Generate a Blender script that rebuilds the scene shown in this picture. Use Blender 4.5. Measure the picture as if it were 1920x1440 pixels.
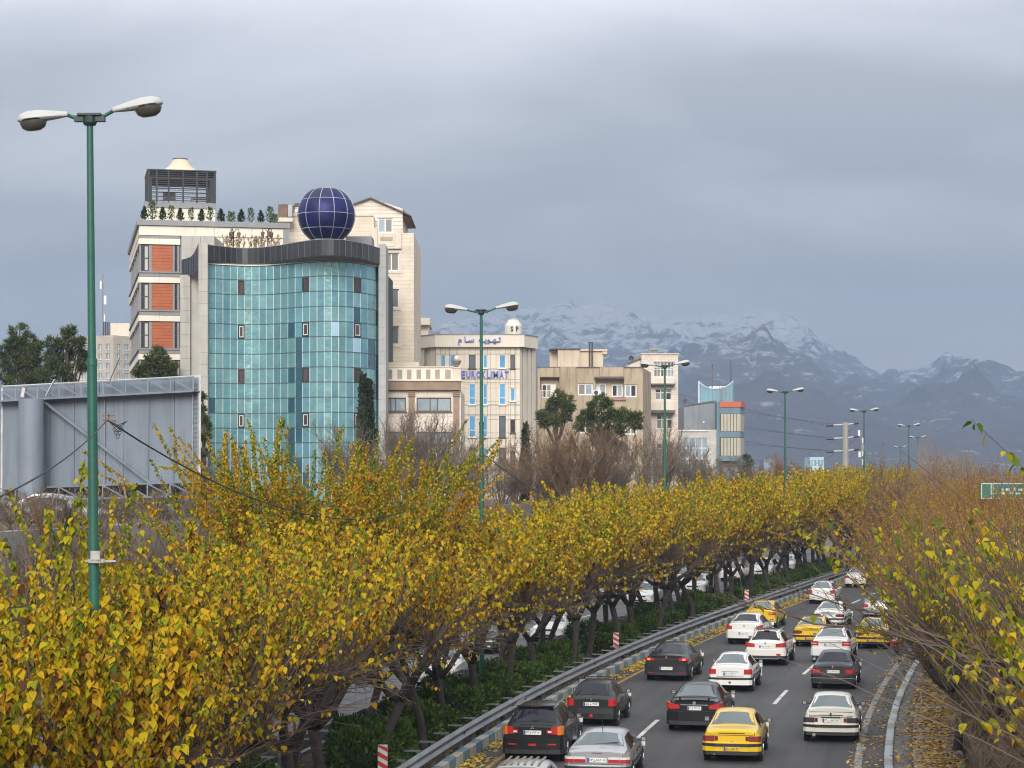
import bpy, bmesh, math, random
import numpy as np
from mathutils import Vector, Matrix, Quaternion

for _o in list(bpy.data.objects):
    bpy.data.objects.remove(_o)
SC = bpy.context.scene
COL = SC.collection
R = math.radians
F, HC, YH, XC = 4000.0, 8.4, 890.0, 960.0     # focal length in photo pixels, eye height, horizon row, centre column

# ---------------------------------------------------------------- camera
cam_data = bpy.data.cameras.new('camera')
cam_data.sensor_width = 36.0
cam_data.lens = 36.0 * F / 1920.0
cam_data.shift_y = (YH - 720.0) / 1920.0
cam_data.clip_start = 0.5
cam_data.clip_end = 20000.0
cam = bpy.data.objects.new('camera', cam_data)
cam.location = (0, 0, HC)
cam.rotation_euler = (R(90), 0, 0)
COL.objects.link(cam)
SC.camera = cam

# ---------------------------------------------------------------- sky, sun, exposure
SUN_DIR = Vector((-0.08, -0.90, 0.43)).normalized()
world = bpy.data.worlds.new('World')
SC.world = world
world.use_nodes = True
wt = world.node_tree
wt.nodes.clear()


def nd(tree, kind, **kw):
    n = tree.nodes.new(kind)
    for k, v in kw.items():
        if k.startswith('i_'):
            n.inputs[k[2:].replace('_', ' ')].default_value = v
        else:
            setattr(n, k, v)
    return n


def ramp(tree, stops, interp='LINEAR'):
    n = tree.nodes.new('ShaderNodeValToRGB')
    n.color_ramp.interpolation = interp
    el = n.color_ramp.elements
    while len(el) < len(stops):
        el.new(0.5)
    for e, (p, c) in zip(el, stops):
        e.position = p
        e.color = (*c, 1) if len(c) == 3 else c
    return n


def build_world():
    L = wt.links.new
    sky = nd(wt, 'ShaderNodeTexSky', sky_type='NISHITA', sun_disc=False)
    sky.sun_elevation = math.asin(SUN_DIR.z)
    sky.sun_rotation = math.atan2(SUN_DIR.x, SUN_DIR.y)
    sky.air_density = 1.0
    sky.dust_density = 3.0
    tc = nd(wt, 'ShaderNodeTexCoord')
    sep = nd(wt, 'ShaderNodeSeparateXYZ')
    L(tc.outputs['Generated'], sep.inputs[0])
    zc = nd(wt, 'ShaderNodeMath', operation='MAXIMUM')
    L(sep.outputs['Z'], zc.inputs[0]); zc.inputs[1].default_value = 0.0
    za = nd(wt, 'ShaderNodeMath', operation='ADD')
    L(zc.outputs[0], za.inputs[0]); za.inputs[1].default_value = 0.26
    dx = nd(wt, 'ShaderNodeMath', operation='DIVIDE'); L(sep.outputs['X'], dx.inputs[0]); L(za.outputs[0], dx.inputs[1])
    dy = nd(wt, 'ShaderNodeMath', operation='DIVIDE'); L(sep.outputs['Y'], dy.inputs[0]); L(za.outputs[0], dy.inputs[1])
    cmb = nd(wt, 'ShaderNodeCombineXYZ'); L(dx.outputs[0], cmb.inputs[0]); L(dy.outputs[0], cmb.inputs[1])
    mp = nd(wt, 'ShaderNodeMapping'); L(cmb.outputs[0], mp.inputs[0])
    mp.inputs['Location'].default_value = (35.1487, 1.51666, 7.3747)
    mp.inputs['Scale'].default_value = (0.62, 1.0, 1.0)
    n1 = nd(wt, 'ShaderNodeTexNoise'); L(mp.outputs[0], n1.inputs['Vector'])
    n1.inputs['Scale'].default_value = 2.1; n1.inputs['Detail'].default_value = 6.0
    n1.inputs['Roughness'].default_value = 0.52; n1.inputs['Distortion'].default_value = 0.35
    n2 = nd(wt, 'ShaderNodeTexNoise'); L(mp.outputs[0], n2.inputs['Vector'])
    n2.inputs['Scale'].default_value = 0.95; n2.inputs['Detail'].default_value = 3.0
    # the cloud deck is thin and bright overhead, thick and blue-grey low down
    elev = ramp(wt, [(0.0, (0.215, 0.205, 0.190)), (0.05, (0.215, 0.203, 0.185)), (0.102, (0.252, 0.245, 0.231)), (0.157, (0.345, 0.345, 0.350)), (0.217, (0.465, 0.465, 0.492)), (0.5, (0.70, 0.71, 0.73)), (1.0, (0.78, 0.78, 0.78))])
    L(zc.outputs[0], elev.inputs[0])
    sm = nd(wt, 'ShaderNodeMath', operation='ADD'); L(n1.outputs[0], sm.inputs[0]); L(n2.outputs[0], sm.inputs[1])
    mr = nd(wt, 'ShaderNodeMapRange'); L(sm.outputs[0], mr.inputs[0])
    mr.inputs['From Min'].default_value = 0.78; mr.inputs['From Max'].default_value = 1.22
    mr.inputs['To Min'].default_value = 0.68; mr.inputs['To Max'].default_value = 1.30
    mul = nd(wt, 'ShaderNodeVectorMath', operation='SCALE'); L(elev.outputs[0], mul.inputs[0]); L(mr.outputs[0], mul.inputs['Scale'])
    up = nd(wt, 'ShaderNodeVectorMath', operation='SCALE'); L(mul.outputs[0], up.inputs[0]); up.inputs['Scale'].default_value = SKY_GAIN
    mix = nd(wt, 'ShaderNodeMix', data_type='RGBA'); mix.inputs['Factor'].default_value = 0.93
    L(sky.outputs[0], mix.inputs['A']); L(up.outputs[0], mix.inputs['B'])
    bg = nd(wt, 'ShaderNodeBackground'); L(mix.outputs['Result'], bg.inputs['Color']); bg.inputs['Strength'].default_value = 0.1
    out = nd(wt, 'ShaderNodeOutputWorld'); L(bg.outputs[0], out.inputs[0])


SKY_GAIN = 8.1
build_world()
sun_data = bpy.data.lights.new('sun', 'SUN')
sun_data.energy = 1.5
sun_data.angle = R(28)
sun_data.color = (1.0, 0.96, 0.895)
sun = bpy.data.objects.new('sun', sun_data)
sun.rotation_euler = SUN_DIR.to_track_quat('Z', 'Y').to_euler()
COL.objects.link(sun)

SC.view_settings.view_transform = 'Standard'
SC.view_settings.look = 'None'
SC.view_settings.exposure = 1.22
SC.view_settings.gamma = 1.0
SC.view_settings.use_curve_mapping = False
SC.render.engine = 'CYCLES'
cy = SC.cycles
cy.max_bounces = 7
cy.diffuse_bounces = 3
cy.glossy_bounces = 3
cy.transmission_bounces = 4
cy.transparent_max_bounces = 6
cy.volume_bounces = 1
cy.caustics_reflective = False
cy.caustics_refractive = False
cy.sample_clamp_indirect = 4.0
cy.use_denoising = True
cy.filter_width = 1.1

HAZE_DENSITY = 2.35e-4
HAZE_COLOR = (0.375, 0.505, 0.72)

# ---------------------------------------------------------------- object helpers


def tag(o, label=None, cat=None, group=None, kind=None):
    if label: o['label'] = label
    if cat: o['category'] = cat
    if group: o['group'] = group
    if kind: o['kind'] = kind
    return o


def empty(name, loc=(0, 0, 0), rz=0.0, label=None, cat=None, group=None):
    o = bpy.data.objects.new(name, None)
    o.empty_display_size = 0.2
    COL.objects.link(o)
    o.location = loc
    o.rotation_euler = (0, 0, rz)
    return tag(o, label, cat, group)


def link_mesh(name, me, parent=None, loc=None, rz=None):
    o = bpy.data.objects.new(name, me)
    COL.objects.link(o)
    if parent is not None: o.parent = parent
    if loc is not None: o.location = loc
    if rz is not None: o.rotation_euler = (0, 0, rz)
    return o


class MB:
    """collects faces; build() links them as one mesh object"""

    def __init__(s):
        s.v = []; s.f = []; s.m = []

    def add(s, verts, faces, m=0):
        b = len(s.v)
        s.v.extend([tuple(p) for p in verts])
        for f in faces:
            s.f.append(tuple(b + i for i in f)); s.m.append(m)
        return s

    def box(s, x0, x1, y0, y1, z0, z1, m=0):
        if x0 > x1: x0, x1 = x1, x0
        if y0 > y1: y0, y1 = y1, y0
        if z0 > z1: z0, z1 = z1, z0
        return s.add([(x0, y0, z0), (x1, y0, z0), (x1, y1, z0), (x0, y1, z0), (x0, y0, z1), (x1, y0, z1), (x1, y1, z1), (x0, y1, z1)],
                     [(0, 3, 2, 1), (4, 5, 6, 7), (0, 1, 5, 4), (1, 2, 6, 5), (2, 3, 7, 6), (3, 0, 4, 7)], m)

    def quad(s, a, b, c, d, m=0):
        return s.add([a, b, c, d], [(0, 1, 2, 3)], m)

    def bar(s, a, b, w, h=None, m=0):
        """rectangular bar between two points"""
        h = h or w
        a = Vector(a); b = Vector(b)
        d = (b - a)
        if d.length < 1e-6: return s
        d.normalize()
        up = Vector((0, 0, 1)) if abs(d.z) < 0.95 else Vector((0, 1, 0))
        x = d.cross(up).normalized() * (w / 2)
        y = x.normalized().cross(d).normalized() * (h / 2)
        vs = [a - x - y, a + x - y, a + x + y, a - x + y, b - x - y, b + x - y, b + x + y, b - x + y]
        return s.add(vs, [(3, 2, 1, 0), (4, 5, 6, 7), (0, 1, 5, 4), (1, 2, 6, 5), (2, 3, 7, 6), (3, 0, 4, 7)], m)

    def tube(s, pts, rad, n=6, m=0, cap=True):
        pts = [Vector(p) for p in pts]
        if not hasattr(rad, '__len__'): rad = [rad] * len(pts)
        rings = []
        ref = Vector((0.31, 0.95, 0.07))
        for i, p in enumerate(pts):
            d = (pts[min(i + 1, len(pts) - 1)] - pts[max(i - 1, 0)]).normalized()
            if abs(d.dot(ref)) > 0.96: ref = Vector((0.95, -0.2, 0.25))
            x = d.cross(ref).normalized(); y = d.cross(x)
            rings.append([p + (x * math.cos(2 * math.pi * k / n) + y * math.sin(2 * math.pi * k / n)) * rad[i] for k in range(n)])
        vs = [p for r in rings for p in r]
        fs = []
        for i in range(len(pts) - 1):
            for k in range(n):
                k2 = (k + 1) % n
                fs.append((i * n + k, i * n + k2, (i + 1) * n + k2, (i + 1) * n + k))
        if cap:
            fs.append(tuple(range(n))[::-1]); fs.append(tuple((len(pts) - 1) * n + k for k in range(n)))
        return s.add(vs, fs, m)

    def lathe(s, prof, n=16, c=(0, 0, 0), axis='z', m=0, ang0=0.0):
        vs = []
        for (r, h) in prof:
            for k in range(n):
                a = ang0 + 2 * math.pi * k / n
                if axis == 'z': vs.append((c[0] + r * math.cos(a), c[1] + r * math.sin(a), c[2] + h))
                elif axis == 'x': vs.append((c[0] + h, c[1] + r * math.cos(a), c[2] + r * math.sin(a)))
                else: vs.append((c[0] + r * math.cos(a), c[1] + h, c[2] + r * math.sin(a)))
        fs = []
        for i in range(len(prof) - 1):
            for k in range(n):
                k2 = (k + 1) % n
                fs.append((i * n + k, i * n + k2, (i + 1) * n + k2, (i + 1) * n + k))
        fs.append(tuple(range(n))[::-1]); fs.append(tuple((len(prof) - 1) * n + k for k in range(n)))
        return s.add(vs, fs, m)

    def prism(s, poly, z0, z1, m=0):
        """poly: list of (x,y), extruded in z"""
        n = len(poly)
        vs = [(x, y, z0) for x, y in poly] + [(x, y, z1) for x, y in poly]
        fs = [tuple(range(n))[::-1], tuple(range(n, 2 * n))]
        for k in range(n):
            k2 = (k + 1) % n
            fs.append((k, k2, n + k2, n + k))
        return s.add(vs, fs, m)

    def prism_y(s, poly, y0, y1, m=0):
        """poly: list of (x,z), extruded in y"""
        n = len(poly)
        vs = [(x, y0, z) for x, z in poly] + [(x, y1, z) for x, z in poly]
        fs = [tuple(range(n)), tuple(range(n, 2 * n))[::-1]]
        for k in range(n):
            k2 = (k + 1) % n
            fs.append((k2, k, n + k, n + k2))
        return s.add(vs, fs, m)

    def mesh(s, name, mats, smooth=False, recalc=False, sharp=None):
        me = bpy.data.meshes.new(name)
        me.from_pydata(s.v, [], s.f)
        for mt in (mats if isinstance(mats, (list, tuple)) else [mats]): me.materials.append(mt)
        if any(s.m): me.polygons.foreach_set('material_index', s.m)
        if recalc:
            bm = bmesh.new(); bm.from_mesh(me); bmesh.ops.recalc_face_normals(bm, faces=bm.faces); bm.to_mesh(me); bm.free()
        if smooth:
            me.polygons.foreach_set('use_smooth', [True] * len(me.polygons))
            if sharp: me.set_sharp_from_angle(angle=R(sharp))
        me.update()
        return me

    def build(s, name, mats, parent=None, smooth=False, recalc=False, sharp=None, loc=None, rz=None):
        return link_mesh(name, s.mesh(name, mats, smooth, recalc, sharp), parent, loc, rz)


# ---------------------------------------------------------------- materials
_mats = {}


def M(name, col, rough=0.6, var=0.12, scale=1.5, metal=0.0, bump=0.0, bscale=None, streak=0.0, dirt=None, dirt_amt=0.0, spec=0.5, coat=0.0, objvar=0.0):
    """plain procedural surface: base colour with patchy noise, optional rain streaks / dirt stains and fine relief"""
    if name in _mats: return _mats[name]
    m = bpy.data.materials.new(name); m.use_nodes = True
    t = m.node_tree; L = t.links.new
    b = t.nodes['Principled BSDF']
    b.inputs['Roughness'].default_value = rough
    b.inputs['Metallic'].default_value = metal
    b.inputs['Specular IOR Level'].default_value = spec
    if coat:
        b.inputs['Coat Weight'].default_value = coat; b.inputs['Coat Roughness'].default_value = 0.08
    tc = nd(t, 'ShaderNodeTexCoord')
    geo = nd(t, 'ShaderNodeNewGeometry')
    vec = geo.outputs['Position']
    n = nd(t, 'ShaderNodeTexNoise'); L(vec, n.inputs['Vector']); n.inputs['Scale'].default_value = scale; n.inputs['Detail'].default_value = 5
    mr = nd(t, 'ShaderNodeMapRange'); L(n.outputs[0], mr.inputs[0]); mr.inputs['From Min'].default_value = 0.25; mr.inputs['From Max'].default_value = 0.75
    mr.inputs['To Min'].default_value = 1 - var; mr.inputs['To Max'].default_value = 1 + var
    sc = nd(t, 'ShaderNodeVectorMath', operation='SCALE'); sc.inputs[0].default_value = col; L(mr.outputs[0], sc.inputs['Scale'])
    cur = sc.outputs[0]
    if objvar:
        oi = nd(t, 'ShaderNodeObjectInfo')
        m2 = nd(t, 'ShaderNodeMapRange'); L(oi.outputs['Random'], m2.inputs[0]); m2.inputs['To Min'].default_value = 1 - objvar; m2.inputs['To Max'].default_value = 1 + objvar
        s2 = nd(t, 'ShaderNodeVectorMath', operation='SCALE'); L(cur, s2.inputs[0]); L(m2.outputs[0], s2.inputs['Scale']); cur = s2.outputs[0]
    if streak or dirt_amt:
        mp = nd(t, 'ShaderNodeMapping'); L(vec, mp.inputs[0]); mp.inputs['Scale'].default_value = (1.3, 1.3, 0.10) if streak else (0.5, 0.5, 0.5)
        ns = nd(t, 'ShaderNodeTexNoise'); L(mp.outputs[0], ns.inputs['Vector']); ns.inputs['Scale'].default_value = 1.6; ns.inputs['Detail'].default_value = 7; ns.inputs['Roughness'].default_value = 0.65
        rp = ramp(t, [(0.48, (0, 0, 0)), (0.72, (1, 1, 1))]); L(ns.outputs[0], rp.inputs[0])
        fm = nd(t, 'ShaderNodeMath', operation='MULTIPLY'); L(rp.outputs[0], fm.inputs[0]); fm.inputs[1].default_value = streak or dirt_amt
        mx = nd(t, 'ShaderNodeMix', data_type='RGBA'); L(fm.outputs[0], mx.inputs['Factor']); L(cur, mx.inputs['A'])
        mx.inputs['B'].default_value = (*(dirt or tuple(c * 0.4 for c in col)), 1); cur = mx.outputs['Result']
    L(cur, b.inputs['Base Color'])
    if bump:
        nb = nd(t, 'ShaderNodeTexNoise'); L(vec, nb.inputs['Vector']); nb.inputs['Scale'].default_value = bscale or scale * 12; nb.inputs['Detail'].default_value = 4
        bp = nd(t, 'ShaderNodeBump'); bp.inputs['Strength'].default_value = bump; bp.inputs['Distance'].default_value = 0.03
        L(nb.outputs[0], bp.inputs['Height']); L(bp.outputs[0], b.inputs['Normal'])
    _mats[name] = m
    return m


def leaf_mat(name, stops, trans=0.35, rough=0.62, objvar=0.06):
    """leaves: hue from the mesh attribute 'tint' (one value per leaf), some light passing through"""
    if name in _mats: return _mats[name]
    m = bpy.data.materials.new(name); m.use_nodes = True
    t = m.node_tree; L = t.links.new
    t.nodes.clear()
    at = nd(t, 'ShaderNodeAttribute', attribute_name='tint')
    oi = nd(t, 'ShaderNodeObjectInfo')
    a1 = nd(t, 'ShaderNodeMath', operation='MULTIPLY_ADD'); L(oi.outputs['Random'], a1.inputs[0]); a1.inputs[1].default_value = objvar * 2; a1.inputs[2].default_value = -objvar
    a2 = nd(t, 'ShaderNodeMath', operation='ADD'); L(at.outputs['Fac'], a2.inputs[0]); L(a1.outputs[0], a2.inputs[1])
    rp = ramp(t, stops); L(a2.outputs[0], rp.inputs[0])
    pr = nd(t, 'ShaderNodeBsdfPrincipled'); L(rp.outputs[0], pr.inputs['Base Color']); pr.inputs['Roughness'].default_value = rough
    pr.inputs['Specular IOR Level'].default_value = 0.14
    tr = nd(t, 'ShaderNodeBsdfTranslucent'); L(rp.outputs[0], tr.inputs['Color'])
    mx = nd(t, 'ShaderNodeMixShader'); mx.inputs[0].default_value = trans; L(pr.outputs[0], mx.inputs[1]); L(tr.outputs[0], mx.inputs[2])
    out = nd(t, 'ShaderNodeOutputMaterial'); L(mx.outputs[0], out.inputs[0])
    _mats[name] = m
    return m


def courses_mat(name, col, mortar, bw, bh, rough=0.7, var=0.1, msize=0.012, bump=0.35, streak=0.0):
    """stone or siding courses too fine to build: brick pattern in metres on vertical faces"""
    if name in _mats: return _mats[name]
    m = bpy.data.materials.new(name); m.use_nodes = True
    t = m.node_tree; L = t.links.new
    b = t.nodes['Principled BSDF']; b.inputs['Roughness'].default_value = rough
    tc = nd(t, 'ShaderNodeTexCoord')
    sep = nd(t, 'ShaderNodeSeparateXYZ'); L(tc.outputs['Object'], sep.inputs[0])
    ad = nd(t, 'ShaderNodeMath', operation='ADD'); L(sep.outputs[0], ad.inputs[0]); L(sep.outputs[1], ad.inputs[1])
    cb = nd(t, 'ShaderNodeCombineXYZ'); L(ad.outputs[0], cb.inputs[0]); L(sep.outputs[2], cb.inputs[1])
    br = nd(t, 'ShaderNodeTexBrick'); L(cb.outputs[0], br.inputs['Vector'])
    br.inputs['Scale'].default_value = 1.0; br.inputs['Brick Width'].default_value = bw; br.inputs['Row Height'].default_value = bh
    br.inputs['Mortar Size'].default_value = msize; br.inputs['Mortar Smooth'].default_value = 0.2; br.inputs['Bias'].default_value = 0.0
    br.inputs['Color1'].default_value = (*(c * (1 + var) for c in col), 1); br.inputs['Color2'].default_value = (*(c * (1 - var) for c in col), 1)
    br.inputs['Mortar'].default_value = (*mortar, 1)
    n = nd(t, 'ShaderNodeTexNoise'); L(tc.outputs['Object'], n.inputs['Vector']); n.inputs['Scale'].default_value = 0.8; n.inputs['Detail'].default_value = 6
    mr = nd(t, 'ShaderNodeMapRange'); L(n.outputs[0], mr.inputs[0]); mr.inputs['From Min'].default_value = 0.25; mr.inputs['From Max'].default_value = 0.75; mr.inputs['To Min'].default_value = 0.86; mr.inputs['To Max'].default_value = 1.12
    sc = nd(t, 'ShaderNodeVectorMath', operation='SCALE'); L(br.outputs['Color'], sc.inputs[0]); L(mr.outputs[0], sc.inputs['Scale'])
    L(sc.outputs[0], b.inputs['Base Color'])
    bp = nd(t, 'ShaderNodeBump'); bp.inputs['Strength'].default_value = bump; bp.inputs['Distance'].default_value = 0.02; bp.invert = True
    L(br.outputs['Fac'], bp.inputs['Height']); L(bp.outputs[0], b.inputs['Normal'])
    _mats[name] = m
    return m


def glass_mat(name, col, rough=0.06, metal=0.0, spec=0.9, wave=0.0, wscale=0.6, objvar=0.0, var=0.1):
    """window glass seen from outside in daylight: dark or tinted, mirror-like"""
    if name in _mats: return _mats[name]
    m = M(name, col, rough, var, 0.7, metal, 0, spec=spec, objvar=objvar)
    t = m.node_tree; L = t.links.new; b = t.nodes['Principled BSDF']
    if wave:
        geo = nd(t, 'ShaderNodeNewGeometry')
        nb = nd(t, 'ShaderNodeTexNoise'); L(geo.outputs['Position'], nb.inputs['Vector']); nb.inputs['Scale'].default_value = wscale; nb.inputs['Detail'].default_value = 3
        bp = nd(t, 'ShaderNodeBump'); bp.inputs['Strength'].default_value = wave; bp.inputs['Distance'].default_value = 0.25
        L(nb.outputs[0], bp.inputs['Height']); L(bp.outputs[0], b.inputs['Normal'])
    return m


def text_mesh(body, mat, w=None, h=None, depth=0.02, bold=0.0, space=1.0):
    """lettering as a mesh in the x-z plane, facing -y, origin at its lower left corner, fitted to w x h"""
    c = bpy.data.curves.new('lettering', 'FONT')
    c.body = body; c.size = 1.0; c.extrude = 0.02; c.offset = bold; c.space_character = space; c.resolution_u = 2
    o = bpy.data.objects.new('lettering', c)
    me = bpy.data.meshes.new_from_object(o)
    bpy.data.objects.remove(o); bpy.data.curves.remove(c)
    n = len(me.vertices)
    a = np.empty(n * 3); me.vertices.foreach_get('co', a); a = a.reshape(-1, 3)
    mn, mx = a.min(0), a.max(0)
    sx = (w / (mx[0] - mn[0])) if w else (h / (mx[1] - mn[1]))
    sy = (h / (mx[1] - mn[1])) if h else sx
    out = np.empty_like(a)
    out[:, 0] = (a[:, 0] - mn[0]) * sx
    out[:, 2] = (a[:, 1] - mn[1]) * sy
    out[:, 1] = -(a[:, 2] - mn[2]) / (mx[2] - mn[2] + 1e-9) * depth
    me.vertices.foreach_set('co', out.ravel())
    me.materials.clear(); me.materials.append(mat)
    me.update()
    return me


# ---------------------------------------------------------------- the road's course: reference = the kerb left of the near carriageway
_kp = np.array([(-80, -17.0), (-30, -12.6), (0, -9.7), (36, -5.3), (61, -1.9), (68, -0.68), (90, 4.16), (108, 8.69), (145, 19.4), (203, 36.3), (265, 52.2),
                (348, 69.0), (452, 85.5), (610, 107), (900, 140), (1500, 190)])
_kd = np.arange(-80, 1500, 1.0)
_kx = np.interp(_kd, _kp[:, 0], _kp[:, 1])
for _ in range(3):
    _pad = np.concatenate([_kx[0] + (_kx[1] - _kx[0]) * np.arange(-12, 0), _kx, _kx[-1] + (_kx[-1] - _kx[-2]) * np.arange(1, 13)])
    _kx = np.convolve(_pad, np.ones(25) / 25, 'valid')
_ksl = np.gradient(_kx, 1.0)


def KX(d): return float(np.interp(d, _kd, _kx))
def KS(d): return float(np.interp(d, _kd, _ksl))


def road(d, off, z=0.0):
    s = KS(d); n = math.hypot(1, s)
    return Vector((KX(d) + off / n, d - off * s / n, z))


def heading(d): return -math.atan(KS(d))      # rotation about z of something that points along the road


def on_ground(x, d): return Vector(((x - XC) / F * d, d, 0.0))


def road_steps(d0, d1, step):
    out = []; d = d0
    while d < d1 - 1e-6:
        out.append(d); d += step / math.hypot(1, KS(d))
    out.append(d1)
    return out


def strip(mb, ds, o0, o1, z0, z1=None, m=0):
    z1 = z0 if z1 is None else z1
    vs = []; fs = []
    for i, d in enumerate(ds):
        vs += [road(d, o0, z0), road(d, o1, z1)]
        if i: fs.append((2 * i - 2, 2 * i - 1, 2 * i + 1, 2 * i))
    return mb.add(vs, fs, m)


def extrude_along(mb, ds, prof, closed=True, m=0):
    """prof: list of (off,z)"""
    n = len(prof); vs = []; fs = []
    for i, d in enumerate(ds):
        vs += [road(d, o, z) for o, z in prof]
        if i:
            for k in range(n if closed else n - 1):
                k2 = (k + 1) % n
                fs.append(((i - 1) * n + k, (i - 1) * n + k2, i * n + k2, i * n + k))
    if closed:
        fs.append(tuple(range(n))[::-1]); fs.append(tuple((len(ds) - 1) * n + k for k in range(n)))
    return mb.add(vs, fs, m)

# ================================================================ setting
rng = np.random.default_rng(11)
TERR = 6.0            # level of the terrace left of the road
GZ = TERR

m_asphalt = M('asphalt', (0.058, 0.058, 0.0605), 0.85, 0.16, 0.35, bump=0.25, bscale=40, dirt=(0.055, 0.055, 0.057), dirt_amt=0.35)
m_asphalt2 = M('asphalt_far_side', (0.11, 0.11, 0.116), 0.85, 0.14, 0.4, bump=0.2, bscale=40)
m_paint = M('road_paint', (0.55, 0.55, 0.53), 0.7, 0.18, 3, dirt=(0.2, 0.2, 0.2), dirt_amt=0.7)
m_edgepaint = M('worn_road_paint', (0.24, 0.24, 0.24), 0.75, 0.25, 2.5, dirt=(0.12, 0.12, 0.12), dirt_amt=0.8)
m_yellowpaint = M('yellow_road_paint', (0.36, 0.22, 0.06), 0.75, 0.25, 2.0, dirt=(0.14, 0.11, 0.07), dirt_amt=0.8)
m_soil = M('soil', (0.075, 0.055, 0.04), 0.95, 0.35, 1.2, bump=0.8, bscale=9)
m_ground = M('dry_ground', (0.14, 0.115, 0.085), 0.95, 0.25, 0.05, bump=0.3, bscale=2)
m_conc = M('concrete', (0.27, 0.265, 0.255), 0.85, 0.14, 0.8, bump=0.3, bscale=8, streak=0.45, dirt=(0.12, 0.115, 0.11))
m_concd = M('dark_concrete', (0.13, 0.125, 0.12), 0.9, 0.2, 0.8, bump=0.4, bscale=8, streak=0.5)
m_kerbw = M('kerb_white', (0.36, 0.345, 0.31), 0.8, 0.2, 2.2, dirt=(0.17, 0.15, 0.12), dirt_amt=0.8)
m_kerbb = M('kerb_blue', (0.115, 0.185, 0.225), 0.8, 0.25, 2.2, dirt=(0.10, 0.11, 0.11), dirt_amt=0.7)
m_kerbpale = M('kerb_pale_blue', (0.34, 0.39, 0.42), 0.8, 0.15, 2.2, dirt=(0.2, 0.2, 0.2), dirt_amt=0.6)
m_galv = M('galvanised_steel', (0.25, 0.26, 0.275), 0.45, 0.18, 0.9, metal=0.55, dirt=(0.12, 0.11, 0.1), dirt_amt=0.5)
m_rustred = M('red_reflector', (0.20, 0.03, 0.03), 0.5)

g = MB()
g.add([(-2450, -240, -0.12), (2450, -240, -0.12), (2450, 4450, -0.12), (-2450, 4450, -0.12)], [(0, 1, 2, 3)])
tag(g.build('ground', m_ground), kind='structure')

DS = road_steps(-60, 1200, 4)
def road_uv(o, ds, o0, o1):
    uv = o.data.uv_layers.new(name='along').data
    vals = []
    for d in ds: vals += [(o0, d), (o1, d)]
    for l in o.data.loops: uv[l.index].uv = vals[l.vertex_index]
    return o


def wear(m, lanes):
    """tyre tracks, drip lines and patches along the lanes"""
    t = m.node_tree; L = t.links.new; b = t.nodes['Principled BSDF']; src = b.inputs['Base Color'].links[0].from_socket
    uv = nd(t, 'ShaderNodeUVMap', uv_map='along'); mp = nd(t, 'ShaderNodeMapping'); L(uv.outputs[0], mp.inputs[0]); mp.inputs['Scale'].default_value = (1.1, .018, 1)
    n = nd(t, 'ShaderNodeTexNoise'); L(mp.outputs[0], n.inputs['Vector']); n.inputs['Scale'].default_value = 1.0; n.inputs['Detail'].default_value = 7; n.inputs['Roughness'].default_value = .7
    m2 = nd(t, 'ShaderNodeMapping'); L(uv.outputs[0], m2.inputs[0]); m2.inputs['Scale'].default_value = (.25, .06, 1)
    n2 = nd(t, 'ShaderNodeTexNoise'); L(m2.outputs[0], n2.inputs['Vector']); n2.inputs['Scale'].default_value = 1.3; n2.inputs['Detail'].default_value = 3
    a = nd(t, 'ShaderNodeMath', operation='ADD'); L(n.outputs[0], a.inputs[0]); L(n2.outputs[0], a.inputs[1])
    r = nd(t, 'ShaderNodeMapRange'); L(a.outputs[0], r.inputs[0]); r.inputs['From Min'].default_value = .7; r.inputs['From Max'].default_value = 1.3; r.inputs['To Min'].default_value = .60; r.inputs['To Max'].default_value = 1.36
    s = nd(t, 'ShaderNodeVectorMath', operation='SCALE'); L(src, s.inputs[0]); L(r.outputs[0], s.inputs['Scale']); L(s.outputs[0], b.inputs['Base Color'])


wear(m_asphalt, 3); wear(m_asphalt2, 3)
mb = MB(); strip(mb, DS, 0.0, 12.08, 0.0)
tag(road_uv(mb.build('road', m_asphalt), DS, 0, 12.08), 'asphalt carriageway full of cars driving away', None, kind='structure')
mb = MB(); strip(mb, DS, -18.4, -4.95, 0.0)
tag(road_uv(mb.build('oncoming_road', m_asphalt2), DS, -18.4, -4.95), 'asphalt carriageway beyond the median trees', None, kind='structure')
mb = MB(); strip(mb, DS, -4.75, -0.2, 0.16)
tag(mb.build('median_ground', m_soil), 'soil strip of the median under the mulberry trees', None, kind='structure')

# painted markings
mk = MB()
strip(mk, road_steps(40, 330, 3), 0.78, 0.93, 0.004)
o = tag(mk.build('yellow_line', m_yellowpaint), 'faded yellow line along the left kerb', None, kind='structure')
mk = MB(); strip(mk, road_steps(40, 330, 3), 11.2, 11.42, 0.004)
tag(mk.build('edge_line', m_edgepaint), 'worn white edge line along the right kerb', None, kind='structure')
dash = empty('lane_markings', road(70, 6)); tag(dash, 'white dashed lane lines on the near carriageway', None, kind='structure')


def dash_line(off, d0, n, period=12.35, ln=5.2, w=0.15):
    for k in range(n):
        d = d0 + k * period * math.cos(math.atan(KS(d0 + 12 * k)))
        mb = MB(); strip(mb, road_steps(d, d + ln * 0.975, 1.3), off - w / 2, off + w / 2, 0.004)
        o = mb.build('lane_dash', m_paint); o.parent = dash; o.matrix_parent_inverse = Matrix.Translation(dash.location).inverted()


dash_line(4.28, 44.6, 12); dash_line(7.76, 43.5, 12)
mk = MB()
for d in np.arange(50, 260, 12.0):
    strip(mk, road_steps(d, d + 5, 1.7), -9.4, -9.25, 0.004); strip(mk, road_steps(d, d + 5, 1.7), -13.7, -13.55, 0.004)
strip(mk, road_steps(40, 330, 3), -5.75, -5.6, 0.004)
tag(mk.build('oncoming_lane_markings', m_paint), 'white lane lines on the carriageway beyond the median', None, kind='structure')


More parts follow.
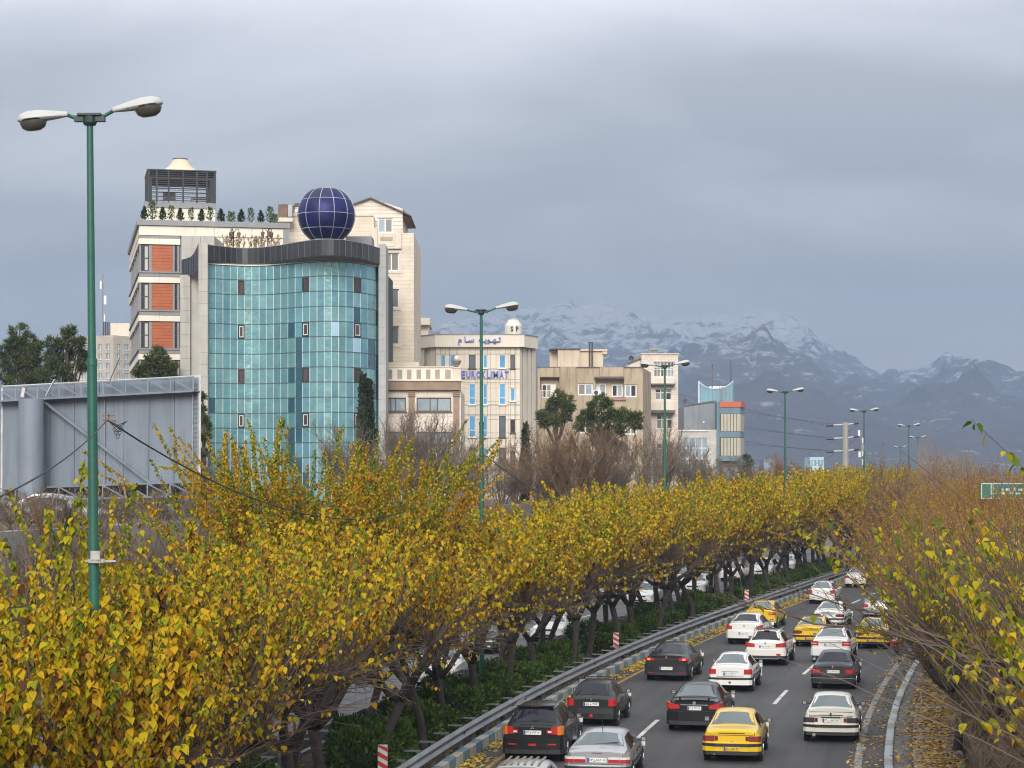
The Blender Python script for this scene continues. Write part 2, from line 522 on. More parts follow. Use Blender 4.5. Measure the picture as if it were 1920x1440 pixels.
def kerb(name, label, off, w, h, d0, d1, mats, ln=1.0):
    root = empty(name, road((d0 + d1) / 2, off)); tag(root, label, None, kind='structure')
    inv = Matrix.Translation(root.location).inverted()
    mes = []
    for mt in mats:
        b = MB(); e = 0.02
        b.add([(-w / 2, 0.01, -0.1), (w / 2, 0.01, -0.1), (w / 2, ln - 0.01, -0.1), (-w / 2, ln - 0.01, -0.1),
               (-w / 2, 0.01, h - e), (w / 2, 0.01, h - e), (w / 2, ln - 0.01, h - e), (-w / 2, ln - 0.01, h - e),
               (-w / 2 + e, 0.02, h), (w / 2 - e * 2, 0.02, h), (w / 2 - e * 2, ln - 0.02, h), (-w / 2 + e, ln - 0.02, h)],
              [(0, 3, 2, 1), (0, 1, 5, 4), (1, 2, 6, 5), (2, 3, 7, 6), (3, 0, 4, 7), (4, 5, 9, 8), (5, 6, 10, 9), (6, 7, 11, 10), (7, 4, 8, 11), (8, 9, 10, 11)])
        mes.append(b.mesh('kerb_block', mt))
    for i, d in enumerate(road_steps(d0, d1, ln)[:-1]):
        o = link_mesh('kerb_block', mes[i % len(mes)]); o.parent = root; o.matrix_parent_inverse = inv
        o.location = road(d, off + random.Random(i).uniform(-.012, .012), random.Random(i + 7).uniform(-.012, .006)); o.rotation_euler = (0, 0, heading(d + ln / 2))
    return root


kerb('painted_kerb', 'kerb of alternate blue and white blocks below the guardrail', -0.13, 0.26, 0.34, 52, 168, [m_kerbb, m_kerbw], 1.02)
kerb('right_kerb', 'faded pale blue and grey kerb along the right edge', 12.19, 0.24, 0.20, 52, 140, [m_kerbpale, m_conc, m_kerbpale], 1.5)
mb = MB(); extrude_along(mb, road_steps(-40, 52, 3), [(-0.26, -.1), (0, -.1), (0, .33), (-.26, .33)])
extrude_along(mb, road_steps(168, 420, 4), [(-0.26, -.1), (0, -.1), (0, .33), (-.26, .33)])
extrude_along(mb, road_steps(-40, 52, 3), [(12.07, -.1), (12.31, -.1), (12.31, .19), (12.07, .19)])
extrude_along(mb, road_steps(140, 420, 4), [(12.07, -.1), (12.31, -.1), (12.31, .19), (12.07, .19)])
extrude_along(mb, DS[:100], [(-4.98, -.1), (-4.74, -.1), (-4.74, .25), (-4.98, .25)])
extrude_along(mb, DS[:100], [(-18.65, -.1), (-18.4, -.1), (-18.4, .25), (-18.65, .25)])
tag(mb.build('plain_kerb', m_conc), 'plain concrete kerbs away from the painted stretch', None, kind='structure')

# right verge: gutter strip, paving with leaves, low planter wall
mb = MB(); strip(mb, road_steps(-40, 420, 4), 12.32, 12.85, 0.10)
tag(mb.build('gutter', m_concd), 'dark concrete gutter strip behind the right kerb', None, kind='structure')
mb = MB(); strip(mb, road_steps(-40, 420, 4), 12.85, 60, 0.14)
tag(mb.build('verge', m_soil), 'earth verge under the right hand trees', None, kind='structure')
pav = empty('paving', road(70, 14.2)); tag(pav, 'worn paving slabs under fallen leaves beside the right kerb', None, kind='structure')
inv = Matrix.Translation(pav.location).inverted()
b = MB(); b.box(-.72, .72, .02, 1.15, 0, .05); slab = b.mesh('paving_slab', M('paving_stone', (0.21, 0.20, 0.185), .9, .2, .9, bump=.3, dirt=(.1, .08, .06), dirt_amt=.7, objvar=.12))
for i, d in enumerate(road_steps(54, 100, 1.2)):
    o = link_mesh('paving_slab', slab); o.parent = pav; o.matrix_parent_inverse = inv
    o.location = road(d, 13.62, 0.135 + .02 * math.sin(i * 2.3)); o.rotation_euler = (0.012 * math.sin(i * 1.7), .01 * math.cos(i * 3.1), heading(d) + .015 * math.sin(i))
mb = MB(); extrude_along(mb, road_steps(40, 110, 3), [(14.45, 0), (14.7, 0), (14.7, .7), (14.45, .7)])
tag(mb.build('planter_wall', M('planter_concrete', (.055, .05, .045), .9, .25, .8, bump=.4, bscale=8, streak=.4)), 'low dark concrete wall behind the leafy paving', 'low wall')

# left terrace with its retaining wall
tds = road_steps(-40, 330, 4)
mb = MB()
strip(mb, tds, -21.4, -420, TERR)
strip(mb, road_steps(330, 470, 5), -21.4, -420, TERR - 1.0)
tag(mb.build('terrace', m_ground), 'raised ground left of the road where the buildings stand', None, kind='structure')
mb = MB()
extrude_along(mb, tds, [(-21.0, -.1), (-20.75, TERR + .25), (-21.4, TERR + .25), (-21.5, -.1)])
tag(mb.build('retaining_wall', m_conc), 'stained concrete retaining wall topped by the parking terrace', 'retaining wall')
mb = MB(); strip(mb, road_steps(-40, 420, 4), -20.8, -18.6, 0.12)
tag(mb.build('wall_verge', m_soil), 'earth strip at the foot of the retaining wall', None, kind='structure')


def guardrail(label, off, side, d0, d1):
    root = empty('guardrail', road(d0, off)); tag(root, label, 'guardrail')
    inv = Matrix.Translation(root.location).inverted()
    s = side
    prof = [(0.00, .42), (.05 * s, .46), (.085 * s, .50), (.05 * s, .56), (.0, .60), (.0, .64), (.05 * s, .68), (.085 * s, .74), (.05 * s, .79), (0, .83), (-.012 * s, .83), (-.012 * s, .42)]
    prof = [(off + a, z) for a, z in prof]
    step = 4.0
    ds = road_steps(d0, d1, step)
    for a, c in zip(ds[:-1], ds[1:]):
        b = MB(); extrude_along(b, [a, (a + c) / 2, c + .08], prof)
        o = b.build('beam', m_galv, smooth=True, sharp=30, recalc=True); o.parent = root; o.matrix_parent_inverse = inv
    b = MB(); b.box(-.05, .05, -.07, .07, 0, .70); b.box(-.05, .4, -.1, .1, .68, .715)
    pm = b.mesh('post', m_galv)
    b = MB(); b.box(-.012, .012, -.05, .05, -.04, .04); rm = b.mesh('reflector', m_rustred)
    for i, d in enumerate(road_steps(d0 + .5, d1, 2.0)):
        o = link_mesh('post', pm); o.parent = root; o.matrix_parent_inverse = inv
        o.location = road(d, off - .09 * s, .14); o.rotation_euler = (0, 0, heading(d) + (math.pi if s > 0 else 0))
        if i % 4 == 0:
            o = link_mesh('reflector', rm); o.parent = root; o.matrix_parent_inverse = inv
            o.location = road(d, off + .03 * s, .62); o.rotation_euler = (0, 0, heading(d))
    return root


guardrail('grey steel guardrail above the blue and white kerb', -0.42, 1, 40, 172)
guardrail('grey steel guardrail on the far side of the median trees', -4.55, -1, 46, 130)

# ---------------------------------------------------------------- mountains


def vnoise(x, y, seed):
    r = np.random.default_rng(seed); g = r.random((256, 256))
    xi = np.floor(x).astype(int); yi = np.floor(y).astype(int); fx = x - xi; fy = y - yi
    fx = fx * fx * fx * (fx * (fx * 6 - 15) + 10); fy = fy * fy * fy * (fy * (fy * 6 - 15) + 10)
    a = g[xi % 256, yi % 256]; b = g[(xi + 1) % 256, yi % 256]; c = g[xi % 256, (yi + 1) % 256]; d = g[(xi + 1) % 256, (yi + 1) % 256]
    return (a * (1 - fx) + b * fx) * (1 - fy) + (c * (1 - fx) + d * fx) * fy


def ridged(x, y, seed, octv=7, gain=0.55):
    s = np.zeros_like(x); amp = 1.0; w = np.ones_like(x); tot = 0
    for k in range(octv):
        ca, sa = math.cos(k * 1.1), math.sin(k * 1.1)
        n = 1 - np.abs(2 * vnoise(x * ca - y * sa + 31 * k, x * sa + y * ca + 17 * k, seed + k) - 1)
        n = n ** 2 * w; w = np.clip(n * 1.6, 0, 1)
        s += n * amp; tot += amp; amp *= gain; x = x * 2.03; y = y * 2.03
    return s / tot


def mountains():
    rp = np.array([(-400, 680), (0, 664), (200, 652), (500, 622), (760, 606), (830, 590), (870, 590), (930, 588), (1000, 577), (1100, 571), (1200, 573), (1300, 580), (1370, 586), (1430, 579), (1490, 589),
                   (1522, 606), (1555, 641), (1600, 664), (1640, 684), (1690, 694), (1720, 684), (1770, 667), (1850, 678), (1920, 690), (2050, 715), (2400, 740)])
    px = np.linspace(-420, 2420, 950)
    ridge = 898.0 - np.interp(px, rp[:, 0], rp[:, 1])
    t = np.linspace(0, 1.12, 300)
    PX, T = np.meshgrid(px, t)
    RG = np.tile(ridge, (len(t), 1))
    D = 1500 + 2500 * T
    X = (PX - XC) / F * D
    base = np.where(T <= 1, RG * T ** 1.15, RG * (1 - (T - 1) * 3.0))
    n1 = ridged(X / 420 + 3 + 0.15 * D / 420, D / 900, 5)
    n2 = ridged(X / 150, D / 260, 21, 6)
    amp = np.clip(T * (1.04 - T) * 4, 0, 1)
    Z = base + (n1 - 0.42) * 115 * amp * np.clip(RG / 260, .35, 1.2) + (n2 - .4) * 58 * np.clip(T * 1.3, 0, 1) * np.where(T > .9, np.clip((1.12 - T) * 5.0, .25, 1), 1)
    # keep every nearer slope below the ridge line of the photograph
    cap = (RG + 0.0) / 4000.0 * D * 0.985
    Z = np.where(T < 0.97, np.minimum(Z, cap + 8 * (n2 - .5)), Z)
    Z = Z + np.where(T > .88, (ridged(X / 70, D / 70, 51, 5) - .45) * 17 * np.clip(1.1 - abs(T - 1) * 6, 0, 1), 0) + (ridged(X / 60, D / 110, 77, 5) - .4) * 14 * np.clip(T * 1.5, 0, 1) * (T <= .88)
    Z = np.maximum(Z, -5)
    # a nearer dark shoulder left of the main massif
    h = np.exp(-((PX - 840) / 95.0) ** 2) * 250 * np.exp(-((T - .66) / .16) ** 2)
    Z = np.maximum(Z, h * (0.8 + .5 * n1) + (n2 - .5) * 16 * (h > 20))
    nr, nc = PX.shape
    V = np.stack([X, D, Z], -1).reshape(-1, 3)
    i = np.arange(nr * nc).reshape(nr, nc)
    Q = np.stack([i[:-1, :-1], i[:-1, 1:], i[1:, 1:], i[1:, :-1]], -1).reshape(-1, 4)
    me = bpy.data.meshes.new('mountains')
    me.vertices.add(len(V)); me.vertices.foreach_set('co', V.ravel())
    me.loops.add(Q.size); me.loops.foreach_set('vertex_index', Q.ravel())
    me.polygons.add(len(Q)); me.polygons.foreach_set('loop_start', np.arange(0, Q.size, 4)); me.polygons.foreach_set('loop_total', np.full(len(Q), 4))
    me.polygons.foreach_set('use_smooth', np.ones(len(Q), bool))
    me.update(calc_edges=True)
    m = bpy.data.materials.new('snowy_rock'); m.use_nodes = True
    t_ = m.node_tree; L = t_.links.new; b = t_.nodes['Principled BSDF']; b.inputs['Roughness'].default_value = 0.9
    geo = nd(t_, 'ShaderNodeNewGeometry'); sep = nd(t_, 'ShaderNodeSeparateXYZ'); L(geo.outputs['Position'], sep.inputs[0])
    n = nd(t_, 'ShaderNodeTexNoise'); L(geo.outputs['Position'], n.inputs['Vector']); n.inputs['Scale'].default_value = 0.045; n.inputs['Detail'].default_value = 12; n.inputs['Roughness'].default_value = 0.74; n.inputs['Distortion'].default_value = 0.6
    mp = nd(t_, 'ShaderNodeMapping'); L(geo.outputs['Position'], mp.inputs[0]); mp.inputs['Rotation'].default_value = (0, 0.5, 0.2); mp.inputs['Scale'].default_value = (.012, .012, .09)
    nl = nd(t_, 'ShaderNodeTexNoise'); L(mp.outputs[0], nl.inputs['Vector']); nl.inputs['Scale'].default_value = 1.0; nl.inputs['Detail'].default_value = 6
    # snow: more with height, caught on the flatter ledges
    a = nd(t_, 'ShaderNodeMapRange'); L(sep.outputs['Z'], a.inputs[0]); a.inputs['From Min'].default_value = 85; a.inputs['From Max'].default_value = 330; a.inputs['To Min'].default_value = -0.27; a.inputs['To Max'].default_value = 0.03
    s1 = nd(t_, 'ShaderNodeMath', operation='ADD'); L(a.outputs[0], s1.inputs[0]); L(n.outputs[0], s1.inputs[1])
    nz = nd(t_, 'ShaderNodeSeparateXYZ'); L(geo.outputs['Normal'], nz.inputs[0])
    s2 = nd(t_, 'ShaderNodeMath', operation='MULTIPLY_ADD'); L(nz.outputs['Z'], s2.inputs[0]); s2.inputs[1].default_value = 0.22; s2.inputs[2].default_value = -0.30
    s3 = nd(t_, 'ShaderNodeMath', operation='ADD'); L(s1.outputs[0], s3.inputs[0]); L(s2.outputs[0], s3.inputs[1])
    s4 = nd(t_, 'ShaderNodeMath', operation='MULTIPLY_ADD'); L(nl.outputs[0], s4.inputs[0]); s4.inputs[1].default_value = 0.5; L(s3.outputs[0], s4.inputs[2])
    rpn = ramp(t_, [(0.50, (0, 0, 0)), (0.60, (1, 1, 1))]); L(s4.outputs[0], rpn.inputs[0])
    mx = nd(t_, 'ShaderNodeMix', data_type='RGBA'); L(rpn.outputs[0], mx.inputs['Factor']); mx.inputs['A'].default_value = (.064, .066, .074, 1); mx.inputs['B'].default_value = (.36, .37, .385, 1)
    L(mx.outputs['Result'], b.inputs['Base Color'])
    bp = nd(t_, 'ShaderNodeBump'); bp.inputs['Strength'].default_value = .9; bp.inputs['Distance'].default_value = 20; L(n.outputs[0], bp.inputs['Height']); L(bp.outputs[0], b.inputs['Normal'])
    me.materials.append(m)
    o = link_mesh('mountains', me)
    tag(o, 'hazy snow dusted mountain range behind the city', None, kind='structure')


mountains()

# ---------------------------------------------------------------- the air between here and the mountains


def haze():
    b = MB(); b.box(-2600, 2600, -300, 4620, -6.5, 400)
    m = bpy.data.materials.new('haze'); m.use_nodes = True
    t = m.node_tree; t.nodes.clear()
    v = nd(t, 'ShaderNodeVolumePrincipled'); v.inputs['Color'].default_value = (*HAZE_COLOR, 1); v.inputs['Density'].default_value = HAZE_DENSITY; v.inputs['Anisotropy'].default_value = 0.0
    out = nd(t, 'ShaderNodeOutputMaterial'); t.links.new(v.outputs[0], out.inputs['Volume'])
    o = b.build('haze', m); tag(o, 'thin blue haze over the city', None, kind='stuff')


haze()

# ================================================================ buildings
class Bld:
    """a building: an Empty at the foot of its front left corner; u along the front, v into the depth, w up from its ground"""

    def __init__(s, name, x, d, yaw, label, cat='building', gz=GZ):
        s.gz = gz
        s.o = empty(name, ((x - XC) / F * d, d, gz), R(yaw), label, cat)
        s.c, s.s = math.cos(R(yaw)), math.sin(R(yaw))
        s.X0, s.Y0 = (x - XC) / F * d, d

    def uw(s, x, y, v=0.0):
        """photo pixel -> (u, w) on the plane v"""
        rx = (x - XC) / F
        # point = t*(rx,1); local v = -(X-X0)*s + (Y-Y0)*c
        t = (v + (-s.X0 * s.s + s.Y0 * s.c)) / (-rx * s.s + s.c)
        X, Y = rx * t, t
        return (X - s.X0) * s.c + (Y - s.Y0) * s.s, HC + (YH - y) / F * t - s.gz

    def rect(s, x0, y0, x1, y1, v=0.0):
        xm, ym = (x0 + x1) / 2, (y0 + y1) / 2
        u0 = s.uw(x0, ym, v)[0]; u1 = s.uw(x1, ym, v)[0]
        wa = s.uw(xm, y0, v)[1]; wb = s.uw(xm, y1, v)[1]
        return u0, u1, min(wa, wb), max(wa, wb)

    def box(s, name, mat, x0, y0, x1, y1, v0=0.0, v1=None, parent=None, down=False):
        u0, u1, w0, w1 = s.rect(x0, y0, x1, y1, v0)
        if down: w0 = 0.0
        b = MB(); b.box(u0, u1, v0, v1 if v1 is not None else v0 + .2, w0, w1)
        return b.build(name, mat, parent or s.o)

    def facade(s, name, mat, rect, holes, v=0.0, depth=0.22, us=(), ws=(), panel=False, gap=0.012, parent=None):
        """front wall in the plane v with rectangular openings (u0,u1,w0,w1); panel=True makes every cladding piece its own part"""
        U0, U1, W0, W1 = rect
        us = sorted({round(k, 3) for k in list(us) + [U0, U1] + [h[0] for h in holes] + [h[1] for h in holes] if U0 - 1e-3 <= k <= U1 + 1e-3})
        ws = sorted({round(k, 3) for k in list(ws) + [W0, W1] + [h[2] for h in holes] + [h[3] for h in holes] if W0 - 1e-3 <= k <= W1 + 1e-3})
        us = [k for i, k in enumerate(us) if i == 0 or k - us[i - 1] > .02]
        ws = [k for i, k in enumerate(ws) if i == 0 or k - ws[i - 1] > .02]
        inh = lambda a, c: any(h[0] - .03 < a < h[1] + .03 and h[2] - .03 < c < h[3] + .03 for h in holes)
        par = parent or s.o
        if panel:
            for a, c in zip(us[:-1], us[1:]):
                run = None
                for e, f in zip(ws[:-1], ws[1:]):
                    if inh((a + c) / 2, (e + f) / 2): continue
                    b = MB(); j = random.uniform(-.004, .004)
                    b.box(a + gap, c - gap, v + j, v + depth - .02, e + gap, f - gap)
                    b.build(name, mat, par)
            return
        b = MB()
        for a, c in zip(us[:-1], us[1:]):
            for e, f in zip(ws[:-1], ws[1:]):
                if not inh((a + c) / 2, (e + f) / 2):
                    b.quad((a, v, e), (c, v, e), (c, v, f), (a, v, f))
        for (a, c, e, f) in holes:
            d = v + depth
            b.quad((a, v, e), (a, d, e), (c, d, e), (c, v, e)); b.quad((a, v, f), (c, v, f), (c, d, f), (a, d, f))
            b.quad((a, v, e), (a, v, f), (a, d, f), (a, d, e)); b.quad((c, v, e), (c, d, e), (c, d, f), (c, v, f))
        b.quad((U0, v, W0), (U0, v, W1), (U0, v + depth, W1), (U0, v + depth, W0)); b.quad((U1, v, W0), (U1, v + depth, W0), (U1, v + depth, W1), (U1, v, W1))
        b.quad((U0, v, W1), (U1, v, W1), (U1, v + depth, W1), (U0, v + depth, W1))
        return b.build(name, mat, par)

    def window(s, r, frame, glass, panes=(1,), rows=(1,), v=0.15, fw=0.06, sill=None, parent=None, name='window', gmats=None, label=None):
        """frame with separate panes in the opening r=(u0,u1,w0,w1); panes/rows = relative widths/heights"""
        u0, u1, w0, w1 = r
        b = MB(); d = .06
        b.box(u0, u0 + fw, v, v + d, w0, w1); b.box(u1 - fw, u1, v, v + d, w0, w1)
        b.box(u0 + fw, u1 - fw, v + .002, v + d, w0, w0 + fw); b.box(u0 + fw, u1 - fw, v + .002, v + d, w1 - fw, w1)
        cu = [u0 + fw / 2]
        for p in panes: cu.append(cu[-1] + (u1 - u0 - fw) * p / sum(panes))
        cw = [w0 + fw / 2]
        for p in rows: cw.append(cw[-1] + (w1 - w0 - fw) * p / sum(rows))
        for k in cu[1:-1]: b.box(k - fw / 2, k + fw / 2, v + .004, v + d, w0 + fw, w1 - fw)
        for k in cw[1:-1]: b.box(u0 + fw, u1 - fw, v + .006, v + d - .004, k - fw / 2, k + fw / 2)
        if sill: b.box(u0 - .08, u1 + .08, v - .28, v, w0 - .09, w0)
        fo = b.build(name, frame, parent or s.o)
        if label: fo['label'] = label
        q = 0
        for a, c in zip(cu[:-1], cu[1:]):
            for e, f in zip(cw[:-1], cw[1:]):
                pb = MB(); pb.box(a + fw / 2, c - fw / 2, v + .025, v + .045, e + fw / 2, f - fw / 2)
                pb.build('pane', gmats[q % len(gmats)] if gmats else glass, fo); q += 1
        return fo


random.seed(4)
m_white = M('white_frame', (0.72, 0.72, 0.70), 0.45, 0.05, 2)
m_darkframe = M('dark_frame', (0.035, 0.036, 0.04), 0.4, 0.1, 2)
m_brownframe = M('brown_panel', (0.055, 0.047, 0.042), 0.45, 0.15, 2)
m_alu = M('aluminium', (0.42, 0.47, 0.475), 0.45, 0.08, 1, metal=0.2)
m_glassd = glass_mat('dark_glass', (0.02, 0.025, 0.03), 0.05, spec=0.9)
m_glassg = glass_mat('curtained_glass', (0.22, 0.215, 0.20), 0.12, spec=0.8, objvar=.25)
m_glasssky = glass_mat('sky_glass', (0.36, 0.45, 0.52), 0.06, metal=0.35, wave=.15, objvar=.15)
m_cream = M('cream_stone', (0.66, 0.585, 0.48), 0.75, 0.07, 0.6, bump=.1, streak=0.25, dirt=(0.33, 0.28, 0.22))
m_creamw = M('white_stone', (0.74, 0.69, 0.59), 0.7, 0.06, 0.6, bump=.08, streak=0.22, dirt=(0.42, 0.37, 0.30), objvar=.04)
m_grey = M('grey_stone', (0.26, 0.26, 0.265), 0.7, 0.1, 0.7, bump=.1, streak=0.2)
m_greyl = M('pale_grey_stone', (0.42, 0.405, 0.375), 0.75, 0.1, 0.6, bump=.15, streak=0.5, dirt=(0.22, 0.21, 0.19), objvar=.05)
m_char = M('charcoal_metal', (0.045, 0.047, 0.052), 0.42, 0.12, 1.0, metal=0.3, objvar=.15)
m_roof = M('roof_felt', (0.16, 0.155, 0.15), 0.9, 0.2, 0.5)
m_rust = M('rusty_metal', (0.19, 0.115, 0.075), 0.8, 0.3, 2.5, dirt=(0.08, 0.05, 0.04), dirt_amt=.7)


# ---------------------------------------------------------------- glass building
def glass_building():
    B = Bld('glass_building', 372, 167, 0, 'curved teal glass curtain wall building with dark metal parapet')
    o = B.o
    wp = [(390, 167.2), (410, 167.7), (432, 168.2), (456, 168.6), (480, 168.7), (505, 168.3), (530, 167.5), (556, 166.4), (580, 165.6), (602, 165.1), (625, 165.0), (645, 165.4), (665, 166.2), (684, 167.3), (700, 168.7), (717, 170.8)]
    tp = np.array(wp)
    edges = np.linspace(391, 716.5, 25)
    # cumulative even spacing along the curve
    loc = lambda x: Vector(((x - XC) / F * float(np.interp(x, tp[:, 0], tp[:, 1])) - B.X0, float(np.interp(x, tp[:, 0], tp[:, 1])) - B.Y0, 0))
    E = [loc(x) for x in edges]
    rowy = [495.5] + [521.5 + 28.07 * k for k in range(15)]
    rw = [HC + (YH - y) / F * 167.0 - GZ for y in rowy]
    rw = [w for w in rw if w > .2] + [.2]
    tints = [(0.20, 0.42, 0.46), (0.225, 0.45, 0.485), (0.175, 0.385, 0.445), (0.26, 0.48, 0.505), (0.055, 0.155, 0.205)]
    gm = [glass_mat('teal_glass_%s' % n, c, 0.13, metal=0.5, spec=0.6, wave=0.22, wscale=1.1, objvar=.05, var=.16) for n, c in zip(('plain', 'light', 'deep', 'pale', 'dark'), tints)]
    gpale = glass_mat('pale_blue_glass', (0.42, 0.60, 0.80), 0.1, metal=.2)
    fr = MB()
    dark_refl_cols = {0: .35, 1: .12, 11: .35, 12: .85, 20: .08, 22: .5, 23: .9}  # chance of a darker pane per column: dark reflections put into the glass colour
    wins = {(c, r): ('white' if r in (4, 10) else 'brown') for c in (4, 13, 20) for r in (1, 4, 7, 10)}
    rnd = random.Random(8)
    for c in range(24):
        a, b_ = E[c], E[c + 1]
        t = (b_ - a).normalized(); n = Vector((t.y, -t.x, 0))
        W = (b_ - a).length
        for r in range(len(rw) - 1):
            w1, w0 = rw[r], rw[r + 1]
            g = .035
            A = lambda u, w, off: a + t * u + n * off + Vector((0, 0, w))
            def slab(u0, u1, q0, q1, d0, d1, tilt=0.0):
                mb = MB()
                P = [A(u0, q0, d0 + tilt), A(u1, q0, d0 - tilt), A(u1, q1, d0 - tilt * .3), A(u0, q1, d0 + tilt * .3), A(u0, q0, d1), A(u1, q0, d1), A(u1, q1, d1), A(u0, q1, d1)]
                return mb.add(P, [(0, 1, 2, 3), (5, 4, 7, 6), (0, 4, 5, 1), (1, 5, 6, 2), (2, 6, 7, 3), (3, 7, 4, 0)])
            key = wins.get((c, r))
            if key:
                f = MB(); k = .085
                for (u0, u1, q0, q1) in ((g, g + k, w0 + g, w1 - g), (W - g - k, W - g, w0 + g, w1 - g), (g + k, W - g - k, w0 + g, w0 + g + k), (g + k, W - g - k, w1 - g - k, w1 - g)):
                    m2 = slab(u0, u1, q0, q1, .10, -.02); f.add(m2.v, m2.f)
                wo = f.build('window', m_brownframe if key == 'brown' else m_darkframe, o)
                slab(g + k, W - g - k, w0 + g + k, w1 - g - k, .05, .0).build('pane', glass_mat('brown_tinted_glass', (0.07, 0.06, 0.052), .12, spec=.6, objvar=.3), wo)
                if key == 'white':
                    f = MB(); q = .06
                    for (u0, u1, q0, q1) in ((g + k, g + k + q, w0 + .15, w1 - .15), (W - g - k - q, W - g - k, w0 + .15, w1 - .15), (g + k + q, W - g - k - q, w0 + .15, w0 + .21), (g + k + q, W - g - k - q, w1 - .21, w1 - .15)):
                        m2 = slab(u0, u1, q0, q1, .085, .055); f.add(m2.v, m2.f)
                    f.build('sash', m_white, wo)
                continue
            p = dark_refl_cols.get(c, 0.0)
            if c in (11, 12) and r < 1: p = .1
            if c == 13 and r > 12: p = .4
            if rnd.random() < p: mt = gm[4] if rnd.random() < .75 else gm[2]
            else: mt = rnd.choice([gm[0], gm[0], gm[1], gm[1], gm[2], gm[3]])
            if (c, r) in ((17, 4), (20, 5)): mt = gpale
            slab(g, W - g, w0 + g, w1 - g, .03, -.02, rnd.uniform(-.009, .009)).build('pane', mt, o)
    # frame behind the panes: mullions (light) and transoms (dark)
    for c in range(25):
        a = E[c]; t = (E[min(c + 1, 24)] - E[max(c - 1, 0)]).normalized(); n = Vector((t.y, -t.x, 0))
        mb = MB(); mb.bar(a + n * .0 + Vector((0, 0, .2)), a + n * .0 + Vector((0, 0, rw[0])), .06, .09)
        mb.build('mullion', m_alu, o)
    mt_ = M('transom', (0.075, 0.12, 0.125), .5, .1, 1)
    for w in rw:
        mb = MB()
        for a, b_ in zip(E[:-1], E[1:]): mb.bar(a + Vector((0, -.012, w)), b_ + Vector((0, -.012, w)), .09, .055)
        mb.build('transom', mt_, o)
    # body behind
    poly = [(p.x, p.y + .12) for p in E] + [(E[-1].x + .25, E[-1].y + 11), (E[0].x - .6, E[0].y + 15)]
    mb = MB(); mb.prism(poly, 0, rw[0]); mb.build('core', M('glass_building_core', (0.03, 0.05, 0.055), .8), o)
    # parapet fascia of standing seam metal, swinging out over the bay
    fx = [390, 410, 430, 450, 470, 490, 510, 530, 555, 580, 600, 620, 640, 660, 680, 696, 711]
    fy = [460, 462, 464.5, 466, 466, 465, 462.5, 460, 455.5, 451.5, 449.5, 449, 450, 453, 457, 461.5, 466.5]
    zt = HC + 430 / F * 166.6
    fd = [(zt - HC) * F / (YH - y) for y in fy]
    fxs = np.linspace(390, 711, 31); fds = np.interp(fxs, fx, fd)
    Pp = [Vector(((x - XC) / F * d - B.X0, d - B.Y0, 0)) for x, d in zip(fxs, fds)]
    zb = HC + 401 / F * 166.6 - GZ; zt -= GZ
    for a, c in zip(Pp[:-1], Pp[1:]):
        t = (c - a).normalized(); n = Vector((t.y, -t.x, 0))
        mb = MB()
        a2, c2 = a + t * .012, c - t * .012
        V = [a2 + n * .04, c2 + n * .04, c2 - n * .05, a2 - n * .05]
        mb.add([v + Vector((0, 0, zb)) for v in V] + [v + Vector((0, 0, zt)) for v in V], [(0, 1, 5, 4), (1, 2, 6, 5), (2, 3, 7, 6), (3, 0, 4, 7), (4, 5, 6, 7), (3, 2, 1, 0)])
        mb.bar(a + n * .05 + Vector((0, 0, zb)), a + n * .05 + Vector((0, 0, zt)), .035, .05)
        mb.build('fascia_panel', m_char, o)
    mb = MB()
    for a, c in zip(Pp[:-1], Pp[1:]): mb.bar(a + Vector((0, 0, zt + .03)), c + Vector((0, 0, zt + .03)), .14, .05)
    mb.build('coping', m_grey, o)
    # stained soffit between glass and fascia, white lip below it
    mb = MB()
    for i in range(len(fxs) - 1):
        a, c = Pp[i], Pp[i + 1]; a2, c2 = loc(max(391, min(716, fxs[i]))), loc(max(391, min(716, fxs[i + 1])))
        mb.quad(a + Vector((0, 0, zb)), c + Vector((0, 0, zb)), c2 + Vector((0, .1, rw[0] + .03)), a2 + Vector((0, .1, rw[0] + .03)))
    mb.build('soffit', M('stained_soffit', (0.22, 0.185, 0.16), .85, .25, .8, dirt=(.09, .075, .065), dirt_amt=.7), o)
    mb = MB()
    for a, c in zip(E[:-1], E[1:]): mb.bar(a + Vector((0, -.09, rw[0] + .06)), c + Vector((0, -.09, rw[0] + .06)), .14, .07)
    mb.build('lip', m_creamw, o)
    mb = MB(); mb.prism([(p.x, p.y + .05) for p in Pp] + [(Pp[-1].x, Pp[-1].y + 10), (Pp[0].x, Pp[0].y + 14)], zb + .1, zb + .5); mb.build('roof', m_roof, o)

    # stone pylons: courses of single slabs
    def pylon(x0, x1, ytop, d, depth, mat, course=.62, name='cladding_panel', cols=1):
        u0, u1 = (x0 - XC) / F * d - B.X0, (x1 - XC) / F * d - B.X0
        wt_ = HC + (YH - ytop) / F * d - GZ
        v0 = d - B.Y0
        mb = MB(); mb.box(u0 + .03, u1 - .03, v0 + .03, v0 + depth, 0, wt_ - .03); mb.build('pylon', m_greyl, o)
        w = wt_
        while w > 1.0:
            for k in range(cols):
                ua, ub = u0 + (u1 - u0) * k / cols, u0 + (u1 - u0) * (k + 1) / cols
                b2 = MB(); b2.box(ua + .007, ub - .007, v0 + random.uniform(-.006, .006), v0 + .028, w - course + .008, w - .008)
                b2.build(name, mat, o)
            w -= course
    pylon(372, 389.5, 455, 166.3, 3.0, m_greyl, .95)
    pylon(709.5, 723.5, 457, 169.2, 4.0, M('pale_concrete', (0.40, 0.405, 0.40), .8, .1, .6, streak=.4, dirt=(.24, .24, .23), objvar=.04), .95)
    pylon(337.5, 356.5, 515, 169.2, 12.0, m_greyl, .95)
    u0, u1 = B.uw(356, 500, 2.6)[0], B.uw(373, 500, 2.6)[0]
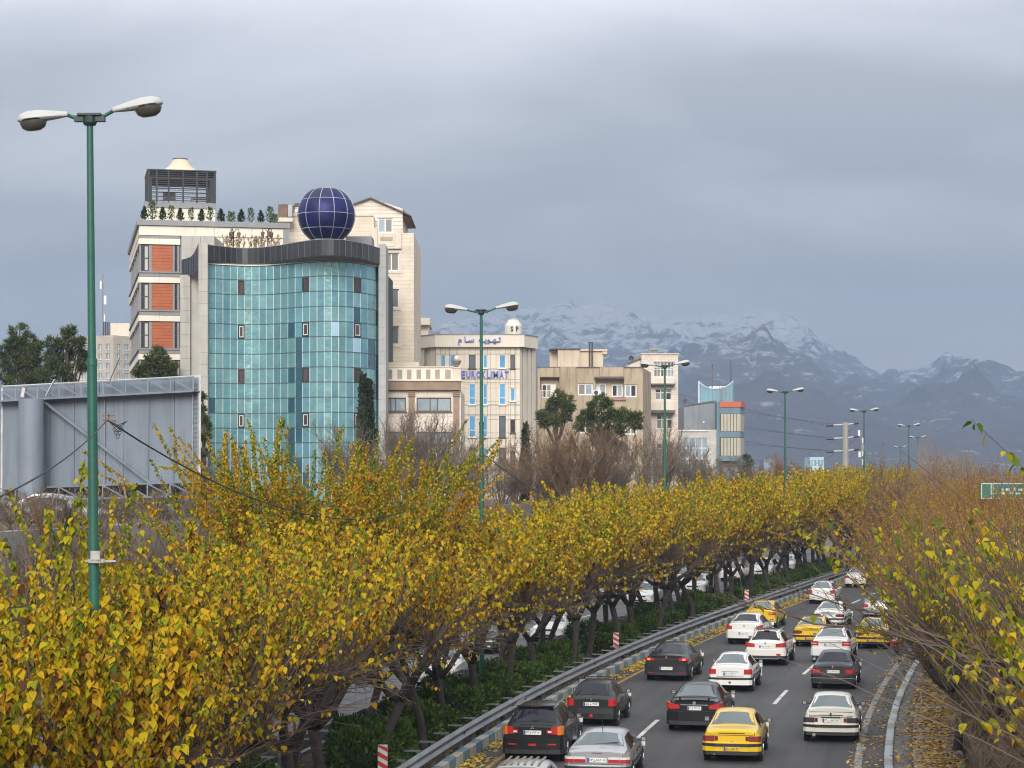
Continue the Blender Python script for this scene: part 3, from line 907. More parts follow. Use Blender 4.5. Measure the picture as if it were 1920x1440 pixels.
    mb = MB(); mb.box(u0, u1, 2.6, 9, 0, B.uw(360, 505, 2.6)[1]); mb.build('recess_wall', m_greyl, o)
    pylon(340, 376, 442, 172.5, 6.0, m_greyl, 1.0)
    pylon(376.2, 402, 442, 172.5, 6.0, m_greyl, 1.0)
    # small swept fascia at the side
    sx = np.linspace(340, 372, 8)
    for i in range(7):
        xa, xb = sx[i], sx[i + 1]
        da, db = 170.6 - 4.2 * (i / 7.) ** 1.2, 170.6 - 4.2 * ((i + 1) / 7.) ** 1.2
        ya, yb = np.interp([xa, xb], [340, 350, 358, 365, 372], [487, 484.5, 481, 473, 456]); za, zb2 = np.interp([xa, xb], [340, 355, 365, 372], [516, 516, 513, 508])
        f = lambda x, y, d: Vector(((x - XC) / F * d - B.X0, d - B.Y0, HC + (YH - y) / F * d - GZ))
        mb = MB(); V = [f(xa + .25, za, da), f(xb - .25, zb2, db), f(xb - .25, yb, db), f(xa + .25, ya, da)]
        mb.add(V + [v + Vector((.05, .12, 0)) for v in V], [(0, 1, 2, 3), (5, 4, 7, 6), (0, 4, 5, 1), (1, 5, 6, 2), (2, 6, 7, 3), (3, 7, 4, 0)]); mb.build('fascia_panel', m_char, o)
    # grey plant room on the roof
    B.box('plant_room', m_grey, 648, 443, 697, 470, 6.0, 9.0)
    return B


GB = glass_building()


def globe():
    d = 168.0; r = 54.2 / F * d; c = P_ = Vector(((612 - XC) / F * d, d, HC + (YH - 403.5) / F * d))
    root = empty('globe', (c.x, c.y, c.z - r), 0, 'large dark blue panelled globe standing on the curved glass roof', 'globe')
    inv = Vector((0, 0, r))
    cols = [(.010, .011, .085), (.014, .016, .115), (.018, .026, .14), (.035, .035, .10), (.035, .065, .15)]
    gms = [M('globe_%s' % n, k, .5, .1, 1, metal=.55, dirt=(.05, .05, .09), dirt_amt=.35) for n, k in zip(('navy', 'indigo', 'blue', 'plum', 'steel_blue'), cols)]
    ribm = M('globe_rib', (.42, .47, .52), .35, .06, 1, metal=.7)
    rnd = random.Random(5)
    pt = lambda la, lo, rr: inv + Vector((math.cos(la) * math.sin(lo), -math.cos(la) * math.cos(lo), math.sin(la))) * rr
    off = R(-9.5)
    for j, (a, b_) in enumerate(((-80, -60), (-60, -30), (-30, 0), (0, 30), (30, 61))):
        for k in range(12):
            mb = MB(); n = 4
            lo0, lo1 = off + R(30 * k + .7), off + R(30 * k + 29.3)
            vs = [pt(R(a + .6 + (b_ - a - 1.2) * q / n), lo0 + (lo1 - lo0) * p / n, r) for q in range(n + 1) for p in range(n + 1)]
            fs = [(q * (n + 1) + p, q * (n + 1) + p + 1, (q + 1) * (n + 1) + p + 1, (q + 1) * (n + 1) + p) for q in range(n) for p in range(n)]
            mb.add(vs, fs)
            mt = rnd.choice(gms[:3]) if j < 4 else rnd.choice([gms[3], gms[4], gms[1], gms[0]])
            if j in (1, 2): mt = rnd.choice(gms[:2])  # lower panels darker, upper lighter: the globe's reflections put into panel colours
            mb.build('globe_panel', mt, root, smooth=True)
    mb = MB()
    vs = [pt(R(62), off + R(30 * k), r) for k in range(12)] + [pt(R(90), 0, r)]
    mb.add(vs, [(k, (k + 1) % 12, 12) for k in range(12)]); mb.build('cap', M('globe_cap', (.16, .25, .22), .3, .1, 1, metal=.4), root)
    for k in range(12):
        mb = MB(); mb.tube([pt(R(-80 + 71 * 2 * q / 22.), off + R(30 * k), r * 1.004) for q in range(23)], .035, 4); mb.build('rib', ribm, root)
    for a in (-60, -30, 0, 30, 61):
        mb = MB(); mb.tube([pt(R(a), off + R(15 * q), r * 1.003) for q in range(25)], .03, 4, cap=False); mb.build('rib', ribm, root)
    mb = MB(); mb.lathe([(r * .985, 0), (r * .985, .01)], 4); mb = MB()
    mb.lathe([(.7, -.35), (.7, .35)], 16); mb.build('pedestal', m_grey, root)
    mb = MB(); vs = []; n = 20
    for q in range(11):
        for p in range(n): vs.append(pt(R(-90 + 18 * q), 2 * math.pi * p / n, r * .975))
    mb.add(vs, [(q * n + p, q * n + (p + 1) % n, (q + 1) * n + (p + 1) % n, (q + 1) * n + p) for q in range(10) for p in range(n)])
    mb.build('inner_shell', M('globe_inside', (.02, .02, .03), .8), root, smooth=True)


globe()


def garden_lamp(x, y, d, label, n):
    b = P(x, y, d)
    root = empty('garden_lamp', b, 0, label, 'lamp', 'black garden lamps on the roof terrace')
    mb = MB(); mb.tube([(0, 0, 0), (0, 0, 1.25)], .05, 6); mb.build('post', m_char, root)
    for k in range(3):
        a = R(120 * k + 10 + 40 * n); dx, dy = math.cos(a) * .42, math.sin(a) * .42
        mb = MB(); mb.tube([(0, 0, 1.1), (dx * .5, dy * .5, 1.45), (dx, dy, 1.4), (dx, dy, 1.2)], .03, 5); mb.build('arm', m_char, root)
        mb = MB(); mb.lathe([(.09, .7), (.15, 1.05), (.17, 1.12), (.03, 1.25)], 6, (dx, dy, 0)); mb.build('lantern', m_rust, root)


def P(x, y, d): return Vector(((x - XC) / F * d, d, HC + (YH - y) / F * d))


garden_lamp(438, 463, 172.5, 'three armed black garden lamp left on the terrace behind the dark parapet', 0)
garden_lamp(502, 462, 172.5, 'three armed black garden lamp on the terrace nearest the antenna mast', 1)


# ---------------------------------------------------------------- white building with orange shutters
def orange_building():
    B = Bld('shuttered_building', 261, 178, 12, 'white stone building with orange shutter panels and a planted roof terrace')
    o = B.o
    m_or = M('orange_board', (0.39, 0.105, 0.035), .6, .1, 1.2, bump=.05, objvar=.06)
    u1 = B.uw(541, 470)[0]; ur = B.uw(338, 500)[0]
    wt_ = B.uw(262, 412)[1]
    D = 25.0
    mb = MB(); mb.box(.25, u1 - .05, .3, D, 0, wt_ - .1); mb.build('core', m_grey, o)
    # coping
    wc = B.uw(262, 422)[1]
    mb = MB(); mb.box(-.18, u1 + .1, -.18, .35, wc, wt_); mb.box(-.18, .35, .35, D, wc, wt_ - .003); mb.build('coping', m_grey, o)
    def band(ya, yb, mat, v, name, ua=0.0, ub=None, np_=4):
        wa, wb = B.uw(262, yb)[1], B.uw(262, ya)[1]
        ub = ub if ub is not None else ur
        n = max(1, int((ub - ua) / 1.5))
        for k in range(n):
            mb = MB(); mb.box(ua + (ub - ua) * k / n + .008, ua + (ub - ua) * (k + 1) / n - .008, v, .29, wa + .008, wb - .008); mb.build(name, mat, o)
        ns = 9
        for k in range(ns):   # the long left side
            mb = MB(); mb.box(v, .24, .3 + (D - .3) * k / ns + .01, .3 + (D - .3) * (k + 1) / ns - .01, wa + .008, wb - .008); mb.build(name, mat, o)
    band(422.5, 440.5, m_creamw, 0, 'cladding_panel', 0, u1)
    # right-hand upper wall behind the terrace
    mb = MB(); wa, wb = B.uw(262, 475)[1], B.uw(262, 441)[1]
    n = 9
    for k in range(n):
        a, c = ur + 1.6 + (u1 - ur - 1.6) * k / n, ur + 1.6 + (u1 - ur - 1.6) * (k + 1) / n
        mb = MB(); mb.box(a + .01, c - .01, .1, .29, wa, wb - .01); mb.build('cladding_panel', m_creamw, o)
    B.box('corner_post', m_grey, 531, 421, 541, 480, -.06, .6)
    m_curt = glass_mat('white_curtained_glass', (0.50, 0.49, 0.45), .1, spec=.6, objvar=.1)
    for k in range(6):
        y0 = 441 + 72.2 * k
        if k: band(y0 - 2, y0 + 5.0, m_grey, .02, 'grey_band')
        else: band(y0, y0 + 5.5, m_grey, .02, 'grey_band')
        band(y0 + 5.5, y0 + 16.5, m_creamw, -.05, 'cladding_panel')
        if y0 + 66 > 880: break
        yt, yb = y0 + 18, y0 + 67
        wa, wb = B.uw(262, yb)[1], B.uw(262, yt)[1]
        # storey: window, orange shutter, side light
        r = lambda xa, xb: (B.uw(xa, 486)[0], B.uw(xb, 486)[0], wa, wb)
        mb = MB()
        for xa, xb in ((261.5, 264.5), (279.5, 284.5), (324, 327.5), (332.5, 336)):
            u0_, u1_, _, _ = r(xa, xb); mb.box(u0_, u1_, .03, .29, wa, wb)
        mb.build('pier', m_grey, o)
        B.window(r(264.5, 279.5), m_darkframe, m_curt, (1, 1.6), (1, 1), v=.12, fw=.09, gmats=[m_glassd, m_glassd, m_curt, m_curt])
        B.window(r(327.5, 332.5), m_darkframe, m_glassd, (1,), (1, 1), v=.14, fw=.06)
        a, c, _, _ = r(284.5, 324)
        sh = MB(); sh.box(a, c, .14, .20, wa, wb); so = sh.build('shutter', m_grey, o)
        for q in range(8):
            for h in range(2):
                ua, ub = a + (c - a) * h / 2, a + (c - a) * (h + 1) / 2
                b2 = MB(); b2.box(ua + .004, ub - .004, .08 + random.uniform(0, .006), .139, wa + (wb - wa) * q / 8 + .012, wa + (wb - wa) * (q + 1) / 8 - .006); b2.build('board', m_or, so)
        # left side: piers and windows seen in a sliver
        for q in range(6):
            vv = 1.2 + q * 4.0
            mb = MB(); mb.box(.06, .24, vv, vv + 1.2, wa, wb); mb.build('pier', m_grey, o)
            mb = MB(); mb.box(.16, .24, vv + 1.22, vv + 3.98, wa, wb); mb.build('side_window', m_glassd if q % 2 else m_curt, o)
        band(y0 + 67, y0 + 70.2, m_grey, -.08, 'grey_band')
    band(441 + 69.5, 441 + 70.5, m_grey, -.05, 'grey_band') if 0 else None
    return B


OB = orange_building()


def roof_pavilion():
    B = Bld('roof_pavilion', 279, 181.5, 12, 'dark louvred roof pavilion with a cream tent top on the white building', 'pavilion', gz=HC + (YH - 412) / F * 181.5)
    o = B.o
    W = B.uw(402.5, 350)[0]; D = W * 1.0
    wf = lambda y: B.uw(300, y)[1]
    m_slat = M('slat_metal', (.05, .052, .056), .45, .1, 2, metal=.3)
    mb = MB(); mb.box(-.25, W + .05, .1, D, 0, wf(389)); mb.build('base', m_creamw, o)
    mb = MB(); mb.box(-.35, W + .1, 0, D + .1, wf(389) + .003, wf(378)); mb.build('base_band', m_grey, o)
    za, zb = wf(378) + .003, wf(317.5)
    for (u, v) in ((0, 0), (W, 0), (0, D), (W, D), (W * .3, 0), (W * .52, 0), (W * .73, 0), (W * .12, .0), (W * .88, 0)):
        mb = MB(); mb.box(u - .07, u + .07, v - .07, v + .07, za, zb - .02); mb.build('post', m_char, o)
    n = 15
    for k in range(n):
        w = za + .12 + (zb - za - .3) * k / (n - 1)
        big = w > za + (zb - za) * .0
        mb = MB(); mb.box(-.1, W + .1, -.13, -.09, w - .022, w + .022); mb.build('slat', m_slat, o)
        mb = MB(); mb.box(W + .08, W + .12, -.1, D, w - .05, w + .05); mb.build('slat', m_slat, o)
        mb = MB(); mb.box(-.12, -.08, -.1, D, w - .05, w + .05); mb.build('slat', m_slat, o)
        if k % 2 == 0:
            mb = MB(); mb.box(-.1, W + .1, D + .02, D + .06, w - .025, w + .025); mb.build('slat', m_slat, o)
    # dark side screens close to the corners
    for (a, c) in ((.05, W * .05), (W * .93, W - .05)):
        mb = MB(); mb.box(a, c, .15, D * .9, za, zb - .6); mb.build('screen', m_slat, o)
    mb = MB(); mb.box(-.15, W + .15, -.16, D + .12, zb - .08, zb); mb.build('roof_frame', m_char, o)
    mb = MB(); mb.box(.1, W - .1, .1, D - .1, zb - .75, zb - .70); mb.build('ceiling', M('brown_ceiling', (.16, .11, .085), .8), o)
    # tensile tent: fluted concave cone
    c = (W * .5, D * .45); vs = []; fs = []; ns = 32
    prof = [(2.45, 0), (1.85, .12), (1.35, .34), (1.0, .62), (.78, .92), (.66, 1.18), (.62, 1.30)]
    k_ = (wf(290) - zb) / 1.30
    for (r, h) in prof:
        for q in range(ns):
            a = 2 * math.pi * q / ns; rr = r * (1 + (.035 if q % 2 else -.02)); vs.append((c[0] + rr * math.cos(a), c[1] + rr * math.sin(a), zb + h * k_))
    for i in range(len(prof) - 1):
        for q in range(ns): fs.append((i * ns + q, i * ns + (q + 1) % ns, (i + 1) * ns + (q + 1) % ns, (i + 1) * ns + q))
    mb = MB(); mb.add(vs, fs); mb.build('tent', M('cream_canvas', (.62, .52, .39), .85, .08, 1.0), o, smooth=True, sharp=60)
    mb = MB(); mb.lathe([(.66, zb + 1.29 * k_), (.66, zb + 1.36 * k_)], 20, (c[0], c[1], 0)); mb.build('tent_ring', m_char, o)
    # what stands inside
    for (u, v, w_, h, lab) in ((W * .25, D * .6, 1.0, 1.3, 'white garden chairs seen inside the louvred pavilion'), (W * .68, D * .55, 1.4, 1.2, 'pale garden table seen inside the louvred pavilion')):
        rt = empty('garden_chair' if 'chair' in lab else 'garden_table', o.matrix_world @ Vector((u, v, za)) if False else (B.X0 + u * B.c - v * B.s, B.Y0 + u * B.s + v * B.c, B.gz + za), R(12), lab, 'furniture')
        mb = MB()
        for (a, c2) in ((0, 0), (w_, 0), (0, .8), (w_, .8)): mb.box(a, a + .08, c2, c2 + .08, 0, h if c2 > .5 and 'chair' in lab else .7)
        mb.build('legs' if 0 else 'leg_frame', m_white, rt)
        mb = MB(); mb.box(0, w_ + .08, 0, .88, .7, .8); mb.build('seat' if 'chair' in lab else 'table_top', m_white, rt)
        if 'chair' in lab:
            mb = MB(); mb.box(.09, w_ - .01, .8, .86, .85, h); mb.build('backrest', m_white, rt)


roof_pavilion()


# ---------------------------------------------------------------- tall cream building behind the globe
def cream_building():
    B = Bld('cream_tower', 541, 184, 0, 'tall cream stone building with a gabled penthouse behind the blue globe')
    o = B.o
    m_co = courses_mat('cream_courses', (.68, .59, .475), (.46, .39, .31), 1.9, .33, .75, .05)
    m_si = courses_mat('pink_siding', (.70, .61, .54), (.33, .29, .26), 30, .34, .7, .02, .02, .8)
    uR = B.uw(776, 500)[0]
    holes = []
    wr = []
    for y0, y1 in ((474, 508), (542, 577), (611, 646), (680, 714)):
        r = B.rect(721.5, y0, 748, y1); holes.append(r); wr.append(r)
    top = B.uw(760, 437)[1]; u7 = B.uw(700, 437)[0]
    B.facade('front_wall', m_co, (u7, uR, 0, top), holes, depth=.3)
    mb = MB(); mb.box(u7, uR, .302, 14, 0, top - .01); mb.build('core', m_co, o)
    for r in wr:
        B.window(r, m_white, m_glassg, (1, 1.2), (1,), v=.16, fw=.10)
        mb = MB(); a, c, e, f = r
        mb.box(a - .22, c + .22, -.05, -.002, f, f + .2); mb.box(a - .22, c + .22, -.05, -.002, e - .22, e); mb.box(c + .002, c + .22, -.05, -.002, e + .002, f - .002)
        mb.build('window_surround', m_cream, o)
    # lower middle body left of the wing
    wm = B.uw(620, 440)[1]
    mb = MB(); mb.box(0, u7 - .01, .6, 14, 0, B.uw(560, 405, .6)[1]); mb.build('middle_wall', m_co, o)
    mb = MB(); mb.box(0, u7 - .01, .5, .7, B.uw(560, 405, .6)[1] + .002, B.uw(560, 400, .6)[1]); mb.build('parapet', m_cream, o)
    # terrace parapet with piers
    for x in (696, 741):
        B.box('parapet_pier', m_cream, x, 427, x + 11.5, 465, -.25, .4)
    B.box('parapet_panel', m_cream, 708, 438, 740.6, 462, -.1, .2)
    B.box('parapet_inset', M('inset_stone', (.40, .33, .27), .8), 713, 444, 736, 451, -.13, -.1)
    B.box('parapet_ledge', m_cream, 700, 462.5, 752, 466, -.3, .3)
    B.box('parapet', m_cream, 655, 436.5, 695.6, 470, -.1, .3)
    # gabled house
    v = 2.2
    ul, ur_ = B.uw(628, 400, v)[0], B.uw(755, 400, v)[0]
    we = B.uw(755, 391, v)[1]; wa = B.uw(695, 371, v)[1]; ua = B.uw(695, 371, v)[0]; wl = we + .05; wb = B.uw(700, 440, v)[1]
    hs = [B.rect(664, 409, 692.5, 435, v), B.rect(708, 409, 736.5, 436.5, v)]
    B.facade('penthouse_wall', m_si, (ul, ur_, wb - .5, we - .3), hs, v=v, depth=.25)
    mb = MB(); mb.prism_y([(ul, we - .3), (ur_, we - .3), (ur_, we), (ua, wa), (ul, we - .15)], v, v + 9); mb.build('gable', m_si, o)
    mb = MB(); mb.box(ul, ur_, v + .26, v + 9, wb - .5, we - .31); mb.build('penthouse_core', m_si, o)
    for r in hs: B.window(r, m_white, m_glassg, (1, 1), (1,), v=v + .1, fw=.11, gmats=[m_glasssky, m_glassg])
    m_dk = M('dark_roof_sheet', (.10, .085, .08), .7)
    e0 = B.uw(771, 404, v); l0 = (ul - 1.0, we - .55)
    mb = MB()
    mb.prism_y([(ua, wa + .02), (e0[0], e0[1]), (e0[0], e0[1] - .10), (ua, wa - .09)], v - .35, v + 9.2)
    mb.build('roof_slope', m_dk, o)
    mb = MB(); mb.prism_y([(l0[0], l0[1]), (ua - .002, wa + .02), (ua - .002, wa - .09), (l0[0], l0[1] - .1)], v - .35, v + 9.2); mb.build('roof_slope', m_dk, o)
    mb = MB(); mb.prism_y([(ur_ + .003, we - .75), (e0[0] - .05, e0[1] - .12), (ur_ + .003, we - .06)], v + .3, v + 8.8); mb.build('eave_soffit', M('soffit_board', (.12, .09, .07), .8), o)
    # smaller gable left of the globe
    v2 = 1.2
    a0, a1 = B.uw(549, 400, v2)[0], B.uw(600, 400, v2)[0]
    mb = MB(); mb.prism_y([(a0, B.uw(549, 440, v2)[1]), (a1, B.uw(549, 440, v2)[1]), (a1, B.uw(600, 384, v2)[1]), (B.uw(553, 385, v2)[0], B.uw(553, 385, v2)[1]), (a0, B.uw(549, 402, v2)[1])], v2, 8); mb.build('side_gable', m_si, o)
    mb = MB(); p, q = B.uw(547, 408, v2), B.uw(552.5, 384.3, v2); t = B.uw(602, 383.5, v2)
    mb.bar((p[0], v2 - .05, p[1]), (q[0], v2 - .05, q[1]), .14, .3); mb.bar((q[0], v2 - .05, q[1]), (t[0], v2 - .05, t[1]), .1, .3); mb.build('roof_edge', m_dk, o)
    return B


CB = cream_building()

# roof clutter near it
ac = empty('air_cooler', P(533.5, 408, 183.0) - Vector((0, 0, 0)), 0, 'rusty brown evaporative cooler on the roof left of the globe', 'cooler')
b = MB(); b.box(-.55, .25, 0, .9, .0, 1.15); b.build('cooler_box', m_rust, ac)
b = MB(); b.box(.27, .62, .1, .8, .1, 1.1); b.build('cooler_side', m_galv, ac)
b = MB(); b.box(-.6, .7, -.05, .95, -.35, -.002); b.build('stand', m_cream, ac)
am = empty('antenna_mast', P(547, 408, 186), 0, 'thin antenna mast on the roof left of the globe', 'antenna')
b = MB(); b.tube([(0, 0, -.6), (0, 0, 4.6)], [.03, .012], 5); b.build('mast', m_galv, am)
b = MB(); b.bar((-.16, 0, 4.0), (.16, 0, 4.0), .02); b.bar((-.12, 0, 4.25), (.12, 0, 4.25), .02); b.build('crossbar', m_galv, am)


# ---------------------------------------------------------------- low building with brown pilasters
def pilaster_building():
    B = Bld('pilaster_building', 719, 174, 0, 'cream building with brown pilasters, cornice and a corner urn')
    o = B.o
    m_w = courses_mat('pale_courses', (.69, .61, .52), (.40, .35, .29), 2.4, .55, .75, .05)
    m_br = M('brown_marble', (.27, .185, .125), .55, .28, .9, bump=.05)
    uR = B.uw(864, 760)[0]
    rows = [(745.5, 771.7), (809.5, 834), (874, 898)]
    holes = []; W = []
    for y0, y1 in rows:
        for xa, xb, p in ((722, 761.3, (1, 1, 2.1)), (781, 846, (1.85, 1.05, 1.85))):
            r = B.rect(xa, y0, xb, y1); holes.append(r); W.append((r, p))
    wc = B.uw(800, 731)[1]
    B.facade('front_wall', m_w, (0, uR, 0, wc), holes, depth=.3)
    for r, p in W: B.window(r, M('brown_window_frame', (.10, .075, .06), .5), m_glasssky, p, (1,), v=.14, fw=.09, sill=True)
    mb = MB(); mb.box(0, uR, .302, 14, 0, wc); mb.build('core', m_w, o)
    B.box('cornice', m_br, 718, 715.5, 863.5, 731, -.45, 1.0)
    mb = MB(); r = B.rect(718, 713.2, 864, 715.2); mb.box(r[0], r[1] + .1, -.55, 1.0, r[2], r[3]); mb.build('cornice_cap', m_cream, o)
    for x in (766, 850):
        B.box('pilaster', m_br, x, 744, x + 11, 800, -.12, 0, down=True)
        B.box('capital', m_br, x - .5, 733.5, x + 11.5, 743.6, -.2, 0)
        for q in range(3):
            B.box('capital_moulding', m_br, x - 1, 734.5 + 3.2 * q, x + 12, 735.8 + 3.2 * q, -.26, -.2)
    # parapet with beige insets
    B.box('parapet', m_creamw, 718, 689, 849, 713, -.25, .15)
    B.box('parapet_coping', m_cream, 718, 686.8, 849.5, 689, -.33, .2)
    for i, (xa, xb) in enumerate(((724, 735.5), (745, 754), (763, 771.4), (781, 789.4), (798.6, 807), (816, 824.5), (834.5, 845.3))):
        B.box('parapet_inset', m_grey if i == 0 else M('beige_inset', (.37, .31, .235), .75), xa, 693, xb, 711, -.27, -.252)
    B.box('corner_pier', m_cream, 849.2, 690, 864, 713, -.35, .6)
    B.box('corner_pier_cap', m_cream, 848.4, 688, 864.8, 690, -.42, .66)
    B.box('rear_block', m_cream, 718, 679, 785, 700, 3, 9)
    # urn
    u, w = B.uw(856.3, 688, .1)
    mb = MB(); mb.lathe([(.10, 0), (.16, .05), (.14, .12), (.26, .2), (.36, .42), (.40, .5), (.37, .53), (.30, .50)], 16, (u, .1, w)); mb.build('urn', m_br, o, smooth=True, sharp=40)
    mb = MB(); mb.lathe([(.02, 0), (.12, .03), (.19, .12), (.21, .21), (.19, .3), (.12, .39), (.02, .42)], 14, (u, .1, w + .5)); mb.build('ball', m_white, o, smooth=True)
    return B


PB = pilaster_building()


# ---------------------------------------------------------------- office with blue lettering
def sign_building():
    B = Bld('office_building', 817, 207, 0, 'cream panel clad office with blue lettering and narrow blue windows')
    o = B.o
    m_p = M('cream_panel', (.70, .63, .53), .7, .05, .5, bump=.06, streak=.18, dirt=(.40, .35, .28), objvar=.03)
    m_bl = glass_mat('sky_blue_blind', (.10, .33, .58), .15, spec=.7, objvar=.15)
    m_db = glass_mat('slate_glass', (.10, .13, .16), .08)
    uR = B.uw(975, 700)[0]
    wt_ = B.uw(900, 651)[1]
    H = []; wl = []
    def w_(xa, y0, xb, y1, m, rows=(1,)):
        r = B.rect(xa, y0, xb, y1); H.append(r); wl.append((r, m, rows))
    for xa, xb, m in ((826, 835.5, m_bl), (843, 855.5, m_bl), (879.2, 891.6, m_db), (905.5, 914, m_bl), (936, 948, m_bl), (957, 965, m_db)): w_(xa, 665, xb, 690.5, m)
    for y0, y1 in ((720, 758.6), (779.5, 819.7), (839.3, 879.5)):
        for i, (xa, xb) in enumerate(((879.2, 891.6), (905.5, 914), (936, 948))):
            w_(xa, y0, xb, y1, [m_bl, m_bl, m_bl, m_bl, m_bl, m_db, m_db, m_bl, m_db][i + 3 * int((y0 - 720) / 59)], (.32, .68))
    w_(957, 727.5, 966, 752.5, m_bl); w_(957, 786.5, 966, 811.5, m_glassd); w_(957, 846, 966, 871, m_db)
    us = [B.uw(x, 700)[0] for x in (817, 829, 842, 858, 870, 896, 920, 930, 953, 967.5, 975)]
    ws = [B.uw(900, y)[1] for y in (662, 693, 711.5, 717, 760, 777, 822, 836, 882)]
    B.facade('cladding_panel', m_p, (0, uR, 0, wt_), H, depth=.2, us=us, ws=ws, panel=True)
    mb = MB(); mb.box(0, uR, .2, 12, 0, wt_); mb.build('core', M('panel_joint', (.25, .22, .18), .9), o)
    for r, m, rows in wl: B.window(r, m_brownframe if m is not m_bl else m_white, m, (1,), rows, v=.10, fw=.07, sill=True)
    # chamfered corners with vertical flutes
    m_fl = M('fluted_stone', (.60, .545, .46), .75, .08, .5, streak=.25, dirt=(.33, .29, .24))
    p0 = (uR, 0.0); p1 = (B.uw(1004.5, 700, 3.2)[0], 3.2)
    n = 7
    for k in range(n):
        a = (p0[0] + (p1[0] - p0[0]) * k / n, p0[1] + (p1[1] - p0[1]) * k / n); c = (p0[0] + (p1[0] - p0[0]) * (k + 1) / n, p0[1] + (p1[1] - p0[1]) * (k + 1) / n)
        f = .12 if k % 2 else 0.0
        mb = MB(); mb.prism([(a[0] + .012 + f * .7, a[1] + f), (c[0] + f * .7, c[1] + f), (c[0] - .2, c[1] + .6), (a[0] - .2, a[1] + .6)], 0, wt_ - .01); mb.build('flute', m_fl, o)
    mb = MB(); mb.prism([(uR - .1, .3), (p1[0] - .05, p1[1] + .1), (p1[0] - .05, 12), (uR - .1, 12)], 0, wt_ - .02); mb.build('side_core', m_fl, o)
    q0 = (0.0, 0.0); q1 = (B.uw(776, 700, 3.0)[0], 3.0)
    n = 4
    for k in range(n):
        a = (q1[0] + (q0[0] - q1[0]) * k / n, q1[1] + (q0[1] - q1[1]) * k / n); c = (q1[0] + (q0[0] - q1[0]) * (k + 1) / n, q1[1] + (q0[1] - q1[1]) * (k + 1) / n)
        f = .35 if k % 2 == 0 else 0.0
        mb = MB(); mb.prism([(a[0], a[1] + f), (c[0] - .02, c[1] + f), (c[0] - .02, c[1] + 5), (a[0], a[1] + 5)], 0, wt_ - .01); mb.build('flute', m_fl, o)
    # deep parapet band following the chamfers
    wb = wt_ + .002; wtop = B.uw(900, 628.5)[1]
    e = .55
    c0 = (B.uw(815.5, 640, -e)[0], -e); c1 = (B.uw(983, 640, -e)[0], -e); c2 = (B.uw(1008.5, 640, 3.0)[0], 3.0); c3 = (B.uw(776, 640, 2.6)[0], 2.6)
    for name, a, c in (('parapet_band', c0, c1), ('parapet_band', c1, c2), ('parapet_band', c3, c0)):
        dx, dy = c[0] - a[0], c[1] - a[1]; l = math.hypot(dx, dy); nx, ny = -dy / l * .4, dx / l * .4
        mb = MB(); mb.prism([a, c, (c[0] + nx, c[1] + ny), (a[0] + nx, a[1] + ny)], wb, wtop); mb.build(name, m_p, o)
        mb = MB(); g_ = .06; mb.prism([(a[0] - nx * .15, a[1] - ny * .15), (c[0] - nx * .15, c[1] - ny * .15), (c[0] + nx, c[1] + ny), (a[0] + nx, a[1] + ny)], wtop + .002, wtop + .09); mb.build('coping', m_rust if 0 else m_grey, o)
    mb = MB(); mb.prism([(c0[0], .3), (c1[0] - .3, .3), (c2[0] - .4, 3.4), (c2[0] - .4, 12), (c3[0] + .4, 12), (c3[0] + .4, 3.0)], wb, wb + .3); mb.build('roof', m_roof, o)
    # lettering
    m_let = M('blue_letter', (.10, .15, .50), .45, .1, 2)
    def letters(body, xa, ya, xb, yb, v, name, bold):
        r = B.rect(xa, ya, xb, yb, v)
        w = r[1] - r[0]
        ob = link_mesh(name, text_mesh(body, m_let, w, r[3] - r[2], .14, bold), o); ob.location = (r[0], v, r[2])
    letters('\uFEE1 \uFE8E\u0640\uFEB3  \uFEEA\u0640\uFBFE\uFEEE\u0640\uFEEC\u0640\uFE97', 859, 630.8, 939, 647.5, -e - .002, 'lettering', .022)
    us_ = 865.0
    tot = 954.0 - 865.0
    wd = {'E': 1.0, 'U': 1.05, 'R': 1.0, 'O': 1.1, 'K': 1.05, 'L': .9, 'I': .26, 'M': 1.3, 'A': 1.1, 'T': 1.0}
    word = 'EUROKLIMAT'; unit = (tot - 9 * 1.6) / sum(wd[k] for k in word)
    for k in word:
        letters(k, us_, 695.2, us_ + unit * wd[k] * .96, 709.2, -.02, 'letter', .012 if k in 'MK' else .03); us_ += unit * wd[k] + 1.6
    # bulkhead left at the back
    B.box('roof_bulkhead', m_p, 776, 609, 803, 640, 6, 12); B.box('bulkhead_slab', m_p, 774, 596, 806, 608.8, 5.2, 12.5)
    B.box('bulkhead_opening', m_glassd, 777, 611, 786, 624, 5.9, 6.0)
    return B


SB = sign_building()


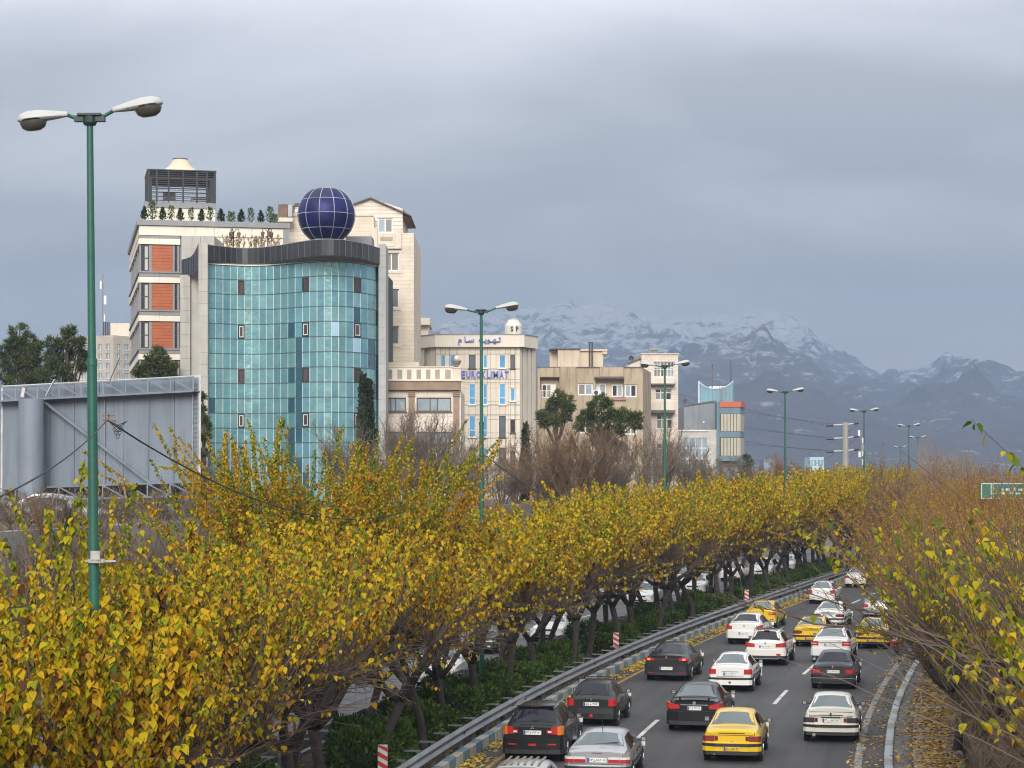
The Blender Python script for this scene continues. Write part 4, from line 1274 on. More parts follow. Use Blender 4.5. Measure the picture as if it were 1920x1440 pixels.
def water_tank():
    d = 210; b_ = P(962.5, 629, d)
    r = 16.3 / F * d
    o = empty('water_tank', b_, 0, 'white faceted water tank marked S P on the office roof', 'tank')
    m = M('white_tank_paint', (.62, .60, .54), .6, .06, 1.5, streak=.3, dirt=(.4, .36, .3))
    h = 32 / F * d
    mb = MB(); mb.lathe([(r * .98, 0), (r, .05), (r, h * .56), (r * .97, h * .6), (r * .62, h * .88), (r * .6, h * .96), (r * .2, h * .98)], 12, ang0=R(15)); mb.build('drum', m, o)
    mb = MB(); mb.lathe([(r * .62, h * .9), (r * .64, h * .92), (r * .64, h * .95), (r * .5, h * .955)], 12, ang0=R(15)); mb.build('rim', m, o)
    mb = MB(); mb.tube([(0, 0, h * .96), (0, 0, h * 1.06)], .1, 8); mb.build('vent', m_grey, o)
    mk_ = M('black_lettering', (.02, .02, .02), .5)
    for ch, x in (('S', -.22), ('P', .38)):
        t = link_mesh('letter', text_mesh(ch, mk_, r * .30, h * .30, .02, .03), o); t.location = (x * r - .02, -r * .985, h * .2); t.rotation_euler = (0, 0, R(-14) if ch == 'S' else R(14))
        t.location.x = x * r - r * .08; t.location.y = -r * (1.0 if ch == 'S' else .97)


water_tank()


# ---------------------------------------------------------------- weathered concrete block
def concrete_building():
    B = Bld('concrete_building', 1008, 237, 0, 'weathered brown rendered concrete apartment block with recessed balconies')
    o = B.o
    m_r = M('stained_render', (.43, .345, .245), .9, .16, .35, bump=.2, bscale=4, streak=.85, dirt=(.19, .145, .10))
    m_rl = M('pale_render', (.58, .49, .38), .9, .12, .4, bump=.15, streak=.45, dirt=(.28, .22, .17))
    uR = B.uw(1205.5, 750)[0]; top = B.uw(1100, 689.5)[1]
    H = [B.rect(1012.5, 707.5, 1049, 747), B.rect(1116.5, 709, 1170, 744), B.rect(1083.4, 719, 1111.5, 741), B.rect(1171.3, 720.5, 1194, 744.5),
         B.rect(1012.5, 767, 1040, 800), B.rect(1171.3, 793, 1194, 815), B.rect(1083.4, 790, 1111.5, 812), B.rect(1116.5, 780, 1160, 815)]
    B.facade('front_wall', m_r, (0, uR, 0, top), H, depth=1.1)
    mb = MB(); mb.box(.02, uR - .02, 1.101, 14, 0, top - .02); mb.build('core', m_r, o)
    # right flank
    p1 = (B.uw(1220.5, 750, 11)[0], 11.0)
    mb = MB(); mb.prism([(uR + .002, .02), (p1[0], p1[1]), (p1[0] - .3, 13), (uR + .002, 13)], 0, top); mb.build('side_wall', m_r, o)
    # balcony backs, canopies, ledges
    w = B.window
    w(B.rect(1083.4, 719, 1111.5, 741), m_white, m_glassg, (1, 1), (1,), v=.15, fw=.14, gmats=[m_glassg, m_glasssky])
    w(B.rect(1171.3, 720.5, 1194, 744.5), m_white, m_glassg, (1, 1), (1,), v=.15, fw=.14, gmats=[m_glasssky, m_glassd])
    w(B.rect(1171.3, 793, 1194, 815), m_white, m_glassg, (1, 1), (1,), v=.15, fw=.14)
    w(B.rect(1083.4, 790, 1111.5, 812), m_white, m_glassg, (1, 1), (1,), v=.15, fw=.14)
    r = B.rect(1116.5, 709, 1170, 744); a = r[0]; L_ = r[1] - r[0]
    mb = MB(); mb.box(a, r[1], .9, 1.05, r[2], r[3]); mb.build('balcony_back', m_rl, o)
    w((a + .05, a + L_ * .38, r[2] + .02, r[2] + 1.5), m_white, m_glassg, (.6, 1), (1,), v=.82, fw=.12, gmats=[m_white, m_glasssky])
    w((a + L_ * .58, r[1] - .1, r[2] + .02, r[2] + 1.4), m_white, m_glassg, (1, 1), (1,), v=.82, fw=.13, gmats=[m_glassd, m_glasssky])
    B.box('canopy', m_r, 1125, 688.5, 1169, 706, -.55, .0); B.box('canopy_slab', m_concd, 1114.5, 706.3, 1170, 709.5, -.6, .0)
    r = B.rect(1012.5, 707.5, 1049, 747)
    mb = MB(); mb.box(r[0], r[1], 1.0, 1.08, r[2], r[3]); mb.build('balcony_back', m_r, o)
    w((r[0] + .2, r[1] - .4, r[2] + .1, r[2] + 1.6), m_white, m_glassg, (1, 1, 1), (1,), v=.9, fw=.1, gmats=[m_glassd, m_glassg, m_white])
    rail = MB()
    for q in range(12): rail.bar((r[0] + .05 + (r[1] - r[0] - .1) * q / 11, .08, r[2]), (r[0] + .05 + (r[1] - r[0] - .1) * q / 11, .08, r[2] + .85), .03)
    rail.bar((r[0], .08, r[2] + .87), (r[1], .08, r[2] + .87), .04); rail.build('railing', m_white, o)
    m_bk = courses_mat('brick_patch', (.36, .21, .15), (.3, .25, .2), .22, .075, .9, .2)
    B.box('brick_parapet', m_bk, 1148, 744.5, 1174, 750.5, -.25, .0)
    w((B.uw(1012.5, 780)[0] + .1, B.uw(1040, 780)[0] - .1, B.uw(1020, 800)[1] + .05, B.uw(1020, 768)[1]), m_white, m_glassg, (1, 1), (1,), v=.5, fw=.1)
    # projecting strips of the parapet
    B.box('parapet_strip', m_r, 1050, 688.5, 1081, 750, -.18, -.002); B.box('parapet_strip', m_r, 1012.5, 688, 1049, 706.5, -.1, -.002)
    mb = MB(); mb.box(-.1, uR + .1, -.12, .5, top + .002, top + .10); mb.build('coping', m_concd, o)
    # stair houses
    B.box('stair_house', m_rl, 1046, 654, 1087, 690, 3, 8); B.box('stair_house', m_rl, 1087.5, 656, 1131, 690, 3.3, 8)
    B.box('stair_slab', m_concd, 1030.5, 653.2, 1088, 655, 2.8, 8.4); B.box('stair_slab', m_rl, 1086, 654.6, 1139, 658, 3.0, 8.2)
    B.box('stair_wing', m_rl, 1031, 656, 1045.8, 690, 4.5, 8)
    B.box('stair_corner', m_rl, 1129.5, 658.3, 1138.5, 664, 3.1, 7)
    for x in (1105.4, 1110.2):
        u, wa = B.uw(x, 690, 2.8); wb = B.uw(x, 643.5, 2.8)[1]
        mb = MB(); mb.tube([(u, 2.8, wa), (u, 2.8, wb)], .085, 8); mb.tube([(u - .02, 2.8, wb), (u - .02, 2.8, wb + .12)], .13, 8); mb.build('flue', M('flue_black', (.05, .045, .04), .7), o)
    return B


concrete_building()


def white_tower():
    B = Bld('white_tower', 1203, 256, 0, 'narrow pale stone tower with stacked balconies behind the brown block')
    o = B.o
    m_w = courses_mat('tower_courses', (.66, .575, .49), (.43, .37, .31), .8, .3, .8, .06)
    m_s = M('balcony_plaster', (.68, .60, .51), .8, .08, .5, streak=.35, dirt=(.35, .3, .25))
    uR = B.uw(1271.5, 750)[0]; top = B.uw(1240, 664.5)[1]
    H = [B.rect(1225, 678, 1265, 707), B.rect(1228.5, 729, 1259.5, 750), B.rect(1231, 777, 1261, 804), B.rect(1231, 832, 1261, 858)]
    B.facade('front_wall', m_w, (0, uR, 0, top), H, depth=.5)
    mb = MB(); mb.box(0, uR, .502, 13, 0, top - .01); mb.build('core', m_w, o)
    B.window(H[0], m_white, m_glassg, (1, 1, 1), (1, .5), v=.4, fw=.12, gmats=[m_glassg, m_glasssky, m_glassd])
    for h in H[1:]: B.window(h, m_white, m_glassg, (1, 1, 1), (2, 1), v=.3, fw=.10, gmats=[m_glassg, m_glassd, m_glassg])
    rail = MB(); r = H[0]
    for q in range(16): rail.bar((r[0] + (r[1] - r[0]) * q / 15, .02, r[2]), (r[0] + (r[1] - r[0]) * q / 15, .02, r[3]), .035)
    rail.bar((r[0], .02, (r[2] + r[3]) / 2), (r[1], .02, (r[2] + r[3]) / 2), .05); rail.build('grille', m_white, o)
    for ya, yb, yc in ((709.5, 719, 721.5), (754.5, 769, 774)):
        B.box('balcony_front', m_s, 1220.5, ya, 1265, yb, -1.0, -.002)
        B.box('balcony_slab', m_concd, 1219, yb + .2, 1266, yc, -1.1, -.002)
    mb = MB(); mb.box(-.1, uR + .1, -.15, .5, top + .002, top + .12); mb.build('coping', m_s, o)
    # stepped wing on the left
    wa = B.uw(1190, 690, 2)[1]
    mb = MB(); mb.prism_y([(B.uw(1178, 690, 2)[0], 0), (-.01, 0), (-.01, B.uw(1203, 672, 2)[1]), (B.uw(1178, 681, 2)[0], B.uw(1178, 681, 2)[1])], 2, 11); mb.build('wing', m_s, o)
    mb = MB(); p = B.uw(1176.5, 682, 2); q = B.uw(1203, 671, 2); mb.bar((p[0], 1.9, p[1]), (q[0] - .02, 1.9, q[1]), .25, .18); mb.build('wing_coping', m_concd, o)
    return B


WT = white_tower()


def roof_cooler(x, y, d, w, h, label):
    o = empty('roof_cooler', P(x, y, d), 0, label, 'cooler', None)
    m = M('cooler_metal', (.30, .29, .27), .6, .12, 1.2, metal=.3)
    b = MB(); b.box(-w / 2, w / 2, 0, w * .8, .25, h); b.build('cooler_box', m, o)
    b = MB()
    for k in range(4): b.box(-w / 2 + .08, w / 2 - .08, -.02, -.002, .32 + (h - .42) * k / 4, .32 + (h - .42) * (k + .55) / 4)
    b.build('louvre', m_darkframe, o)
    b = MB(); b.box(-w / 2, -w / 2 + .06, .05, .11, 0, .25); b.box(w / 2 - .06, w / 2, .05, .11, 0, .25); b.box(-w / 2 - .05, w / 2 + .05, -.05, w * .82, h + .002, h + .06); b.build('stand', m_galv, o)


roof_cooler(1225.5, 664, 258, 1.15, .6, 'evaporative cooler on top of the narrow pale tower')
roof_cooler(1198, 673, 260, .75, .5, 'small cooler on the wing left of the pale tower')
b = empty('satellite_dish', P(1183.5, 681, 259), 0, 'satellite dish on the low wing of the pale tower', 'dish')
q = MB(); q.tube([(0, 0, 0), (0, 0, .45)], .03, 6); q.build('post', m_galv, b)
q = MB(); q.lathe([(.03, .12), (.18, .06), (.30, 0), (.31, .01), (.18, .09)], 14, (0, 0, .6), 'y'); q.build('bowl', m_darkframe, b)
q = MB(); q.tube([(0, 0, .6), (0, -.3, .55)], .015, 5); q.build('arm', m_galv, b)


def blue_building():
    B = Bld('blue_building', 1283, 287, 0, 'blue and grey building with a concave rooftop panel and red cornice')
    o = B.o
    m_b = M('blue_cladding', (.15, .30, .37), .5, .1, .4, streak=.3, dirt=(.12, .2, .24))
    m_bd = M('steel_blue', (.13, .20, .245), .6, .1, .5, streak=.3)
    m_g = M('blue_grey_render', (.225, .245, .265), .85, .12, .4, streak=.55, dirt=(.12, .125, .13))
    m_wb = courses_mat('whitewashed_brick', (.55, .52, .485), (.38, .36, .34), .7, .28, .85, .07)
    m_o = M('red_orange_cornice', (.50, .095, .025), .5, .08, 1)
    m_lv = M('cream_louvre', (.42, .39, .30), .6, .1, .6, streak=.3, dirt=(.24, .22, .17))
    # concave rooftop panel
    v = 4.0; prof = []
    for x, y in ((1309, 690), (1309, 714.5), (1313, 718.5), (1320, 723.5), (1328, 727), (1336, 728.6), (1344, 728.8), (1352, 728), (1360, 725.5), (1368, 720.5), (1373, 716), (1375, 714), (1375, 690)):
        u, w = B.uw(x, y, v); prof.append((u, w))
    prof[0] = (prof[0][0], B.uw(1309, 770, v)[1]); prof[-1] = (prof[-1][0], B.uw(1375, 770, v)[1])
    for i in range(1, len(prof) - 2):
        (a, wa), (c, wc) = prof[i], prof[i + 1]; wb = prof[0][1]
        mb = MB(); mb.prism_y([(a + .01, wb), (c - .01, wb), (c - .01, wc), (a + .01, wa)], v, v + .25); mb.build('roof_panel', m_b, o)
        mb = MB(); mb.bar((a, v - .02, wa), (c, v - .02, wc), .14, .16); mb.build('panel_edge', M('pale_blue_trim', (.42, .52, .57), .5), o)
    B.box('edge_column', m_white if 0 else M('pale_trim', (.5, .53, .55), .6), 1309, 714.5, 1311.8, 806, v - .3, v)
    B.box('side_tower', m_b, 1358, 729.5, 1374, 770, v + .3, v + 5); B.box('white_top', m_white, 1330, 724, 1362, 729.5, v + 1.0, v + 1.3)
    # grey wall with sloping top
    p = [B.uw(1282.5, 850, 1)[0], B.uw(1342, 850, 1)[0]]
    mb = MB(); mb.prism_y([(p[0], 0), (p[1], 0), (p[1], B.uw(1342, 752.5, 1)[1]), (p[0], B.uw(1283, 761, 1)[1])], 1, 11); mb.build('grey_wall', m_g, o)
    mb = MB(); a, c = B.uw(1283, 760.6, 1), B.uw(1342, 752, 1); mb.bar((a[0], .95, a[1]), (c[0], .95, c[1]), .2, .18); mb.build('wall_coping', m_concd, o)
    B.box('chimney', m_concd, 1283, 752, 1288, 763, 1.5, 2.5); B.box('chimney_cap', m_darkframe, 1282.6, 748.5, 1288.4, 752, 1.4, 2.6)
    # whitewashed front with big windows
    uR = B.uw(1344, 850)[0]; u0 = B.uw(1271, 850)[0]; wt_ = B.uw(1300, 806)[1]
    H = [B.rect(1279, 821, 1326, 859.5), B.rect(1279, 870, 1326, 893)]
    B.facade('front_wall', m_wb, (u0, uR - .02, 0, wt_), H, v=-1.0, depth=.3)
    mb = MB(); mb.box(u0, uR - .02, -.69, .99, 0, wt_ - .02); mb.build('front_core', m_wb, o)
    B.window(H[0], m_white, m_glasssky, (1, 1, 1.1, .9), (1, 1), v=-.85, fw=.10); B.window(H[1], m_white, m_glasssky, (1, 1, 1), (1,), v=-.85, fw=.10)
    B.box('ledge', m_white, 1271, 806.3, 1330, 808.8, -1.2, -1.002); B.box('ledge', m_white, 1277, 861, 1329, 863, -1.2, -1.002)
    # right block
    f = -1.6
    B.box('pier', m_bd, 1344.3, 753, 1349.3, 800, f + .05, f + 6, down=True)
    r = B.rect(1349.5, 753, 1388, 763.5, f); uE = B.uw(1395.3, 800, f + 5)[0]
    def wrap(name, mat, ya, yb, e=0.0):
        _, _, wa, wb = B.rect(1349.5, ya, 1388, yb, f); c0 = r[0]; c1 = r[1]
        mb = MB(); mb.prism([(c0, f - e), (c1 + e, f - e), (uE + e, f + 5), (uE - .3, f + 9), (c0, f + 9)], wa, wb); mb.build(name, mat, o)
    wrap('red_cornice', m_o, 753.3, 763.3, .12); wrap('blue_band', m_bd, 763.5, 775.5); wrap('blue_band', m_bd, 809, 820.3); wrap('blue_band', m_bd, 855, 864.5)
    wrap('dark_recess', m_darkframe, 864.7, 871, -.5); wrap('red_edge', M('dull_red', (.22, .07, .04), .7), 871.2, 873, .02); wrap('grey_storey', m_g, 873.2, 960, -.3)
    wrap('louvre_back', m_darkframe, 775.7, 808.8, -.15); wrap('louvre_back', m_darkframe, 820.5, 854.8, -.15)
    for ya, yb in ((776, 808.5), (821, 854.5)):
        _, _, wa, wb = B.rect(1350, ya, 1388, yb, f)
        n = 6
        for k in range(n):
            a, c = r[0] + .1 + (r[1] - r[0] - .15) * k / n, r[0] + .1 + (r[1] - r[0] - .15) * (k + 1) / n
            mb = MB(); mb.box(a + .05, c - .03, f - .03, f + .12, wa, wb); mb.build('louvre_panel', m_lv, o)
        for k in range(3):
            t0, t1 = k / 3, (k + 1) / 3; A_ = Vector((r[1], f, 0)); C_ = Vector((uE, f + 5, 0))
            q0, q1 = A_.lerp(C_, t0 + .02), A_.lerp(C_, t1 - .02)
            mb = MB(); mb.prism([(q0.x + .03, q0.y), (q1.x + .03, q1.y), (q1.x - .1, q1.y), (q0.x - .1, q0.y + .02)], wa, wb); mb.build('louvre_panel', m_lv, o)
    # ladder and aerials
    mb = MB(); ua, ub = B.uw(1349, 740, v - .1)[0], B.uw(1356, 740, v - .1)[0]; wa, wb = B.uw(1350, 752, v - .1)[1], B.uw(1350, 724, v - .1)[1]
    mb.bar((ua, v - .15, wa), (ua, v - .15, wb), .05); mb.bar((ub, v - .15, wa), (ub, v - .15, wb), .05)
    for k in range(7): mb.bar((ua, v - .15, wa + (wb - wa) * (k + .5) / 7), (ub, v - .15, wa + (wb - wa) * (k + .5) / 7), .04)
    mb.build('ladder', m_galv, o)
    for x, y0, y1, lab in ((1335.5, 727, 683, 'thin red tipped aerial above the concave blue roof panel'), (1370.5, 718, 675, 'dark pole aerial on the right horn of the blue roof panel')):
        b0 = P(x, y0, 291.2); t = empty('aerial', b0, 0, lab, 'antenna')
        mb = MB(); h = (y0 - y1) / F * 291; mb.tube([(0, 0, -.3), (0, 0, h)], [.06, .045], 5); mb.build('mast', m_char if 'dark' in lab else m_rust, t)
        if 'thin' in lab:
            mb = MB(); mb.box(-.1, .1, -.05, .05, h - .3, h - .05); mb.build('tip', m_rustred, t)
    # yard light on its bracket
    y_ = P(1325, 806, 285.5); t = empty('floodlight', y_, 0, 'small floodlight on a T bracket in front of the grey wall', 'lamp')
    mb = MB(); mb.tube([(0, 0, 0), (0, 0, 1.9)], .04, 5); mb.bar((-.65, 0, 1.9), (.65, 0, 1.9), .05); mb.build('bracket', m_galv, t)
    mb = MB(); mb.box(-.6, -.25, -.12, .12, .9, 1.2); mb.build('lamp_head', m_darkframe, t); mb = MB(); mb.box(-.55, -.3, -.14, -.122, .95, 1.15); mb.build('lamp_glass', m_white, t)
    return B


blue_building()


def beige_tower():
    B = Bld('beige_block', 212.5, 420, 0, 'distant beige apartment block between the pines and the shuttered building')
    o = B.o
    m_w = courses_mat('far_courses', (.46, .405, .34), (.38, .33, .28), 1.2, .5, .85, .04)
    top = B.uw(212, 628.5)[1]
    # left face turned away to the left, right face to the right
    def face(p, q, cols, rows, name):
        dx, dy = q[0] - p[0], q[1] - p[1]; l = math.hypot(dx, dy); t = Vector((dx / l, dy / l, 0)); n = Vector((t.y, -t.x, 0))
        sub = empty(name, (p[0], p[1], 0), math.atan2(dy, dx)); sub.parent = o
        S = Bld.__new__(Bld); S.o = sub
        holes = []
        for (c0, c1) in cols:
            for (w0, w1) in rows: holes.append((l * c0, l * c1, w0, w1))
        S.facade('wall', m_w, (0, l, 0, top), holes, depth=.3, parent=sub)
        b = MB(); b.box(.02, l - .02, .301, .5, 0, top - .02); b.build('backing', m_w, sub)
        for h in holes:
            b = MB(); u0, u1, w0, w1 = h
            b.box(u0, u1, .16, .2, w0, w1); b.build('pane', m_glasssky, sub)
            b = MB(); b.box(u0 - .1, u1 + .1, -.1, -.002, w0 - .12, w0 - .01); b.box((u0 + u1) / 2 - .05, (u0 + u1) / 2 + .05, .1, .158, w0, w1); b.build('window_frame', m_white, sub)
    rows = []
    for k in range(8):
        wa, wb = B.uw(212, 655 + 18.1 * k)[1], B.uw(212, 644 + 18.1 * k)[1]
        if wa > 1: rows.append((wa, wb))
    a = (B.uw(120, 650, 7)[0], 7.0)
    face(a, (0, 0), [(.05, .13), (.2, .28), (.36, .44), (.52, .60), (.70, .78), (.85, .93)], rows, 'left_face')
    face((.02, 0), (B.uw(252, 650, 5)[0], 5.0), [(.18, .33), (.52, .72)], rows, 'right_face')
    mb = MB(); mb.prism([(a[0] + .3, 7.2), (0, .6), (B.uw(252, 650, 5)[0] - .2, 5.4), (B.uw(252, 650, 5)[0] - .2, 20), (a[0], 20)], 0, top - .05); mb.build('core', m_w, o)
    B.box('roof_house', m_cream, 206.5, 606, 243, 640, 6, 14)
    for x in (194.5, 197.8, 201, 204.4):
        u, wa = B.uw(x, 632, 5.5); wb = B.uw(x, 604, 5.5)[1]
        mb = MB(); mb.tube([(u, 5.5, wa), (u, 5.5, wb)], .13, 6); mb.build('flue', m_char, o)
    b0 = P(193, 640, 428); t = empty('lattice_mast', b0, 0, 'tall thin lattice mast behind the first lamp post', 'mast'); h = 126 / F * 428
    mb = MB()
    for k in range(3):
        c, s = math.cos(R(120 * k)) * .28, math.sin(R(120 * k)) * .28; mb.bar((c, s, -1), (c * .5, s * .5, h), .06)
    for q in range(22):
        z0, z1 = h * q / 22, h * (q + 1) / 22
        for k in range(3):
            A_, C_ = R(120 * k), R(120 * (k + 1)); mb.bar((math.cos(A_) * .26, math.sin(A_) * .26, z0), (math.cos(C_) * .25, math.sin(C_) * .25, z1), .035)
    mb.build('lattice', m_galv, t)
    mb = MB(); mb.box(.2, .7, -.1, .1, h * .55, h * .68); mb.box(-.6, -.25, -.1, .1, h * .78, h * .9); mb.box(.2, .45, -.1, .1, h * .3, h * .4); mb.build('aerial_panel', m_white, t)


beige_tower()


def far_box(name, label, x0, y0, x1, d, col, ybot=905, cols=4, rows=2):
    B = Bld(name, x0, d, 0, label, gz=0)
    m = M(name + '_' + str(int(x0)), col, .8, .08, .2)
    u0, u1, w0, w1 = B.rect(x0, y0, x1, ybot)
    hs = [(u0 + (u1 - u0) * (c + .2) / cols, u0 + (u1 - u0) * (c + .8) / cols, w1 - (r + .75) * 3.4, w1 - (r + .25) * 3.4) for c in range(cols) for r in range(rows)]
    B.facade('wall', m, (u0, u1, 0, w1), hs, depth=.3)
    mb = MB(); mb.box(u0, u1, .301, 12, 0, w1 - .05); mb.build('core', m, B.o)
    for h in hs:
        mb = MB(); mb.box(h[0], h[1], .18, .22, h[2], h[3]); mb.build('window', m_glasssky, B.o)


far_box('far_pale_building', 'small far pale blue building beyond the yellow tree tops', 1519, 857, 1545, 620, (.36, .52, .62))
far_box('far_grey_building', 'small far grey building left of the pale blue one', 1432, 861, 1452, 640, (.16, .18, .22))


def air_conditioner(x, y, d, label):
    o = empty('air_conditioner', P(x, y, d), 0, label, 'air conditioner', None)
    b = MB(); b.box(-.42, .42, -.32, 0, 0, .6); b.build('casing', m_white, o)
    b = MB(); b.lathe([(.05, 0), (.22, -.01), (.24, .0)], 14, (-.1, -.335, .3), 'y'); b.build('fan_grille', m_darkframe, o)
    b = MB(); b.box(-.35, -.3, -.3, .02, -.12, -.002); b.box(.3, .35, -.3, .02, -.12, -.002); b.build('bracket', m_galv, o)
    b = MB(); b.tube([(.4, .02, .1), (.5, .03, .0), (.5, .03, -1.2)], .03, 5); b.build('pipe', m_white, o)


air_conditioner(1119, 741.5, 236.3, 'white air conditioner under the balcony canopy of the brown block')

# ================================================================ vehicles
m_tyre = M('tyre_rubber', (.018, .018, .019), .8, .1, 8)
m_rim = M('wheel_rim', (.36, .37, .38), .35, .08, 6, metal=.7)
m_black = M('black_trim', (.016, .016, .017), .55, .1, 4)
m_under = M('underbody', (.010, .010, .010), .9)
m_cglass = glass_mat('car_glass', (.11, .14, .15), .06, spec=1.0, metal=.18)
m_cglassd = glass_mat('car_privacy_glass', (.008, .010, .018), .05, spec=.42)
m_red = M('red_lamp', (.42, .018, .02), .25, .06, 8, coat=.6)
m_reddark = M('smoked_lamp', (.13, .018, .02), .25, .06, 8, coat=.6)
m_amber = M('amber_lamp', (.62, .16, .01), .25, .06, 8, coat=.5)
m_clear = M('clear_lamp', (.62, .60, .60), .2, .06, 8, coat=.6)
m_chrome = M('chrome', (.62, .63, .65), .2, .04, 5, metal=.9)
m_plate = M('plate_white', (.66, .66, .64), .5, .04, 10)
m_platey = M('plate_yellow', (.62, .40, .03), .5, .04, 10)
m_plblue = M('plate_blue', (.02, .06, .30), .5, .04, 10)
m_ink = M('plate_ink', (.015, .015, .02), .6)
m_seat = M('seat_cloth', (.17, .155, .14), .9, .15, 5)


def lit_lamp():
    m = bpy.data.materials.new('brake_light_on'); m.use_nodes = True
    b = m.node_tree.nodes['Principled BSDF']; b.inputs['Base Color'].default_value = (.6, .02, .01, 1)
    b.inputs['Emission Color'].default_value = (1, .07, .03, 1); b.inputs['Emission Strength'].default_value = 2.2
    return m


m_brake = lit_lamp()


def paint(name, c, metal=0.0, rough=.32):
    dark = max(c) < .06
    return M('paint_' + name, c, rough, .05, .8, metal, spec=.3 if dark else .5, coat=.3 if dark else .7, dirt=tuple(.6 * k + .006 for k in c), dirt_amt=.3)


PW = paint('white', (.68, .68, .66)); PWW = paint('warm_white', (.64, .61, .54)); PY = paint('taxi_yellow', (.66, .42, .010)); PK = paint('black', (.012, .012, .013)); PG = paint('dark_grey', (.052, .054, .056), .3)
PD = paint('charcoal', (.030, .031, .033), .3); PS = paint('silver', (.40, .41, .43), .6); PB_ = paint('beige_silver', (.42, .405, .37), .5); PWH = paint('pearl', (.66, .64, .60))


def Rz(vs, cy, cz=None):
    return vs


